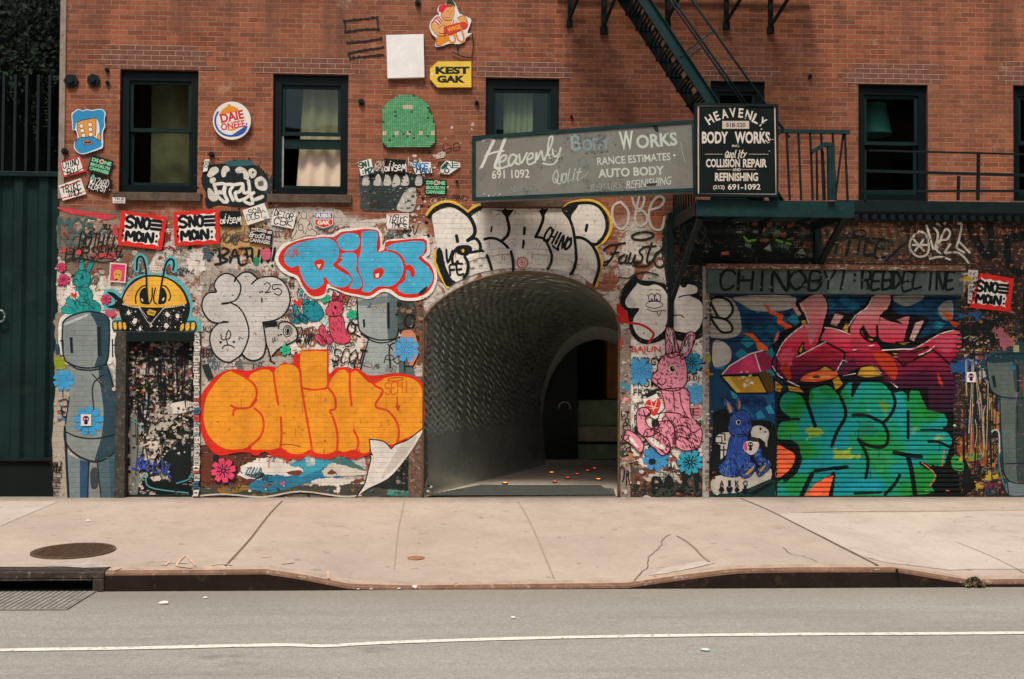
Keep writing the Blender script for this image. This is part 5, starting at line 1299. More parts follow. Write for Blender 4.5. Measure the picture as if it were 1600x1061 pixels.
# --- silver SP throw-up
a = Art(-0.0071); view(310, 400, .18854); SIL = '#cfc8c2'
a.fill("560,600 650,590 700,545 760,550 815,600 820,670 780,720 680,760 610,830 590,800 560,720", '#c9c1b8'); a.fill("535,545 655,545 655,582 560,596", BLK, False)
a.fill("320,180 370,140 430,145 490,190 560,170 630,175 700,210 750,290 757,400 700,490 620,540 535,550 550,650 555,760 520,850 450,870 390,840 365,810 410,700 415,550 350,420 290,385 345,310 350,240", SIL)
a.fill("310,190 350,250 345,320 290,385 370,430 410,520 420,620 400,740 360,810 300,860 245,883 170,850 110,780 95,680 120,600 170,560 245,550 140,550 60,490 30,420 45,350 90,305 150,300 130,250 150,190 200,145 260,150", SIL)
for q in ("300,210 312,185 280,158 230,145 180,165 142,210 132,255 150,298 90,305 45,345 30,410 45,470 90,530 150,555 245,547", "200,396 250,388 310,365 345,310 350,240 310,185", "270,388 340,430 390,510 418,610 410,700 360,810 300,860 245,882 180,855 120,790 95,690 115,610 165,560", "318,178 370,138 430,138 470,165 492,192", "443,232 490,190 560,172 640,175 705,215 750,290 758,390 715,480 640,530 535,550", "535,550 550,640 560,740 535,830 470,866 410,855 363,812", "665,600 672,560 712,544 770,560 815,610 820,680 770,720 680,760 615,825", "560,720 588,800 600,862", "590,862 632,890"): a.stroke(q, 13, BLK)
a.stroke("200,396 250,390", 18, BLK); a.stroke("205,545 245,547", 16, BLK); a.stroke("300,212 308,186", 14, BLK)
a.ring(740, 622, 36, 46, 7, BLK, 8); a.ring(742, 620, 22, 32, 6, BLK, 8); a.ell(742, 622, 13, 24, BLK, 8); a.ell(665, 657, 8, 8, BLK); a.ell(686, 652, 8, 8, BLK)
for q in ("548,235 575,222 597,245 575,290 552,306 600,298", "690,240 622,240 620,278 665,268 692,295 668,325 630,308"): a.stroke(q, 8, BLK)
a.ell(512, 300, 8, 7, BLK); a.ell(531, 296, 8, 7, BLK); a.stroke("527,350 528,382", 12, BLK)
for q in ("188,652 195,690 226,690 236,640 254,618 270,648 258,682 236,692 246,740", "200,766 216,744 258,738 298,758"): a.stroke(q, 9, BLK)
a.ell(185, 715, 11, 11, BLK); a.ell(295, 712, 11, 11, BLK)
a.specks("60,170 740,170 740,840 60,840", 90, 2, 7, ['#8f8780', '#b0a8a0', '#6c6660'])
a.fill("30,905 85,890 130,1010 85,1035 60,990", '#25332f', False); a.fill("300,890 355,850 375,950 340,960", '#6a6e68', False); a.stroke("365,880 470,890 560,925", 10, '#8a867e')
piece(a, 'graffiti_throw_up', 'silver SP bubble letters with black outline left of the arch')
# --- stencil rabbits, clovers and dark marks right of it
a = Art(-0.0067); view(310, 400, .18854)
def sit(a, c, dk, m):
    for q in m: a.fill(q, c)
    for q in m: a.stroke(q, 6, dk, True); a.hatch(q, 45, 18, 4, dk)
sit(a, '#1d93a0', '#0d3c44', ("825,280 870,275 880,350 920,360 910,400 870,400 830,380", "870,400 950,370 1000,400 1040,470 1010,530 940,540 900,510 865,460", "735,490 790,480 850,530 830,560 770,540", "775,410 810,405 830,450 870,500 850,540 800,500", "820,510 860,480 910,540 880,556"))
a.fill("783,375 805,360 822,378 845,350 862,372 835,425", '#e0402c')
piece(a, 'graffiti_rabbit', 'small blue green stencil rabbit with red heart right of the silver letters')
a = Art(-0.0069); view(310, 400, .18854)
sit(a, '#e0526c', '#6a1428', ("1105,370 1115,310 1140,310 1145,370", "1150,370 1175,310 1205,315 1190,380", "1075,410 1110,365 1190,375 1195,470 1150,500 1090,500 1055,460", "1090,505 1195,500 1215,600 1255,650 1250,710 1180,730 1120,700 1085,600", "1000,590 1035,570 1070,640 1120,690 1080,730 1010,660", "955,660 1010,650 1060,720 1030,740 980,710"))
a.ell(1135, 425, 11, 13, '#2a0c14'); a.fill("1012,540 1040,505 1078,535 1050,580", '#bfe0da', False)
for cx, cy, r in ((722, 780, 46), (1272, 485, 46), (1052, 350, 42)): a.flower(cx, cy, r, '#2cc08a', '#0f2a22', 5)
for cx, cy in ((775, 240), (900, 705), (830, 705)):
    for k in range(4): t = R(90 * k + 45); a.ell(cx + 16 * math.cos(t), cy + 16 * math.sin(t), 11, 9, '#1c201d', 45)
a.ring(900, 630, 15, 30, 8, '#7a2a30'); a.stroke("760,190 770,175 790,185", 8, '#1c201d'); a.specks("815,595 850,590 850,730 815,730", 14, 4, 9, ['#1c201d'], 1)
a.tag('SCOT', 1250, 830, 260, 110, 11, '#121a17', 6, .2); a.stroke("1110,860 1160,900 1115,915", 9, '#121a17'); a.stroke("1140,860 1120,920", 9, '#121a17'); a.ring(1255, 735, 40, 14, 8, '#121a17', -10); a.stroke("1240,890 1300,860 1290,930", 9, '#121a17')
piece(a, 'graffiti_rabbit', 'small red stencil rabbit between the sky blue and orange letters')
# --- second robot, mostly hidden, left of the arch
a = Art(-0.0069); view(400, 310, 360 / 1415.0)
a.fill("690,865 870,840 900,1000 910,1200 640,1200 670,980", '#a2aaa6'); a.fill("850,850 890,900 960,1010 985,1200 900,1200 870,960", '#56696c'); a.fill("620,620 700,585 850,590 870,640 868,840 800,870 720,865 640,815", '#a2aaa6', n=3); a.fill("805,600 855,592 870,640 868,840 812,862", '#5c6f72', n=3)
a.fill("635,630 800,600 806,640 640,660", '#7a8486')
a.fill("655,745 668,740 672,790 660,795", BLK, False); a.fill("806,640 820,640 822,800 808,800", BLK, False)
for q, wd in (("620,620 625,720 640,815 720,862 800,868 870,838 872,640", 9), ("645,830 720,878 800,885 885,850", 8), ("690,870 640,1060", 8), ("810,895 840,930", 8), ("858,885 820,915 825,1040", 9), ("880,850 900,940", 8), ("900,730 905,790", 7), ("560,800 580,760 610,780 605,820 575,830 560,800", 11), ("600,830 640,850", 9)): a.stroke(q, wd, BLK)
a.ring(945, 755, 30, 42, 12, BLK); a.fill("870,620 960,620 985,720 930,800 880,780", '#3c3a36'); a.specks("870,600 1000,600 1010,850 880,850", 40, 5, 18, ['#1b1f1c', '#7a6a5a', '#43564f', '#a07a5a']); a.fill("890,830 950,810 985,860 990,1010 960,1040 920,960", '#d98a6a'); a.ring(945, 755, 30, 42, 12, BLK)
a.flower(925, 925, 84, '#5aa8dc', n=8); a.stroke("910,1000 915,1060", 8, BLK); a.stroke("985,1000 960,1040 1000,960", 7, BLK); a.stroke("910,1030 960,1030", 6, BLK)
piece(a, 'graffiti_robot', 'grey robot with blue flower painted beside the arch')

# --- orange bubble letters
a = Art(-0.0130); view(300, 520, 400 / 1516.0)
a.fill("38,470 55,370 100,305 150,250 240,214 330,225 400,205 470,198 500,205 545,178 600,183 600,130 640,122 648,103 790,98 810,112 810,240 850,210 905,204 935,215 985,210 1035,248 1100,252 1200,238 1300,252 1360,290 1372,325 1372,562 1250,640 1220,705 1050,722 960,748 870,726 820,748 740,742 680,722 640,752 590,742 560,768 545,738 480,732 430,702 380,728 330,706 250,712 170,726 110,692 60,605", '#e22c1a', n=3)
a.fill("338,268 390,225 450,218 484,240 500,210 545,188 600,192 628,215 640,240 643,118 665,108 790,110 800,128 802,312 830,268 870,225 905,220 925,240 942,240 970,224 1002,250 1040,288 1075,300 1130,270 1220,256 1300,270 1350,308 1366,370 1368,560 1250,630 1220,640 1180,662 1060,636 1050,702 1005,712 965,690 900,706 860,695 810,716 740,712 702,690 650,716 580,712 530,680 470,692 400,690 350,680 420,560 370,450 300,440 382,370", ORG, n=3)
a.fill("70,480 85,390 130,310 190,245 245,226 310,260 372,310 384,370 352,430 300,446 370,446 415,490 426,550 402,620 340,672 270,690 190,682 120,632 80,560", ORG)
for q in ("232,430 272,447 345,440 384,395", "246,488 250,458 280,446", "245,228 310,260 372,310 384,370 352,430", "370,446 412,485 426,550 402,620 340,672", "484,238 494,320 513,425", "527,500 531,600 524,682", "641,215 651,330 680,500 710,680 704,712", "655,326 705,336 760,334 802,320 810,250", "802,318 842,370 852,420 846,452 818,462 840,512 862,600 860,700", "936,240 936,330 946,432", "958,575 986,640 978,692", "1030,250 1085,312 1130,346 1086,432 1160,462 1210,522 1226,590 1216,642", "1075,302 1130,270"): a.stroke(q, 13, '#e2401c')
a.tag('SEMI', 1215, 325, 140, 70, 4.5, '#d9491c', -6, .1); a.ring(1205, 275, 48, 10, 5, '#d9491c', -4); a.stroke("1215,380 1219,462", 8, '#d9401c'); a.fill("1202,432 1236,428 1222,468", '#d9401c', False)
a.stroke("530,662 580,660 640,672", 4, '#8a4a14'); a.specks("100,480 1360,300 1360,600 100,650", 70, 2, 6, ['#c77a1c', '#e8a04a', '#b5701e', '#7a4a1a'])
a.fill("1055,632 1120,638 1160,658 1180,684 1205,660 1280,630 1372,560 1330,650 1250,765 1160,862 1040,922 972,972 1020,900 1045,820 1060,740", '#e9e0d6', n=3)
a.fill("1240,660 1330,610 1290,690 1200,800 1120,860", '#cfc6ba'); 
for q in ("1372,560 1280,632 1205,662 1180,686 1158,658 1120,638 1052,630", "1052,630 1058,700 1070,725 1052,715 1060,745 1042,820 1020,900 970,975"): a.stroke(q, 7, '#2a1a10', n=3)
for _i in range(9): _x, _y, _l = random.uniform(330, 1000), random.uniform(690, 735), random.uniform(20, 90); a.stroke([(_x, _y), (_x + random.uniform(-2, 2), _y + _l * .6), (_x, _y + _l)], random.uniform(3, 5), '#d23a1e', smooth=False)
for _i in range(10): _x, _y, _l = random.uniform(120, 1300), random.uniform(300, 600), random.uniform(20, 90); a.stroke([(_x, _y), (_x + random.uniform(-2, 2), _y + _l * .6), (_x, _y + _l)], random.uniform(3, 5), '#d8811c', smooth=False)
a.flower(188, 815, 78, '#ee4a6e', '#2c1030', 8, 12)
piece(a, 'graffiti_piece', 'large orange and red bubble letters beside the arch, with painted page curl at one corner')

# --- sky blue piece with white outline
a = Art(-0.0160); view(400, 310, 360 / 1415.0)
a.fill("118,375 140,310 200,262 300,235 400,224 460,226 520,190 590,183 660,173 745,182 775,225 778,290 800,260 850,250 960,246 1050,232 1068,300 1068,345 1045,365 1095,415 1114,490 1085,575 1025,618 960,630 885,622 820,582 770,578 700,618 620,603 555,590 480,558 440,555 425,605 362,618 300,578 250,495 205,475 150,440", '#efe6da', n=3)
a.fill("138,372 162,316 225,272 320,246 440,238 482,236 528,206 600,199 660,189 736,195 760,230 764,300 748,332 788,314 798,270 860,260 1030,248 1050,300 1046,335 1018,360 1076,416 1097,490 1068,562 1020,598 950,612 880,600 828,562 770,558 700,600 630,592 556,578 478,548 440,526 424,585 368,603 325,588 285,530 258,478 205,455 158,415", RED, n=3)
for q in ("168,352 200,300 280,265 380,244 450,244 500,278 516,340 500,385 478,410 530,450 590,482 585,520 540,550 470,540 420,486 416,530 362,562 312,540 270,460 262,418 220,430 178,402", "490,258 520,224 570,209 630,224 641,280 612,320 552,326 516,310", "522,336 600,330 627,380 620,440 652,490 658,530 630,560 570,552 592,500 560,450 502,408 526,378", "642,214 680,196 740,200 754,230 746,326 800,322 870,344 906,400 906,460 870,520 820,545 750,546 700,580 650,570 656,520 630,450 622,390 642,320", "812,290 870,270 1028,262 1034,340 1002,368 1060,418 1090,480 1070,540 1010,582 940,592 890,580 866,540 912,500 920,420 900,366 870,336 830,322 800,320"): a.fill(q, SKY, n=4); a.stroke(q, 8, RED, True)
a.fill("358,392 400,374 422,398 402,442 376,432", RED); a.fill("374,408 402,404 388,432", WHT, False); a.fill("726,440 772,428 786,455 762,492 724,490", RED); a.fill("734,466 756,460 754,486 736,488", WHT, False); a.fill("914,432 935,406 962,420 976,450 970,482 950,476 944,448", RED); a.stroke("600,199 640,215 645,250", 7, RED)
a.tag('GAK', 235, 332, 70, 50, 6, '#d23a34', -24, .15); a.stroke("170,345 176,360", 5, '#d23a34'); a.stroke("182,338 188,352", 5, '#d23a34'); a.stroke("268,282 276,294", 4, '#d23a34')
a.specks("300,280 880,240 1080,480 900,580 400,540", 60, 2, 5, ['#3a92ae', '#6cc6e0', '#cfe4e4']); a.fill("1000,580 1050,540 1045,565 1015,592", '#1d2a2c')
piece(a, 'graffiti_piece', 'sky blue bubble letters reading Ribs with red edge and white outline')

# --- white and black piece over the arch
a = Art(-0.0110); view(660, 300, .1875)
RW = '#ece4d8'
a.stroke("38,188 88,122 180,86 270,92 330,132 380,166 430,122 482,106", 26, YEL); a.stroke("1178,128 1240,92 1330,72 1420,76 1500,120 1560,200 1572,300 1522,400 1450,462 1492,560 1482,650 1448,785", 24, YEL); a.stroke("105,505 108,600 150,690 212,795", 26, YEL)
a.fill("80,205 110,170 160,145 230,130 310,150 375,175 440,185 475,140 700,140 1000,140 1160,140 1235,160 1300,110 1400,100 1490,160 1522,250 1512,350 1440,440 1480,560 1460,660 1425,768 1330,706 1260,676 1050,640 880,632 700,637 520,662 360,712 270,752 220,705 170,590 130,490 108,400 95,300", RW, n=3)
a.fill("118,490 162,485 190,610 240,720 275,750 208,788 160,700 126,600", BLK)
for q, wd in (("55,205 110,140 200,105 280,125 350,170 402,222 436,300 430,360 378,405", 32), ("378,405 440,388 480,435 482,492", 26), ("388,195 430,160 480,135", 40), ("482,490 405,505", 24), ("518,395 565,385 625,395 690,440 740,510 757,600 755,652", 23), ("690,150 706,220 722,300 710,360 668,402", 26), ("498,488 550,560 577,645", 22), ("1000,150 1006,220 980,300 943,376", 26), ("943,376 1010,390 1050,450 1076,530 1070,590 1043,642", 22), ("1172,152 1222,222 1252,300 1272,420 1280,560 1262,640 1233,686", 24), ("1172,152 1230,107 1320,92 1420,97 1490,142 1530,222 1536,300 1500,390 1450,436 1405,432", 26), ("1272,380 1330,384 1400,430 1450,510 1470,590 1464,660 1428,772", 25), ("352,540 382,600 370,680 345,712", 25)): a.stroke(q, wd, BLK)
a.fill("640,150 765,147 722,205 700,215", BLK, False); a.fill("520,148 660,150 640,160", BLK, False); a.fill("968,152 1052,140 1010,205 996,215", BLK, False); a.fill("1163,152 1250,104 1296,116 1244,190 1232,240", BLK)
a.fill("268,490 290,452 360,442 406,455 412,492 370,532 310,522", BLK); a.fill("325,490 338,474 350,492 338,506", '#e8b82c')
for q, wd in (("284,366 293,412", 28), ("577,292 572,332", 15), ("851,300 848,350", 24), ("843,405 837,466", 18), ("1371,276 1361,324", 24)): a.stroke(q, wd, BLK)
a.tag('CHINO', 1130, 392, 225, 108, 19, BLK, 27, 0, .1); a.stroke("1085,450 1115,475 1130,465 1130,485", 18, BLK)
a.tag('LVC', 215, 540, 160, 100, 22, BLK, 8); a.tag('FE', 285, 650, 110, 85, 19, BLK, -6)
for _i in range(9): _x, _y, _l = random.uniform(120, 1450), random.uniform(400, 560), random.uniform(20, 90); a.stroke([(_x, _y), (_x + random.uniform(-2, 2), _y + _l * .6), (_x, _y + _l)], random.uniform(3, 5), '#22261f', smooth=False)
a.specks("480,140 1160,140 1160,200 480,200", 40, 3, 9, ['#b8ac9c', '#8d8378']); a.specks("740,400 920,400 900,630 760,630", 40, 2, 7, ['#d8c8bc', '#c8a8a0', '#b5a498'])
a.ring(832, 590, 44, 44, 14, '#d85a50'); a.ring(832, 590, 22, 20, 6, '#d8685e'); a.ell(832, 588, 10, 8, '#9a4038')
for k in range(16): t = 6.283 * k / 16; a.stroke([(832 + 38 * math.cos(t), 590 + 38 * math.sin(t)), (832 + 50 * math.cos(t), 590 + 50 * math.sin(t))], 3, '#ecd8cc', smooth=False)
a.base = .0375; a.n = 0
for q, wd in (("538,530 555,575 577,645", 22), ("738,500 752,560 757,600 755,652", 23), ("1062,488 1076,530 1070,590 1043,642", 22), ("1276,520 1280,560 1262,640 1233,686", 24), ("1448,505 1470,590 1464,660 1428,772", 25), ("362,560 382,600 370,680 345,712", 25)): a.stroke(q, wd, BLK)
piece(a, 'graffiti_piece', 'white REBAL letters with thick black and yellow outline over the arch')
# moulding of the arch: raised band, blocks and keystone, painted over with the piece
MW = paint('#e6dccf', 'brick', .35); MK = paint('#dcc9bd', 'brick', .45); mo = MB()
def prism(q, y0, y1, m, s=None):
    s = s or mo
    P0 = [W(*p) for p in pts(q)]; k = len(P0); vs = [(p.x, y0, p.z) for p in P0] + [(p.x, y1, p.z) for p in P0]
    s.add(vs, [tuple(range(k)), tuple(range(k, 2 * k))[::-1]] + [(i, (i + 1) % k, k + (i + 1) % k, k + i) for i in range(k)], m)
band = spline(pts("375,548 450,520 540,497 640,482 740,474"), False, 3); band2 = spline(pts("915,476 1000,484 1070,497 1170,520 1250,545 1350,580 1455,628"), False, 5)
for bd in (band, band2):
    mo = MB(); full()
    n_ = 5 if bd is band else 8
    for i in range(n_):
        k0 = int(i * (len(bd) - 1) / n_); k1 = int((i + 1) * (len(bd) - 1) / n_); p, q = bd[k0], bd[k1]; e = random.uniform(-.3, .3)
        prism([(p[0] + .35, p[1] + e), (q[0] - .35, q[1] + e), (q[0] - .35, q[1] + 7.2 + e), (p[0] + .35, p[1] + 7.2 + e)], -.034, -.0005, MW)
    view(660, 300, .1875)
    for cx, cy, r in ((412, 606, -18), (480, 584, -14), (634, 556, -6), (710, 552, -2), (945, 552, 2), (1020, 558, 5), (1235, 612, 14), (1312, 632, 16), (1388, 662, 20)):
        if (cx < 800) != (bd is band): continue
        t = R(r); prism([(cx + (x * math.cos(t) - y * math.sin(t)), cy + (x * math.sin(t) + y * math.cos(t))) for x, y in ((-17, -24), (17, -24), (17, 24), (-17, 24))], -.030, -.0005, MW)
    mo.build('arch_moulding', BLD)
mo2 = MB(); prism("748,412 914,412 888,640 766,642", -.0085, -.0005, MK, mo2); mo2.build('keystone', BLD)

# --- white figure with face right of the arch
a = Art(-0.0071); view(940, 300, 360 / 1469.0)
a.fill("130,640 150,590 215,530 240,560 330,568 400,585 440,605 480,560 560,560 612,600 618,650 655,700 655,800 625,900 560,960 430,932 340,962 255,966 190,905 168,800 160,760 118,722", BLK, n=3)
a.fill("232,575 212,548 262,592 330,588 388,612 428,680 434,760 420,840 380,900 310,942 240,922 202,862 206,800 242,742 172,738 150,700 182,642", '#efe7dc', n=3)
a.fill("412,612 470,582 540,587 602,602 606,640 560,660 620,690 646,740 640,820 610,880 560,900 430,872 412,830 442,760 436,682", '#efe7dc', n=3)
for q, wd in (("490,672 530,660 600,654", 8), ("418,822 450,792 500,785 522,800", 8), ("408,612 438,682 443,760 420,832 408,858", 9), ("214,535 240,578 290,592 340,582 395,602", 16), ("300,626 322,622", 4), ("345,622 372,628", 4), ("290,748 330,762 400,755 406,765", 5), ("352,760 364,792 380,762", 5), ("300,695 378,695", 4), ("338,655 340,700", 4), ("290,660 300,664", 4), ("380,655 370,662", 4)): a.stroke(q, wd, BLK)
a.ring(318, 678, 19, 30, 5, BLK); a.ring(356, 678, 19, 30, 5, BLK); a.ell(320, 690, 7, 12, '#2a4a6a'); a.ell(352, 690, 7, 12, '#2a4a6a'); a.ell(335, 719, 54, 22, '#efe7dc'); a.ring(335, 719, 54, 22, 5, BLK)
a.fill("490,560 520,545 548,580 530,610 505,600", BLK); a.fill("152,700 172,655 230,725 200,738", '#d8d0c4', False)
a.fill("96,720 130,730 165,780 170,830 120,838 100,790", '#c8241c'); a.stroke("120,800 170,832 235,842 285,862 322,892 330,915 300,962", 15, '#d42a20', n=4); a.ell(270, 900, 6, 5, '#d42a20')
a.stroke("110,545 170,550 210,525 290,512 360,530", 8, '#14201c')
piece(a, 'graffiti_face', 'white bubble shapes with a sleepy cartoon face and red drip right of the arch')
# tags above it
a = Art(-0.0067); view(940, 300, 360 / 1469.0)
for q in ("12,372 50,342 100,335 150,325", "100,335 75,400 50,440 20,470 5,455 40,440", "60,395 110,385", "145,400 112,425 118,455 150,440 162,400 152,450 165,455", "185,390 170,440 190,455 215,400 205,450 225,450", "272,352 240,380 262,415 245,450 225,445", "320,325 295,400 290,450 310,445", "262,352 345,345", "200,468 290,470 350,400 420,320"): a.stroke(q, 13, '#14201c')
a.ring(262, 281, 70, 24, 14, '#14201c', -6); a.ring(370, 430, 36, 50, 14, '#22302b')
piece(a, 'graffiti_tag', 'black Faust script tag with halo on brick')
a = Art(-0.0067)
for q in ("120,62 75,90 68,150 90,215 130,235 165,195 168,120 120,62", "190,15 205,75 225,105 255,100 272,40 245,20 228,80 212,170 235,215 275,205 292,165 262,120 225,125", "300,115 370,95 398,50 365,28 320,70 300,150 315,215 350,242 385,230 400,160"): a.stroke(q, 15, '#cfc5ba', n=6)
piece(a, 'graffiti_tag', 'pale outlined bubble tag on brick below the black sign')
# dark pieces under the fire escape: black paint, with its shade in the colour
a = Art(-0.0067); view(1040, 160, .25445)
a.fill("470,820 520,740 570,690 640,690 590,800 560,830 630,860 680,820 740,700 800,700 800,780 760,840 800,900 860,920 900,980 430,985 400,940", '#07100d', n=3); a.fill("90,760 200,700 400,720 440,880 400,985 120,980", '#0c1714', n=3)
a.fill("600,900 640,870 650,915", '#8c8f80', False); a.fill("800,925 840,895 860,935", '#8c8f80', False); a.fill("340,920 385,915 390,935 345,940", '#d8704a', False)
for q in ("480,825 500,850", "510,852 550,845", "680,845 715,858", "740,862 765,872"): a.stroke(q, 14, '#5f9a1c')
a.specks("560,690 900,690 880,840 600,860", 30, 6, 22, ['#3c4a40', '#5a5a4a', '#7a4a34']); a.scribble(170, 850, 180, 220, 12, '#25352f', 5); a.ring(150, 790, 30, 50, 10, '#2d3b34'); a.ring(215, 800, 30, 50, 10, '#2d3b34'); a.stroke("100,900 180,940 300,910 420,860", 12, '#0b1310')
a.text('wws', 505, 880, 40, 22, '#8ab0a0', 20); a.text('HERE', 725, 885, 70, 22, '#6a8a80', 18)
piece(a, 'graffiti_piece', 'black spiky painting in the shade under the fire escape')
a = Art(-0.0067); view(1240, 290, 360 / 1415.0)
a.tag('TITLE', 400, 375, 330, 95, 16, '#121c19', 4, .15); a.ring(408, 293, 36, 20, 9, '#121c19'); a.stroke("250,330 350,320 560,330", 12, '#121c19'); a.stroke("560,470 640,390 700,350", 14, '#16221e')
a.stroke("1080,250 1120,330 1180,430 1230,420", 44, '#0d1614'); a.stroke("1200,240 1215,330 1200,430", 40, '#0d1614'); a.stroke("1420,300 1330,330 1310,420 1350,520 1420,540", 44, '#0d1614'); a.stroke("1300,320 1400,325", 36, '#0d1614')
piece(a, 'graffiti_tag', 'faded black letters on dark brick over the shutter')
a = Art(-0.0067); view(1240, 290, 360 / 1415.0)
for q in ("770,280 720,330 715,390 760,435 815,425 830,370 810,300 770,280", "735,330 800,400", "800,330 745,400", "730,365 820,365", "815,245 840,330 860,390 885,300 860,260", "870,390 890,340 940,330 960,290 930,270 890,360 880,400 920,415 960,360", "1010,235 1030,240 1015,330 1000,380 1045,410", "1020,350 1080,412", "835,450 900,438 960,455", "930,415 1000,410 1045,440 1072,475", "880,235 905,245 930,230"): a.stroke(q, 13, '#d5ccc2', n=5)
piece(a, 'graffiti_tag', 'white bubble scrawl on the wall right of the platform')
a = Art(-0.0067); view(300, 230, .1696)
for q in ("205,950 300,930 340,960 280,1000 235,1000 330,1040 250,1075 215,1080", "250,945 265,1070", "350,1060 395,940 440,1075", "350,1010 430,1000", "440,935 545,930", "500,935 510,1050 460,1085 430,1060", "555,940 560,1040 600,1060 620,950", "640,1060 660,930 700,1060 730,930", "765,930 745,1040"): a.stroke(q, 22, '#0f1916', n=4)
a.fill("640,950 720,945 715,1030 650,1030", '#d8607a'); a.fill("570,1020 620,1020 610,1085 570,1080", '#2a8a5c'); a.stroke("740,1090 741,1094", 22, '#0f1916'); a.stroke("180,975 200,990", 16, '#0f1916')
piece(a, 'graffiti_tag', 'black BAJUN brush tag above the silver bubble letters')
# black patch with white lettering between the first two windows
a = Art(-0.0067); view(300, 230, .1696)
a.fill("105,200 130,170 250,155 420,150 560,160 640,200 690,260 720,330 725,420 680,490 620,540 420,550 250,530 150,560 120,500 130,420 90,330", '#13201e', n=3); a.fill("330,130 520,120 560,165 340,175", '#2c6064'); a.fill("620,260 700,300 740,250 730,400 660,420", '#2b3b3c'); a.specks("60,150 740,140 740,560 60,560", 60, 4, 12, ['#13201e', '#2c4a4a', '#3b2a22'])
for q in ("140,260 170,200 220,180 250,215 220,250 170,280 150,270", "170,290 210,280 220,310 190,335 165,320", "270,230 290,180 330,175 350,215 320,235 310,270 280,275", "400,210 440,180 500,210 530,270 510,300 480,290 470,240 420,240", "520,220 555,195 595,225 585,270 545,285", "580,300 640,270 690,320 690,390 640,400 590,370"): a.fill(q, '#ddd5c8', n=4)
a.ell(562, 235, 10, 10, BLK); a.fill("610,320 650,310 660,350 620,360", '#5c6660')
for q in ("205,345 240,450 290,500", "205,345 300,340 280,420 250,410", "310,345 300,430 330,500 290,505", "310,345 380,350 350,410 380,490", "380,350 470,340 440,410 400,420 420,490 480,480", "470,345 480,420 530,400 520,310", "530,400 560,520 480,490 570,420"): a.stroke(q, 30, '#e9e2d6', n=4)
a.fill("150,380 190,400 240,480 190,500 150,460", '#ddd5c8'); a.fill("560,480 650,440 660,470 580,500", '#ddd5c8')
piece(a, 'graffiti_patch', 'black patch with white letters painted between the two left windows')
a = Art(-0.0067); view(540, 130, .21668)
a.fill("98,660 150,650 210,620 300,640 420,655 520,650 570,690 560,740 505,760 500,915 430,915 130,920 110,830", '#3e4644', n=3); a.fill("170,760 190,745 505,755 495,918 180,905", '#2c3a36', False); a.fill("400,830 440,770 505,755 490,918 372,912", '#bdb6ac'); a.fill("200,640 420,640 560,690 540,750 300,745 190,735", '#1d2624')
for cx in (145, 230, 300, 365, 430, 525): a.fill([(cx - 24 + random.uniform(-6, 6), 735), (cx - 20, 690), (cx + random.uniform(-6, 6), 655), (cx + 26, 690), (cx + 22, 735)], '#c9c2b8')
a.specks("110,650 560,660 500,910 130,910", 90, 3, 10, ['#22302c', '#56605c', '#7d827c', '#161d1b']); a.specks("370,760 500,760 490,915 380,912", 30, 3, 9, ['#e0d8ce', '#8a857c'])
piece(a, 'graffiti_patch', 'flaking dark grey painted patch under the green tile panel')
# --- pillar right of the arch: stencils and the pink rabbit
a = Art(-0.0071); view(940, 500, .28275)
a.text('BAJUN', 246, 166, 160, 42, '#e0432c', 0, .015); a.text('ENERGY', 250, 228, 156, 44, '#1c231f', 2, .02); a.text('DRINK', 240, 302, 130, 38, '#23302b'); a.text('FROM', 240, 352, 130, 36, '#23302b', 0, .01); a.text('FRESH', 245, 400, 140, 36, '#23302b', 0, .01)
for s_, y in (('M', 176), ('E', 236), ('H', 300), ('T', 360)): a.text(s_, 133, y, 28, 42, '#1c231f')
for s_, y in (('M', 480), ('P', 545), ('I', 610)): a.text(s_, 192, y, 24, 44, '#1c231f')
for s_, x, y in (('10J', 512, 326), ('E', 520, 508), ('KM', 520, 570)): a.text(s_, x, y, 56, 40, '#1c231f')
a.ell(525, 506, 30, 36, '#e08a92'); a.text('E', 520, 508, 40, 40, '#1c231f')
a.flower(207, 285, 84, '#4a9fd0', n=8); a.flower(497, 236, 62, '#2f9cc0', '#102a34', 8, 10); a.flower(515, 408, 64, '#55a8d4', n=8, rot=20); a.flower(300, 762, 78, '#3f93c8', n=8, rot=10); a.flower(487, 785, 76, '#2fa3c0', '#0f2028', 9)
a.ell(278, 782, 20, 18, '#1a1f20'); a.text('Mc', 385, 812, 50, 44, '#1f4a34', -8)
a.tag('BAJUN', 430, 900, 290, 70, 22, '#17201d', -3, 0, .2); a.scribble(420, 945, 250, 60, 12, '#3a423d', 7)
PK = '#f297ab'; MA = '#4a1220'
sh = ("350,60 368,28 395,50 412,110 425,190 362,205 352,130", "428,185 450,110 475,70 505,68 517,95 500,150 470,205 440,215", "308,245 345,195 420,178 458,215 472,290 465,350 420,388 350,388 300,358 277,332 284,300 306,280", "325,385 440,375 482,402 492,520 545,590 553,650 530,705 460,722 390,700 362,742 300,690 288,620 318,520 348,480", "192,510 220,483 262,492 268,520 240,545 262,592 322,612 250,645 198,612", "120,652 140,608 200,640 232,692 212,732 168,692 122,660", "228,642 250,603 312,620 372,670 372,722 332,747 280,702")
for q in sh: a.fill(q, PK)
a.fill("222,432 298,395 352,500 322,565 268,532", '#efe8de', False); a.fill("240,470 262,438 285,452 312,432 326,465 290,532", '#e0392c')
for q in ("245,470 290,480", "270,445 285,500", "305,440 290,490", "255,490 310,485"): a.stroke(q, 3.5, '#efe8de')
a.fill("225,415 300,380 310,400 235,435", '#20221f'); a.fill("275,560 308,545 315,580 285,592", '#20221f'); a.specks("200,390 310,370 320,420 210,440", 14, 4, 10, ['#20221f', '#efe8de'])
for q in sh: a.stroke(q, 5.5, MA, True)
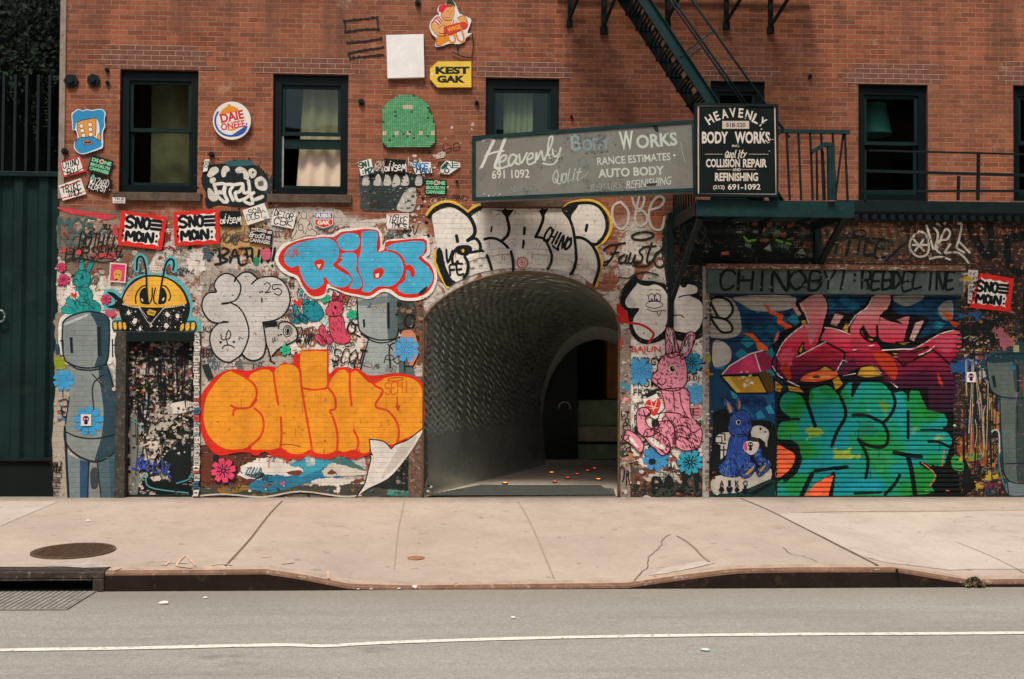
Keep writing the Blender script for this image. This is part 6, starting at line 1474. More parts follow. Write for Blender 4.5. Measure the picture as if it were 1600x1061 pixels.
for q in ("362,80 395,75 405,180", "372,60 385,130 392,190", "440,170 470,100 500,85", "448,190 490,110"): a.stroke(q, 7, BLK)
a.fill("440,180 470,105 498,85 500,105 470,170", '#d9c4c0'); a.fill("362,60 380,45 392,95 395,150 375,120", '#e0d0ca')
a.ell(388, 270, 20, 20, '#e9dcc4'); a.ell(390, 270, 14, 16, BLK); a.ell(395, 264, 4, 4, WHT)
for q in ("285,318 305,330 325,320", "305,330 310,350 295,365", "310,350 335,358 352,340", "300,520 350,510 420,515 470,540 440,470 430,400", "395,400 402,500", "350,520 400,600 410,690", "320,560 390,560 400,640", "460,560 500,620 540,600", "395,690 430,640 500,680", "245,640 300,660 360,720", "270,655 320,690 340,730", "150,640 190,690 205,715", "205,520 240,530 265,515", "230,500 245,545"): a.stroke(q, 5, MA)
a.fill("258,648 290,655 345,700 340,715 300,700 265,668", '#efe6da'); a.fill("150,645 172,655 202,705 190,700 160,672", '#efe6da')
a.hatch(sh[2], 170, 13, 2.6, MA, 45, 20); a.hatch(sh[0], 70, 16, 3.5, MA, 80, 15); a.hatch(sh[1], 70, 16, 3.5, MA, 110, 15); a.hatch(sh[3], 110, 22, 3, MA, 55, 30); a.hatch("400,560 500,560 550,640 530,705 400,700", 60, 24, 3.6, MA, 40, 40); a.hatch("300,530 400,540 410,680 310,690", 45, 22, 3.6, MA, 120, 40); a.hatch(sh[6], 26, 16, 3, MA); a.hatch(sh[4], 20, 16, 3, MA)
piece(a, 'graffiti_rabbit', 'big pink rabbit holding a heart card, stencilled on the pillar right of the arch')
# marks on the arch guard, jambs and posts
a = Art(-0.0175, 'metal'); view(940, 500, .28275)
a.fill("100,100 118,100 118,150 100,160", '#c8563a'); a.fill("108,340 150,350 148,390 112,385", '#4a8a9a'); a.rect(112, 425, 150, 452, '#d8685e'); a.text('EBM', 131, 438, 30, 18, WHT); a.tag('SRE', 132, 560, 110, 36, 5, BLK, 80); a.tag('CSGSS', 135, 690, 110, 44, 5, BLK, 85)
a.fill("105,740 165,735 165,770 110,775", '#c98a6a'); a.fill("105,725 150,745 108,760", '#2d4a3a'); a.specks("95,100 160,100 160,920 95,920", 90, 3, 9, ['#cdbfb0', '#2a2622', '#7a5242', '#b3a596', '#e0d6c8']); a.scribble(128, 860, 50, 110, 6, '#171d1a', 4)
piece(a, 'scrawled_marks', None)['kind'] = 'stuff'
a = Art(-0.0225, 'metal'); full()
for v in range(430, 770, 9):
    if random.random() < .75: a.text(random.choice(['ILL', 'EEC', 'HLE', 'SMC', 'TEC', 'LLO']), 1105.5 + random.uniform(-1, 1), v, 5.5, 6.5, '#20251f', 90)
a.specks("1101,430 1111,430 1111,770 1101,770", 60, .8, 2.6, ['#d9d0c3', '#2c2f2a', '#c87a4a', '#8f9a40', '#b0a494']); a.ell(1106, 584, 3, 5, '#c9702c'); a.ell(1106, 560, 4, 8, '#9aa040')
piece(a, 'scrawled_marks', None)['kind'] = 'stuff'
# door: scraps, white skull and blue tag
a = Art(0.092, 'paper'); view(80, 470, .30151); a.base = -0.092
a.specks("400,230 735,210 735,600 400,620", 420, 3, 10, ['#0d1412', '#16201c', '#2a2622', '#a3927f', '#6a2420', '#43423a', '#3b4a44', '#b0a392', '#0d1412', '#1a1f1c', '#8a7a68', '#241a18'], 1.3); a.specks("430,400 720,400 720,620 430,620", 150, 3, 11, ['#d3c6b6', '#0d1412', '#b9ab9a', '#a02a24', '#16201c', '#0d1412', '#5a4a40'], 1.4); a.specks('400,225 735,205 735,330 400,330', 120, 4, 14, ['#0d1412', '#141b18', '#2a1614', '#0b100e'], 1.5)
a.specks("400,610 730,610 720,1000 405,1000", 200, 6, 22, ['#b9afa2', '#8f8a80', '#0f1715', '#cfc5b8', '#a8a094', '#1c2321']); a.fill("400,620 440,640 440,980 405,1000", '#7f7f77'); a.scribble(570, 500, 300, 500, 7, '#0d1412', 16); a.scribble(570, 760, 300, 300, 5, '#2a302c', 12); a.specks('410,230 730,215 730,990 410,990', 230, 2.5, 9, ['#a82e28', '#2a6a70', '#b8964a', '#5b7064', '#c8bba9', '#7a4a40', '#3a5a7a', '#101715', '#d6c9b8'], 1.3)
a.rag = 6; a.fill("515,640 530,590 565,565 625,570 650,620 645,690 600,735 540,720", '#b8ad9e', n=3); a.fill("535,650 560,620 590,660 575,720 545,720", '#101816'); a.specks('505,560 670,560 670,750 505,750', 70, 3, 9, ['#101816', '#8f8578', '#3a3a34', '#c9bcac'], 1.2); a.fill("600,640 640,615 655,660 630,730 600,720", '#101816'); a.fill("545,800 580,760 610,800 600,840 560,840", '#101816'); a.fill("500,730 560,750 540,810 505,800", '#d5c8ba'); a.fill("575,540 680,520 690,580 600,590", '#e0d6c8', False); a.fill("580,535 608,530 610,575 582,578", '#a8a494'); a.fill("690,520 735,530 735,570 690,560", '#d5cabb', False)
a.rag = 3; a.fill("610,780 660,745 715,760 715,900 640,960 600,900", '#141e1b'); a.fill("470,930 560,945 700,960 715,990 560,1005 480,975", '#0e1513'); a.specks('480,550 720,540 720,780 480,790', 150, 3, 10, ['#101816', '#b8ad9e', '#3a3a34', '#c9bcac', '#0d1412', '#6a4a40'], 1.2); a.stroke("640,950 700,930 725,900", 7, '#3a9aa8'); a.stroke("400,620 440,640 470,680", 6, '#4a9aa0'); a.stroke("440,950 480,900 500,970 700,1000", 6, '#5aa6a8')
for q in ("438,820 455,880 465,830 450,815 430,860", "470,870 500,850 495,830 475,850 490,890", "545,850 520,850 520,890 550,890", "565,830 575,900 605,850", "580,880 610,920", "440,880 410,870"): a.stroke(q, 9, '#2a4aa8')
a.rect(500, 172, 560, 192, '#8a3c34'); a.text('SKATCH', 625, 185, 90, 20, '#aab0a8', 2, .01); a.rect(675, 175, 735, 195, '#7d827c'); a.fill("430,195 480,180 470,222", '#8f958c', False)
o = piece(a, 'sticker_scraps', None); o.parent = DOOR_O; o['kind'] = 'stuff'
a = Art(0, 'paper'); view(80, 470, .30151); a.base = 0.0305
y_ = 165
while y_ < 1000:
    h_ = random.uniform(16, 38); x_ = 742 + random.uniform(-2, 4)
    a.fill([(x_, y_), (x_ + random.uniform(24, 34), y_ + random.uniform(-3, 3)), (x_ + random.uniform(24, 34), y_ + h_ - 3), (x_, y_ + h_ - 3)], random.choice(['#e0d8cc', '#d3cabd', '#e8e0d4', '#c9c4bb', '#b9b4aa', '#9fb0b4', '#d8d0c4', '#f0a030', '#3f6a8a', '#d0574a']) if y_ > 500 else random.choice(['#e0d8cc', '#d3cabd', '#e8e0d4', '#c9c4bb']), False)
    a.scribble(x_ + 15, y_ + h_ * .45, 22, h_ * .5, 2.6, '#1a1f1d', 4); y_ += h_
o = piece(a, 'sticker_strip', None); o.parent = DOOR_O; o['kind'] = 'stuff'

# --- shutter: two pieces sprayed over slats, panel and wall
PGR = zgrad('pink_red_plum_fade', [(0.0, '#2a1226'), (0.26, '#40132e'), (0.42, '#861a34'), (0.55, '#cc2a48'), (0.68, '#d4606c'), (0.84, '#cc8a84'), (1.0, '#c49088')], 'metal', W(1300, 640).z, W(1300, 455).z)
GGR_m, n, b = new_mat('green_teal_spray')
x, y, z = n.xyz(); f = n.noise(1.7, 3, .5, dist=.4)
c = n.ramp(f, [(0.30, hexc('#187a2c')), (0.42, hexc('#18823c')), (0.5, hexc('#148672')), (0.62, hexc('#12888c')), (0.8, hexc('#187a8a'))])
yl = n.step(n.noise(1.9, 3, .5, vec=n.new('VectorMath', {0: n.pos(), 1: (7.3, 0, 3.1)}, operation='ADD').outputs[0]), 0.64, 0.74); c = n.mix(n.math('MULTIPLY', yl, .85), c, hexc('#c8cc48'))
c = n.mix(n.step(n.noise(24, 6, .8), .69, .72), c, (.10, .09, .08)); c = n.mix(n.math('MULTIPLY', n.step(n.noise(6, 5, .7), .45, .8), .4), c, n.mix(1.0, c, (.5, .5, .5), 'MULTIPLY'))
n.put(b.inputs['Base Color'], c); b.inputs['Roughness'].default_value = .45
a = Art(-0.0042, 'metal'); view(1100, 430, .2625); NV, TD = '#123e5e', '#1f8496'
a.fill("45,110 1500,110 1500,520 1460,560 1330,680 430,720 420,1300 45,1300", NV, False)
for i in range(7):
    for j in range(6):
        cx, cy = 230 + i * 92 + (j % 2) * 40 + random.uniform(-12, 12), 190 + j * 72 + random.uniform(-10, 10)
        if random.random() < .62 and (cx < 560 or random.random() < .7): a.fill([(cx - 48, cy - 4), (cx - 6, cy - 38), (cx + 44, cy + 2), (cx + 2, cy + 36)], random.choice([TD, '#1a5f80', '#2a94a4', '#175878']), False)
for cx, cy in ((750, 170), (890, 180), (840, 150), (1180, 210), (1280, 190), (1390, 300), (1350, 170), (1320, 330), (1410, 220)): a.fill([(cx - 40, cy), (cx, cy - 34), (cx + 40, cy + 4), (cx, cy + 34)], random.choice(['#1a6484', '#15486c']), False)
for i in range(46):
    cx, cy = random.uniform(60, 1460), random.uniform(140, 620)
    if 420 < cx < 1360 and cy > 240: continue
    r_ = random.uniform(12, 40); t_ = random.uniform(0, 90); a.fill([(cx + r_ * random.uniform(.6, 1.3) * math.cos(R(t_ + 90 * k)), cy + r_ * random.uniform(.5, 1.1) * math.sin(R(t_ + 90 * k))) for k in range(4)], random.choice([TD, '#0d2c48', '#0a2034', '#1a5f80', '#2a94a4', '#0f3a5a', '#123e5e']), False)
a.fill("180,128 510,122 545,170 500,205 420,215 300,212 230,175", '#b9b2a6', n=3); a.fill("1120,128 1300,120 1290,150 1210,185 1150,165", '#8f9288'); a.fill("1395,190 1475,150 1478,260 1420,262", '#9a988e')
a.fill("8,140 80,128 160,140 210,220 222,330 180,368 100,376 20,345", '#b5aea2', n=3); a.fill("55,400 110,395 158,440 158,505 115,540 55,535", '#c4bdb2')
for q in ("20,150 80,132 145,150 172,205 140,255 90,252 40,165", "40,250 100,255 150,280 168,330 110,340 70,300 40,250"): a.fill(q, '#cfc8bc'); a.stroke(q, 15, BLK, True)
a.fill("5,262 45,252 40,275", BLK, False)
a.fill("345,158 392,195 400,214 472,234 466,274 522,300 520,348 488,346 480,310 434,285 440,250 388,226", '#ee5a26', False); a.fill("225,344 290,344 332,395 378,430 382,450 320,446 308,400 270,364", '#ee6a30', False); a.fill("1385,190 1405,212 1480,235 1470,270 1525,290 1500,310 1480,300 1430,235", '#e8532a', False)
sil = "548,160 690,92 745,180 735,255 790,212 850,225 905,212 960,175 995,115 1070,82 1128,128 1120,205 1180,238 1235,232 1330,255 1330,290 1270,380 1400,335 1490,310 1540,350 1540,440 1470,530 1500,800 1330,800 1280,690 1160,690 1050,640 900,640 780,640 560,690 460,625 392,545 420,470 400,420 440,350 520,310 570,280 540,220"
a.fill(sil, '#120d12', n=2)
a.fill("508,165 535,155 580,235 560,245", '#c89a94', False); a.fill("430,345 450,335 440,380 412,408", '#c87a80', False)
P = ("570,168 690,106 735,182 715,268 690,372 686,402 602,450 592,398 555,480 600,468 720,396 834,462 822,520 790,580 700,545 580,622 520,652 460,612 406,542 430,480 470,402 530,342 586,302 622,282 602,232", "718,312 790,320 868,350 862,300 902,240 970,192 1002,132 1070,97 1114,132 1090,202 1046,240 1032,358 986,360 952,302 940,332 970,382 1022,392 1060,442 1140,456 1262,432 1400,352 1490,327 1528,350 1530,432 1480,500 1452,518 1360,442 1180,530 1100,452 1000,440 900,450 834,458 722,392 690,385", "834,466 1100,446 1190,542 1370,447 1480,522 1500,800 1340,800 1330,664 1150,672 1002,532 902,560 822,592 790,572", "1050,250 1110,268 1160,262 1222,246 1200,342 1180,402 1100,402 1040,372")
for q in P: a.fill(q, PGR, n=2)
a.fill("1260,282 1312,266 1250,392 1222,380", '#d8a8a0', False); a.fill("780,228 832,240 790,302 752,290", '#d8a09a', False); a.fill("1060,250 1130,258 1180,290 1110,275", '#120d12')
for q in ("820,320 850,280 868,330 850,345", "570,270 605,265 612,300 590,305", "1140,400 1230,395 1190,418", "1080,455 1200,460 1330,425 1300,445 1150,478", "560,450 592,398 590,430 580,470", "960,370 1010,375 1000,400"): a.fill(q, '#c39a2c', False); a.stroke(q, 9, '#120d12', True)
for q in ("720,396 780,430 838,465 822,520", "690,375 684,402", "1030,300 1032,360 1062,442", "950,305 930,340 975,390 1020,395", "1100,450 1185,535 1190,545", "1365,445 1440,510 1480,560 1500,640", "720,312 690,372", "860,345 868,300 905,240"): a.stroke(q, 12, '#120d12', n=3)
for q in ("406,542 440,592 466,612", "552,488 640,440 724,397", "1130,486 1250,482 1330,455 1370,422", "1000,530 1060,590 1150,668", "888,446 940,430 1010,416", "500,630 565,662", "1060,446 1180,440 1262,432 1400,352 1490,327", "430,480 470,402 530,342 586,302", "620,282 604,232 570,168", "718,312 790,322 868,352", "862,300 902,240 970,192 1002,132"): a.stroke(q, 6.5, '#e6ddd6', n=3)
a.rag = 3
for q, c_ in (("440,470 500,430 540,470 520,540 460,560", '#e0506a'), ("600,300 660,290 670,350 620,400", '#d88088'), ("640,480 720,430 780,470 740,520", '#a82038'), ("880,380 960,400 980,430 900,440", '#c03a50'), ("1150,470 1280,470 1240,510 1190,520", '#7a1830'), ("1380,400 1480,360 1500,420 1440,470", '#d0506a'), ("1040,560 1100,580 1140,640 1080,630", '#5a1630'), ("850,520 900,500 910,540 840,560", '#6a1a38'), ("1200,600 1320,560 1330,640 1220,650", '#4a1430')): a.fill(q, c_)
a.rag = 0
for q in ("460,560 490,520 520,600 500,620", "1000,460 1100,470 1150,560 1120,620", "1390,580 1425,660 1395,640"): a.fill(q, '#c23a1c')
a.fill("108,590 150,540 272,468 348,448 402,490 396,560 320,582", '#c23466', False); a.fill("220,520 272,470 320,560 230,570", '#e0406c'); a.fill("345,450 402,490 396,560 332,575 300,470", '#a82a50', False); a.fill("100,600 325,600 378,700 190,704", '#c6962c', False); a.fill("110,605 150,603 215,690 195,698", '#e0bd5a', False); a.fill("320,575 395,580 420,690 380,700", '#5a4414', False)
for q in ("108,590 150,540 272,468 348,448", "303,470 335,570"): a.stroke(q, 7, '#ece2da', smooth=False)
for q in ("100,598 325,598", "325,598 378,702", "190,704 378,702", "100,600 190,704"): a.stroke(q, 10, '#120d12', smooth=False)
a.specks("200,580 270,580 280,660 210,650", 16, 4, 13, ['#ece2da', '#e0c070'])
for q in ("638,590 720,538 792,580 802,622 700,600", "905,600 930,548 1002,532 1062,602 960,612", "490,650 572,670 600,702 505,692", "420,620 470,660 455,700 420,690", "760,620 800,600 830,650 780,690"): a.fill(q, '#c0902c', False); a.stroke(q, 8, '#120d12', True, False)
a.fill("785,575 825,505 852,515 812,590", '#4a2a44', False); a.stroke("785,575 825,505 852,515", 5, '#e6ddd6', smooth=False); a.stroke("830,598 900,585", 5, '#e6ddd6')
a.fill("572,625 620,585 700,570 780,578 795,592 740,622 650,634", '#f4663a'); a.fill("612,618 650,596 720,590 768,598 700,615", '#e8954a'); a.ell(668, 605, 24, 9, '#5a3a14')
a.ring(885, 92, 84, 20, 11, '#d4502a', 2)
piece(a, 'graffiti_piece', 'pink to plum angular letters with orange lips sprayed across the shutter', SLATS)
a = Art(-0.0085, 'metal'); view(1190, 570, .20742)
a.fill("100,560 120,400 120,250 180,190 290,170 380,140 480,130 560,170 620,130 720,100 830,98 930,120 1000,190 1110,180 1200,140 1290,150 1310,260 1440,360 1520,520 1530,700 1500,1000 100,1000", '#0a1311', n=3)
a.fill("120,500 150,432 232,416 152,342 140,270 190,208 262,215 312,250 352,320 362,210 400,165 460,150 530,175 592,245 600,200 650,140 690,125 702,188 740,140 830,113 910,138 970,200 986,215 1060,200 1102,232 1130,190 1182,158 1246,163 1250,240 1282,300 1360,352 1402,430 1382,480 1432,560 1420,620 1392,690 1372,762 1290,762 1322,830 1272,900 1240,975 500,985 540,830 400,900 340,985 104,985 122,880 252,830 292,640 232,570 130,558", GGR_m, n=3)
a.rag = 4
for q, c_ in (("160,440 240,430 260,500 180,540", '#2a9a3a'), ("380,240 440,180 480,260 420,340", '#23a070'), ("700,420 820,430 880,500 780,540", '#178060'), ("900,280 960,300 960,380 910,390", '#5f9a3c'), ("340,480 420,470 450,540 350,550", '#8fae40'), ("560,650 680,650 720,700 560,720", '#94ae44'), ("1010,240 1080,240 1080,420 1010,440", '#1a9aa0'), ("1150,240 1230,220 1320,380 1200,420", '#1f8a3a'), ("600,860 760,880 880,860 900,940 620,950", '#1590a0'), ("820,640 980,680 1000,760 860,800", '#2a9a5a'), ("300,720 480,700 440,780 280,820", '#1a9098'), ("1160,800 1260,800 1230,900 1180,940", '#177a50')): a.fill(q, c_)
a.rag = 0
for q, wd in (("340,280 362,340 378,390 404,462", 28), ("130,410 282,410", 18), ("596,245 632,340 624,410 570,500 528,612", 26), ("692,130 684,232", 22), ("684,232 712,175 735,145", 18), ("986,215 1006,280 982,360 920,432 880,420 790,382 688,380", 25), ("920,450 952,520 940,600 880,622 790,602 728,560", 24), ("728,560 780,650 802,740 784,852", 24), ("1104,215 1104,268", 18), ("1104,350 1104,548", 22), ("1200,490 1300,488 1400,496", 16), ("1260,578 1330,580 1420,622", 20), ("1000,660 1100,680 1200,690", 32), ("1102,690 1130,800 1156,982", 36), ("1040,830 1002,900 930,975", 24), ("240,640 285,700 250,800 180,860", 40), ("130,575 220,590 280,650", 26), ("560,780 640,770", 30), ("540,820 520,985", 34), ("400,800 560,775", 24), ("380,820 300,985", 34), ("1200,740 1300,790 1400,760", 30), ("1380,480 1500,500", 30), ("1290,762 1320,830", 24), ("700,970 900,960", 16)): a.stroke(q, wd, '#0a1311', n=4)
a.fill("100,612 200,642 250,682 230,762 160,832 100,834", '#f26a40'); a.fill("318,990 400,900 480,852 542,832 500,990", '#f26a40', False)
for q in ("1375,640 1360,760", "1205,735 1310,830 1265,915", "1235,945 1250,955", "1390,945 1410,950"): a.stroke(q, 9, '#d8794a', n=3)
a.fill("1430,700 1480,690 1515,740 1510,800 1440,780", '#2f9a44'); a.ell(1452, 458, 12, 10, '#9ad8a0')
for _i in range(14): _x, _y, _l = random.uniform(150, 1350), random.uniform(450, 900), random.uniform(20, 90); a.stroke([(_x, _y), (_x + random.uniform(-2, 2), _y + _l * .6), (_x, _y + _l)], random.uniform(3, 5), '#0a1311', smooth=False)
piece(a, 'graffiti_piece', 'green and teal bubble letters with orange chips sprayed low on the shutter', SLATS)
a = Art(-0.0120, 'metal'); view(1090, 590, .18843)
a.fill("265,100 330,130 640,120 640,400 560,380 420,340 340,250 280,160", '#134878', False)
for q in ("270,110 320,130 340,180 290,170", "360,220 420,270 480,320 420,340 370,290", "480,300 520,270 560,330 500,345", "560,250 600,220 640,300 590,300", "540,150 620,140 640,200 580,215"): a.fill(q, random.choice(['#2a8ab0', '#1f6a9a', '#3a9ab8']), False)
a.fill("130,300 250,260 420,350 640,400 640,830 600,960 130,960 130,420", '#0c1513'); a.fill("440,440 480,400 540,405 590,450 570,540 540,520 500,500 470,560", '#d9cfc4')
a.fill("560,500 580,480 575,580 560,560", '#c3bbb0', False); a.ell(520, 425, 9, 12, BLK); a.ell(560, 450, 7, 9, BLK)
a.fill("135,820 420,800 590,740 605,840 500,900 330,955 135,965", '#c9bfb2', n=3); a.fill("130,965 330,955 600,840 640,860 640,985 130,985", '#123a38', False); a.fill("410,965 620,860 630,880 470,975", '#0a1412', False); a.fill("150,490 190,460 270,450 280,560 230,640 190,680 190,560 150,540", '#d9d0c6', False)
for q in ("150,490 200,490 200,540 155,540", "190,600 240,600", "215,570 215,660", "230,545 190,545", "185,465 225,468 225,520"): a.stroke(q, 12, '#10211e', smooth=False)
BR, BD = '#2c4fa0', '#14204a'
sb = ("265,300 225,240 210,185 240,180 280,215 300,270 305,300", "325,270 320,200 335,160 355,180 368,240 360,275", "270,330 310,290 380,270 430,310 445,400 440,440 400,480 330,490 275,470 252,420", "275,480 400,475 420,560 420,620 440,690 420,760 340,815 250,810 230,700 240,620", "180,720 230,680 300,680 330,760 320,820 210,810 180,770", "340,780 390,710 460,700 480,750 430,820 370,830", "480,600 520,580 530,640 580,700 560,740 500,720 460,650", "490,760 540,700 590,690 600,740 520,815 490,800")
for q in sb: a.fill(q, BR)
for q in sb: a.stroke(q, 7, BD, True); a.hatch(q, 60, 18, 3.6, '#6f8fd0', 60, 40); a.hatch(q, 46, 18, 4, BD, 50, 40)
a.fill("240,210 262,225 285,270 270,285 248,245", '#c9983c'); a.fill("338,190 350,200 350,250 338,255", '#c9983c'); a.fill("395,800 430,760 465,730 455,765 410,805", '#c9983c'); a.fill("510,770 545,730 560,735 525,780", '#c9983c')
a.ell(335, 370, 20, 20, '#e6dccb'); a.ell(337, 370, 14, 15, BLK); a.ell(420, 370, 9, 12, BLK); a.stroke("370,440 400,470 430,440", 6, BD)
a.fill("378,590 400,530 500,535 495,600 440,640", '#dfd0c8'); a.fill("380,560 400,535 410,590 390,605", '#d8507a'); a.ell(436, 555, 22, 22, BLK); a.ell(436, 590, 14, 16, BLK); a.ell(428, 552, 6, 7, '#dfd0c8'); a.ell(445, 552, 6, 7, '#dfd0c8'); a.fill("430,490 490,500 500,530 440,525", '#26302c')
for ch, x in (('A', 198), ('I', 262), ('K', 326), ('O', 394)): a.text(ch, x, 875, 38 if ch != 'I' else 24, 50, '#14201c', 0, .02)
for x, k in ((196, 0), (262, 1), (324, 2), (392, 3)):
    if k == 2: a.fill([(x, 898), (x + 22, 928), (x, 958), (x - 22, 928)], '#10181a', False)
    elif k == 1: a.fill([(x, 958), (x - 26, 922), (x - 18, 902), (x, 912), (x + 18, 902), (x + 26, 922)], '#10181a')
    elif k == 0: a.fill([(x, 898), (x - 24, 930), (x - 12, 944), (x, 936), (x + 12, 944), (x + 24, 930)], '#10181a'); a.fill([(x, 930), (x - 10, 958), (x + 10, 958)], '#10181a', False)
    else:
        for dx, dy in ((0, -16), (-14, 6), (14, 6)): a.ell(x + dx, 926 + dy, 13, 13, '#10181a', n=10)
        a.fill([(x, 930), (x - 10, 958), (x + 10, 958)], '#10181a', False)
a.tag('WERS', 470, 200, 190, 60, 6, '#0d1c28', 6); a.ell(158, 965, 12, 8, '#e0d8cc')
piece(a, 'graffiti_rabbit', 'blue rabbit holding a skull can on the shutter side panel, signed AIKO', SLATS)
a = Art(0, 'metal', None); a.base = .1012; view(1080, 390, 520 / 1346.0); T_ = '#0f1a18'
a.tag('CHINO', 278, 128, 330, 72, 12, T_, 0, .1, .2); a.tag('BYI', 545, 128, 150, 70, 11, T_, 0, .15, .2); a.tag('REBDEL', 800, 128, 240, 68, 11, T_, 0, .1, .3); a.tag('INE', 995, 128, 110, 68, 11, T_, 0, .1, .3)
for cx, cy in ((112, 105), (447, 108), (460, 130), (650, 105), (648, 128)): a.ell(cx, cy, 6, 7, T_)
a.specks("70,90 1090,90 1090,160 70,160", 60, 2, 8, ['#4a5a54', '#2c3a36', '#68746e'])
view(1240, 290, 360 / 1415.0); a.text('GAK', 1030, 545, 48, 18, '#c9c0b2', 0, .02); a.ell(1050, 577, 28, 15, '#d8b838'); a.text('333', 1050, 577, 30, 14, BLK); a.fill("995,575 1020,572 1022,588 998,590", '#d88a72')
a.base = .1262; a.n = 0; view(1080, 390, 520 / 1346.0); a.rag = 1; a.specks('110,71 560,72 1060,76 1060,80 560,79 110,78', 130, 1.5, 4.2, ['#b9b2a6', '#a8a094', '#c9c2b6', '#6a4030'], 2.6)
o = piece(a, 'graffiti_tag', 'black handwriting along the shutter hood'); o.parent = SHUT
# --- right end: robot on the wall beyond the shutter and a jumble of colours, darkened to carry the dim light here
a = Art(-0.0080); view(1480, 460, .31088); a.rag = 7
a.fill("30,330 110,330 180,350 200,400 150,430 60,420", '#1d4f86'); a.fill("90,640 140,620 210,690 200,720 90,725", '#1a4478'); a.fill("80,720 200,730 215,800 150,860 90,850", '#8a4620'); a.fill("70,760 85,740 95,800 80,830", '#c9983c'); a.fill("95,850 170,770 190,790 110,870", '#7a8a2c'); a.fill("110,870 190,830 240,900 220,960 120,960", '#5a2430')
a.fill("95,965 150,945 225,895 215,925 160,960 120,972", '#b09434'); a.fill("80,200 250,90 260,160 190,260 110,300", '#121c1a'); a.fill("75,240 110,215 160,250 150,310 110,330 85,300", '#b3a894'); a.fill("245,190 300,175 320,270 260,290", '#a8606c'); a.fill("100,590 165,520 182,540 120,610", '#5a2a4a', False); a.stroke("100,590 165,520 182,540", 4, '#d8c8c4', smooth=False)
a.fill("140,360 185,370 190,420 150,430", '#b9b0a2'); a.fill("180,520 240,540 235,650 190,620", '#b0804a'); a.ring(165, 460, 14, 20, 7, '#122a30'); a.stroke("165,460 210,450 205,470", 7, '#122a30'); a.stroke("100,250 130,270 120,310", 6, '#121c1a'); a.stroke("120,260 150,275", 5, '#121c1a')
a.specks("95,270 235,270 235,960 95,960", 60, 3, 8, ['#c9b58a', '#16324a', '#b05a3a', '#121c1a', '#7a3040', '#3d7a8a', '#a8a090']); a.fill("80,90 150,85 150,115 85,120", '#1f5a8a')
a.scribble(165, 620, 140, 640, 5, '#121c1a', 14); a.scribble(160, 560, 130, 560, 3, '#b8a88c', 8); a.rag = 0
a.fill("175,330 210,295 300,280 400,285 400,1005 300,1005 285,900 270,850 250,500 215,470", '#1b444f', n=3); a.fill("195,338 240,308 320,300 400,302 400,515 300,520 235,495 212,455", '#56635e', n=3); a.fill("330,300 400,302 400,515 345,520", '#33423f'); a.fill("262,522 400,528 400,950 320,940 285,900 275,800 265,650", '#56635e', n=3); a.fill("345,530 400,530 400,940 350,942", '#33423f'); a.fill("300,945 400,955 400,1005 305,1005", '#6a7c80')
a.fill("200,320 260,298 380,300 390,330 220,345", '#163a44'); a.fill("220,410 236,405 246,465 232,470", '#10202a', False); a.fill("345,352 360,352 362,490 348,490", '#10202a', False); a.ell(325, 368, 18, 12, '#2f6a8a')
for q, wd in (("190,335 240,305 320,295 400,298", 7), ("192,335 210,455 235,498 300,520 400,520", 7), ("262,522 266,650 275,800 285,900 320,942 400,952", 6), ("275,850 400,848", 6), ("300,950 305,1005", 6), ("350,560 352,690", 5), ("250,505 240,690 250,800", 5)): a.stroke(q, wd, '#0f222c')
a.stroke("222,690 240,680 258,700 260,800", 7, '#b8c0b8'); a.stroke("256,800 262,880 285,960", 9, '#35707f'); a.fill("380,0 400,0 400,340 385,330", '#141d1a', False); a.fill("375,420 400,415 400,520 378,500", '#8a3028'); a.fill("385,560 400,560 400,620 385,610", '#a0302a')
for k, ch in enumerate('VEHUE'): a.text(ch, 348, 140 + k * 32, 24, 22, '#3f5a54', 90)
a.rect(330, 255, 358, 290, '#b3a478')
piece(a, 'graffiti_robot', 'grey blue robot on the wall at the right end beyond the shutter')
# ------------------------------------------------------------------ boards, paste-ups and stickers: each one a thing
def sticker(name, label, cat, base=.026, group=None, surf='paper'):
    a = Art(0, surf); a.base = base
    def done():
        return tagp(a.build(name), label, cat, group)
    return a, done
def wavy(q, n, amp):
    """outline with a scalloped edge"""
    out = []; q = pts(q)
    for i in range(4):
        p0, p1 = q[i], q[(i + 1) % 4]; dx, dy = p1[0] - p0[0], p1[1] - p0[1]; L = math.hypot(dx, dy)
        for k in range(n):
            t = k / n; w_ = -abs(math.sin(t * math.pi * 3)) * amp
            out.append((p0[0] + dx * t + dy / L * w_, p0[1] + dy * t - dx / L * w_))
    return out
def snoe(a, cx, cy, k, rot):
    t = R(rot)
    def m(s):
        return [(cx + k * (x * math.cos(t) - y * math.sin(t)), cy + k * (x * math.sin(t) + y * math.cos(t))) for x, y in [tuple(float(z) for z in p.split(',')) for p in s.split()]]
    for s in ("-52,-62 -75,-75 -98,-62 -92,-45 -70,-38 -58,-22 -75,-8 -98,-14", "-40,-12 -38,-70 -8,-12 -6,-70", "40,-42 32,-66 14,-66 4,-42 14,-14 32,-14 40,-42", "52,-62 105,-62", "52,-38 105,-38", "52,-14 105,-14",
              "-92,66 -88,16 -66,46 -46,14 -40,66", "-4,28 -18,14 -30,30 -26,58 -10,62 2,40 4,16 8,62", "26,66 30,14 62,66 66,14"): a.stroke(m(s), 19 * k, '#0c1216')
    for x, y in ((-112, 14), (-112, 42), (88, 26), (88, 58)):
        p = m("%f,%f" % (x, y))[0]; a.ell(p[0], p[1], 8 * k, 8 * k, '#0c1216', n=10)
    p = m("22,-42")[0]; a.ell(p[0], p[1], 5 * k, 5 * k, '#ece4da', n=8)
RD = '#dd2a22'; PW = '#ebe4da'
VA = (60, 300, 400 / 1516.0)
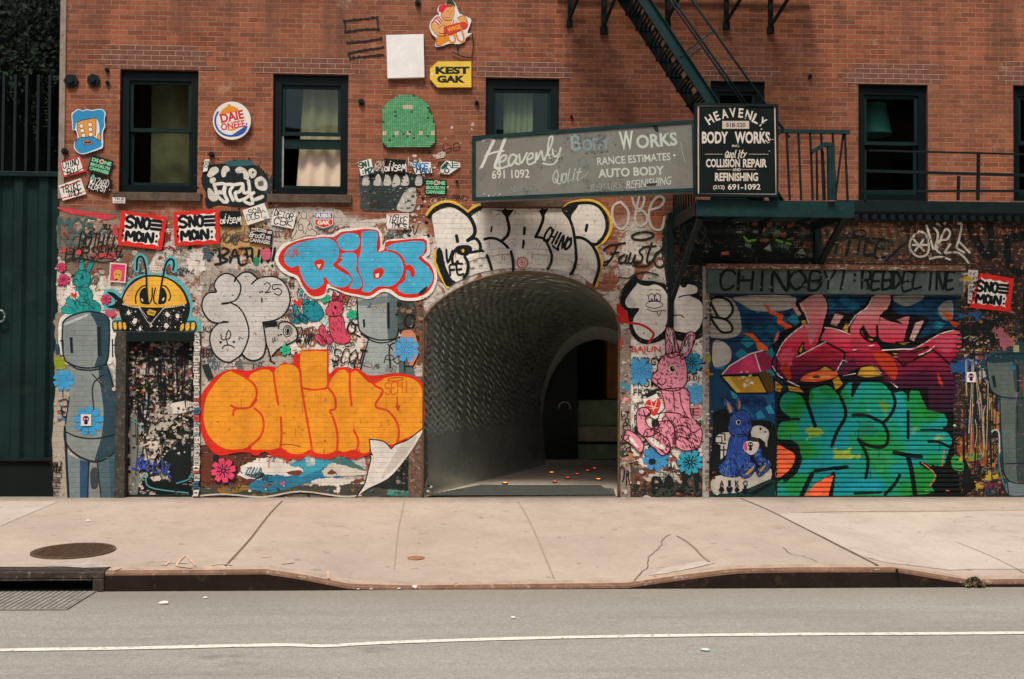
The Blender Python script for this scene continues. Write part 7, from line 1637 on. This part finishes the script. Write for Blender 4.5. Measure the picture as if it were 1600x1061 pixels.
for q, inn, c, k, rot, lab in (("495,110 765,150 735,345 475,315", "518,128 742,165 715,325 498,296", (620, 228), 1.0, 6, 'black and white SNOE MAN poster with red edge, left of the matching pair'),
                          ("803,120 1070,105 1078,308 810,322", "825,138 1052,122 1058,292 832,303", (940, 215), 1.0, -3, 'black and white SNOE MAN poster with red edge, right of the matching pair')):
    a, done = sticker('poster', lab, 'poster', group='snoe man posters'); view(*VA); a.slab(q, RD, .004); full(); view(*VA)
    x0, y0, s0 = VX, VY, VS; w_ = wavy(inn, 14, 10 * s0); full(); a.fill(w_, PW, False); view(x0, y0, s0)
    snoe(a, c[0], c[1], k, rot); done()
a, done = sticker('poster', 'dimmer SNOE MAN poster with red edge at the right of the shutter hood', 'poster', group='snoe man posters'); view(1080, 390, 520 / 1346.0); a.slab("1165,95 1300,118 1285,252 1120,235", RD, .004)
x0, y0, s0 = VX, VY, VS; w_ = wavy("1168,112 1280,130 1268,236 1130,220", 14, 7 * s0); full(); a.fill(w_, PW, False); view(x0, y0, s0); snoe(a, 1208, 178, .62, 6); done()
# four stickers near the gate
V5 = (0, 80, 200 / 816.0)
a, done = sticker('sticker', 'white CHINO BYI sticker with red edge, upper left of the four by the gate', 'sticker'); view(*V5); a.slab("385,710 515,668 555,768 410,808", '#d83a3e', .004); a.fill("396,716 510,680 538,762 416,794", PW, False); a.tag('CHINO', 455, 718, 100, 44, 6, BLK, -14, .1); a.tag('BYI', 475, 765, 80, 36, 6, BLK, -12, .1); a.stroke("410,770 470,780 540,745", 5, BLK); done()
def dsone(a, q, cx, cy, w_, h_, rot):
    t = R(rot); r = lambda x, y: (cx + w_ * x * math.cos(t) - h_ * y * math.sin(t), cy + w_ * x * math.sin(t) + h_ * y * math.cos(t))
    a.slab(q, '#15251e', .005); G_ = '#86d6a2'
    a.text('DS', *r(-.29, -.29), w_ * .32, h_ * .26, G_, rot, .05); a.text('NE', *r(.31, -.29), w_ * .32, h_ * .26, G_, rot, .05); p = r(.02, -.29); a.ring(p[0], p[1], h_ * .14, h_ * .14, h_ * .07, '#d9cbb8'); a.ell(p[0], p[1], h_ * .09, h_ * .1, '#c8443a')
    a.text('BROOKLYN', *r(0, .04), w_ * .92, h_ * .23, G_, rot, .05); a.text('CANVASES', *r(0, .33), w_ * .92, h_ * .24, G_, rot, .05)
a, done = sticker('sticker', 'tilted green on black DS ONE Brooklyn Canvases sticker beside the blue bearded face', 'sticker'); view(*V5); dsone(a, "590,660 733,705 697,800 560,765", 645, 733, 138, 92, 15); done()
a, done = sticker('sticker', 'green on black DS ONE Brooklyn Canvases sticker under the green tile panel', 'sticker'); view(540, 130, 200 / 923.0); dsone(a, "572,690 730,700 725,812 572,808", 649, 752, 148, 108, 2); done()
a, done = sticker('sticker', 'white sticker with red lines and black scrawl, lower left of the four by the gate', 'sticker'); view(*V5); a.slab("378,860 520,812 555,912 405,955", PW, .004); a.fill("384,872 518,824 521,832 387,880", '#d8504a', False); a.fill("400,938 545,894 548,900 402,946", '#d8504a', False); a.tag('TRIKE', 460, 872, 120, 46, 6, BLK, -16, .1); a.tag('TMCK', 480, 905, 90, 34, 6, BLK, -14, .1); done()
a, done = sticker('sticker', 'black sticker with fine white scrawl, lower right of the four by the gate', 'sticker'); view(*V5); a.slab("585,787 725,825 690,918 552,880", '#0e1715', .004); a.tag('WIZARD', 640, 838, 120, 40, 4.5, PW, 14, .1); a.tag('KLOPS!', 628, 872, 110, 34, 4.5, PW, 14, .1); a.fill("590,792 606,790 612,808 594,812", '#4fb0a0', False); a.specks("560,800 715,830 690,910 560,880", 12, 2, 4, [PW], 1); done()
a, done = sticker('sticker', 'small white TRUE GOOD sticker on the sill of the leftmost window', 'sticker', .058); view(*V5); a.slab("728,936 808,938 808,974 730,973", PW, .003); a.text('TRUE', 770, 947, 64, 15, BLK, 1, .03); a.text('GOOD', 770, 964, 64, 13, BLK, 1, .03); done()
# bearded face paste-up
a, done = sticker('paste_up', 'cut-out paper face with blue hair, blue beard and six eyes by the leftmost window', 'paste-up'); view(*V5)
a.slab("462,405 478,388 505,372 535,382 560,372 590,380 625,372 660,375 678,400 672,440 676,485 662,520 662,610 640,628 590,645 535,660 500,648 478,620 480,585 500,560 490,510 470,505 465,460", '#dfe6ea', .004, True)
a.fill("467,410 482,392 506,377 535,387 560,377 590,385 625,377 658,380 672,402 667,440 670,480 655,515 650,590 630,600 640,500 615,430 540,445 495,455 485,500 472,500 470,460", '#2f8ec0', n=3)
a.fill("497,455 545,440 600,432 616,428 618,500 612,545 560,560 515,555 500,510", '#e89a44', n=3)
a.fill("484,590 505,560 545,552 600,550 640,575 655,590 650,610 610,630 535,655 503,644 484,618", '#2f8ec0', n=3)
for cx, cy in ((524, 480), (530, 510), (538, 540), (580, 472), (582, 502), (585, 534)): a.ring(cx, cy, 13, 13, 4, '#3a2a1a'); a.ell(cx, cy, 12, 12, '#efe6da')
a.ell(563, 585, 34, 17, '#3a2a1a'); a.ell(563, 585, 30, 13, '#d8a060'); a.fill("540,578 588,578 585,592 543,592", '#1c2c50', False); a.ell(638, 552, 11, 24, '#e89a44'); a.ring(638, 552, 11, 24, 3, '#3a2a1a')
for q in ("497,455 545,440 600,432 616,428 618,500 612,545", "497,455 500,510 515,555", "484,590 505,560 545,552 600,550 640,575"): a.stroke(q, 4, '#20364a')
done()
# round badge
a, done = sticker('round_sign', 'round white burger badge reading DAIE ONEEE between the two left windows', 'sign'); view(300, 0, 460 / 1479.0)
cx, cy = 205, 611; circ = lambda r: [(cx + r * math.cos(6.283 * i / 40), cy + r * math.sin(6.283 * i / 40)) for i in range(40)]
a.slab(circ(95), PW, .03); a.ell(200, 600, 60, 62, '#e8922c', n=30); a.ell(192, 540, 10, 12, '#e8922c')
a.stroke([(200 + 78 * math.cos(R(t)), 612 + 76 * math.sin(R(t))) for t in range(215, 10, -12)], 10, '#2a56a8'); a.fill("240,660 282,636 272,668 240,688 200,692 160,684 200,684", '#2a56a8'); a.fill("230,545 262,562 272,600 262,585", PW)
a.fill("140,592 258,562 272,640 150,660", PW, False); a.fill("140,600 150,586 262,560 268,572 275,634 262,642 152,660 142,640", PW)
a.text('DAIE', 206, 590, 118, 46, '#cf2a30', -12, .04); a.text('ONEEE', 211, 634, 122, 36, '#cf2a30', -10, .03); done()
# blank panel
a, done = sticker('blank_panel', 'blank white square panel high on the brick between two windows', 'panel', .012, surf='board'); full(); a.slab("604,57 662,55.5 663.5,122.5 606,124", '#f4efea', .05); done()
# cut-out sticker with a man holding a roll
a, done = sticker('paste_up', 'cut-out sticker of a red haired man in stripes holding a WIGS roll, at the top', 'paste-up'); view(660, 0, 90 / 637.0)
a.slab("165,120 190,70 260,50 290,8 330,10 370,60 405,150 440,170 495,195 540,225 525,290 500,370 545,375 520,400 480,430 465,470 400,495 300,490 220,515 145,518 150,430 110,390 80,320 90,250 150,180 185,170", '#e6e2de', .005, True)
a.fill("160,420 240,380 300,420 280,470 215,505 155,508", '#e88a22'); a.fill("110,240 190,190 260,215 360,230 400,280 370,400 250,400 170,400 120,350 95,300", '#e8a55a'); a.fill("115,235 190,182 218,225 205,285 150,275 110,255", '#dfd3ca')
for q in ("122,240 160,215 205,270", "140,215 180,196 215,245", "108,258 140,250 185,285"): a.stroke(q, 14, '#d2442c')
a.fill("330,230 370,220 360,290 320,300", '#dfd3ca'); a.stroke("345,230 335,290", 10, '#d2442c')
a.fill("215,140 250,95 330,80 360,110 355,180 330,225 270,235 235,215 210,180", '#e5a060'); a.fill("180,130 190,75 270,55 330,80 270,95 240,130 225,150 200,145", '#d8263a'); a.fill("268,55 285,10 330,12 365,75 330,80", '#26382c'); a.stroke("280,62 330,66 362,88", 8, '#b58a3a')
a.stroke("250,195 275,208 300,200", 5, '#8a3a1a'); a.ell(285, 135, 6, 6, '#5a2a14'); a.ell(325, 135, 6, 6, '#5a2a14'); a.stroke("305,150 318,165 305,172", 4, '#8a4a1a')
a.fill("385,215 420,185 470,190 500,240 505,300 470,310 430,260", '#e8a55a'); a.fill("180,330 220,290 265,310 265,365 215,380 180,365", '#eaaf68')
a.fill("235,330 260,300 420,255 480,255 500,300 480,325 300,395 245,405", '#d8402a'); a.text('WIGS', 350, 320, 150, 46, '#eab23a', -16, .04); a.stroke("240,405 300,395 480,325", 8, '#7a1c10')
for q in ("270,395 300,460 340,480 365,450 350,400", "370,380 400,450 440,470 460,430 430,330"): a.stroke(q, 20, '#e88a22')
for q in ("110,250 95,300 120,350 170,400 250,405", "180,330 220,290 265,310 265,365 215,380 180,365", "215,140 210,180 235,215 270,235 330,225", "385,215 430,185 475,195 505,290", "160,420 155,508 215,505"): a.stroke(q, 5, '#5a2a14')
done()
# yellow tag sign
a, done = sticker('tag_sign', 'yellow price tag shaped sign reading KEST GAK in black', 'sign', .010, surf='board'); view(660, 0, 90 / 637.0)
a.slab("85,770 170,692 540,690 542,975 165,975 85,885", '#efc548', .04); a.ell(107, 830, 13, 13, '#efe6da'); a.text('KEST', 334, 790, 376, 84, '#14261c', 0, .06); a.text('GAK', 318, 887, 310, 82, '#14261c', 0, .06); done()
# green tile panel: plain stepped panel
a = Art(0, 'board'); view(540, 130, 200 / 923.0); a.base = .006
U = 14.5; GX, GY0 = 268, 90
rows = [(8, 16), (6, 18), (4, 20), (3, 21), (2, 22), (1, 23), (1, 23)] + [(0, 24)] * 3 + [(0, 25)] * 4 + [(0, 26)] * 10 + [(1, 25), (2, 24)]
prt = [(GX + rows[0][0] * U, GY0)]
for i, (l, r) in enumerate(rows): prt += [(GX + r * U, GY0 + i * U), (GX + r * U, GY0 + (i + 1) * U)]
for i in range(len(rows) - 1, -1, -1): l = rows[i][0]; prt += [(GX + l * U, GY0 + (i + 1) * U), (GX + l * U, GY0 + i * U)]
pp = [prt[0]]
for p in prt[1:]:
    if abs(p[0] - pp[-1][0]) + abs(p[1] - pp[-1][1]) > 1e-6: pp.append(p)
a.slab(pp[:-1] if pp[0] == pp[-1] else pp, '#24402e', .04)
tg = ['#62ab74', '#5aa56c', '#6ab37c', '#57a068']
random.seed(5)
for i, (l, r) in enumerate(rows):
    for j in range(l, r):
        x, y = GX + j * U, GY0 + i * U
        if random.random() < .022: continue
        cream = (i in (5, 6) and j in (10, 11, 12, 13, 14)) or (i in (18, 19) and (j // 2) % 3 == 0)
        a.n = 3; a.fill([(x + .9, y + .9), (x + U - .9, y + .9), (x + U - .9, y + U - .9), (x + .9, y + U - .9)], '#d9c3a8' if cream else random.choice(tg), False)
tagp(a.build('tile_panel'), 'green mosaic tile panel with stepped edges and cream tiles, right of the open window', 'tile panel')
random.seed(23)
V2 = (540, 130, 200 / 923.0)
a, done = sticker('sticker', 'small square SN M2 sticker in teal lettering under the left of the green tiles', 'sticker', .022); view(*V2); a.slab("88,572 185,547 205,650 112,670", PW, .004); a.tag('SNI', 138, 588, 80, 40, 11, '#16504c', -10, 0, .05); a.tag(':MZ', 156, 636, 80, 36, 10, '#16504c', -8, 0, .05); done()
a, done = sticker('sticker', 'black board with white alien script under the green tiles', 'sticker', .022); view(*V2); a.slab("280,545 435,555 430,655 285,640", '#0e1513', .004)
def alien(a, cx, cy, k):
    for q in ("-70,10 -85,0 -90,30 -72,38 -62,-2 -58,36", "-45,-30 -52,36", "-40,-48 -38,-46", "-28,2 -24,36 -10,-30", "-10,-34 -8,-32", "20,-10 0,-14 2,6 22,18 10,38 -6,34", "30,6 48,2 44,-16 28,-8 28,28 52,24", "58,38 70,-20 80,20 92,-26 100,44"): a.stroke([(cx + k * float(p.split(',')[0]), cy + k * float(p.split(',')[1])) for p in q.split()], 8 * k, '#efe8df')
alien(a, 357, 605, .82); done()
a, done = sticker('sticker', 'black board with white alien script between the posters and paper stickers', 'sticker', .022); view(300, 230, .1696); a.slab("265,590 450,590 450,735 265,735", '#0e1513', .004); alien(a, 357, 668, 1.0); done()
a, done = sticker('sticker', 'blue and white SNOE MAN sticker with jagged edge under the green tiles', 'sticker', .022); view(*V2); a.slab("470,573 515,580 545,570 615,572 618,610 626,650 560,652 510,660 490,620", PW, .004); a.tag('SNOE', 540, 596, 110, 36, 9, '#2a78a8', 6, 0, .05); a.tag('MAN', 562, 632, 96, 34, 9, '#1f4f7a', 2, 0, .05); done()
a, done = sticker('sticker', 'pointed white sticker with teal NE letters at the right under the green tiles', 'sticker', .022); view(*V2); a.slab("725,560 825,575 828,605 745,660 672,655 690,600", PW, .004); a.tag('N', 748, 592, 40, 44, 9, '#14504c', 0, 0, .05)
for y in (580, 596, 612): a.stroke([(775, y), (812, y + 1)], 7, '#14504c')
a.tag('LO', 712, 634, 60, 34, 9, '#14504c', -4, 0, .05); a.fill("690,610 730,570 735,600 700,625", '#14504c'); done()
a, done = sticker('sticker', 'white sticker with red lines and black scrawl above the sky blue letters', 'sticker', .022); view(*V2); a.slab("295,945 458,940 455,1055 300,1055", PW, .004); a.rect(300, 948, 455, 954, '#d8604a'); a.rect(302, 1046, 453, 1051, '#d8604a'); a.tag('TRIKE', 378, 990, 130, 50, 6, BLK, 4, .1); a.tag('TMCS', 385, 1028, 110, 36, 6, BLK, 4, .1); a.ring(370, 960, 14, 12, 5, BLK); done()
V3 = (300, 230, .1696)
a, done = sticker('sticker', 'white paper with black SOA DUST scrawl below the black lettered patch', 'sticker', .022); view(*V3); a.slab("468,585 670,515 720,655 515,722", PW, .004); a.tag('SOA', 580, 590, 110, 50, 7, BLK, -16, 0, .15); a.tag('DUST', 585, 640, 150, 52, 7, BLK, -14, .1, .15); a.stroke("650,580 680,600", 7, BLK); a.ring(678, 655, 12, 10, 5, BLK); done()
a, done = sticker('sticker', 'white paper with black DETOR CBK scrawl under the half open window', 'sticker', .022); view(*V3); a.slab("760,570 965,615 935,755 730,715", PW, .004); a.tag('DETOR', 850, 625, 170, 54, 8, BLK, 13, 0, .15); a.tag('CBK', 845, 690, 170, 60, 8, BLK, 10, .1, .15); done()
a, done = sticker('sticker', 'black sticker with white Brooklyn Canvases lettering above the sky blue letters', 'sticker', .022); view(*V3); a.slab("540,735 750,765 735,910 525,875", '#151a18', .004); a.rect(552, 748, 592, 780, '#c9c0b4'); a.fill("600,745 690,760 688,790 598,775", '#d9d0c4', False); a.text('MILL', 645, 766, 70, 20, '#151a18', 8, .02); a.rect(700, 775, 738, 800, '#c9c0b4'); a.fill("555,758 588,762 586,774 553,770", '#151a18', False); a.tag('Brooklyn', 635, 820, 190, 40, 7, '#e0d8cc', 9, .1, .1); a.text('CANVASES', 628, 868, 190, 34, '#e0d8cc', 9, .03); a.ell(680, 758, 10, 8, '#d04a5a'); done()
a, done = sticker('shield_sign', 'small blue and red shield sign reading RIBS GAK', 'sign', .022); view(*V3); a.slab("1133,600 1302,600 1302,715 1260,735 1215,750 1172,735 1133,715", PW, .005); a.fill("1139,606 1296,606 1296,660 1139,660", '#2a4a86', False); a.fill("1139,668 1296,668 1296,712 1258,730 1215,743 1174,730 1139,712", '#d8352c', False); a.text('RIBS', 1217, 632, 136, 40, PW, 0, .05); a.text('GAK', 1217, 697, 116, 40, PW, 0, .05); done()
a, done = sticker('sticker', 'narrow white sticker with green letters at the left of the black lettered patch', 'sticker', .022); view(*V3); a.slab("122,116 166,114 145,222 106,232", PW, .003); a.tag('SO', 138, 160, 60, 30, 7, '#1f6a52', 100, 0, .1); done()
a, done = sticker('paste_up', 'line drawing of hooded figures pasted beside the RIBS GAK shield', 'paste-up', .020); view(*V3); a.slab("915,830 960,720 1005,600 1060,600 1090,690 1130,730 1150,800 1140,815 1060,815 915,860", '#cdbfae', .002, True)
for q in ("1030,590 1008,620 1012,650 1035,662 1055,645 1055,610 1030,590", "1008,655 980,690 965,740", "1055,655 1085,690 1085,720", "1000,710 985,740 990,765 1010,770 1025,745 1015,715 1000,710", "1085,705 1070,730 1075,760 1095,765 1110,740 1100,710 1085,705", "1060,770 1045,805", "1110,755 1145,780 1150,805", "970,760 955,800 920,850", "1025,765 1035,800", "920,790 915,850", "985,690 985,730"): a.stroke(q, 6, '#2a2a24')
done()
a, done = sticker('sticker', 'pink sticker with a small yellow face near the antennae of the painted bee', 'sticker', .026); view(80, 320, .16965); a.slab("550,532 703,545 690,722 538,710", '#e6d4cc', .004); a.fill("560,545 692,556 680,710 548,700", '#e2466c', False); a.fill("588,620 615,600 650,612 655,650 640,700 605,700 585,660", '#d9a84a'); a.ell(605, 642, 8, 6, '#5a2a1a'); a.ell(635, 645, 8, 6, '#5a2a1a'); a.ell(610, 690, 13, 8, '#20161a'); a.stroke("575,575 620,562 670,572", 6, '#b82c50'); done()
for u, v, wd, lab in ((135.5, 656, 8, 'small white skull sticker on the belly flower of the painted robot'), (1516, 589, 7, 'small white skull sticker right of the shutter by the dim robot')):
    a, done = sticker('sticker', lab, 'sticker', .022, group='skull stickers'); full(); a.slab([(u - wd, v - wd * 1.1), (u + wd, v - wd * 1.1), (u + wd, v + wd * 1.15), (u - wd, v + wd * 1.15)], '#e4dad2', .003); a.ell(u, v - wd * .2, wd * .62, wd * .62, '#2a1030'); a.ell(u, v + wd * .55, wd * .38, wd * .35, '#2a1030')
    for s_ in (-1, 1): a.ell(u + s_ * wd * .27, v - wd * .18, wd * .2, wd * .22, '#d8a0b0')
    done()
a, done = sticker('sticker_strip', 'column of small white paper stickers at the right end of the shutter hood', 'sticker', .022); view(1080, 390, 520 / 1346.0); a.slab("1117,82 1156,84 1150,220 1115,218", '#cfc8bd', .004)
for k in range(7): a.scribble(1135, 98 + k * 18, 28, 12, 2.5, BLK, 4)
done()
# remains of glue and wire where boards were taken down
a = Art(-.006, 'metal'); view(300, 0, 460 / 1479.0)
for q in ("765,105 850,97 930,88", "932,92 936,150", "768,108 772,160", "772,162 850,150 940,147", "780,216 870,208 950,195", "790,268 870,252 958,240", "795,295 870,285 958,275", "790,272 796,296"):
    a.stroke(q, 8, '#14201d'); P_ = spline([tuple(float(z) for z in p.split(',')) for p in q.split()], False, 6)
    for x, y in P_[::2]: a.ell(x + random.uniform(-3, 3), y + random.uniform(-3, 3), random.uniform(5, 9), random.uniform(5, 9), '#14201d', n=8)
a.build('glue_marks', BLD)['label'] = 'rows of black glue left where a board was taken down'
b = MB(); full(); b.tube([W(*p, -.03) for p in ((738, 52), (740, 70), (737, 90), (722, 88), (706, 81))], .008, M_IROND, 6); b.tube([W(*p, -.02) for p in ((714, 72), (716, 80))], .008, M_IROND, 6); tagp(b.build('wire'), 'bent dark wire hanging from the wall beside the WIGS sticker', 'wire')
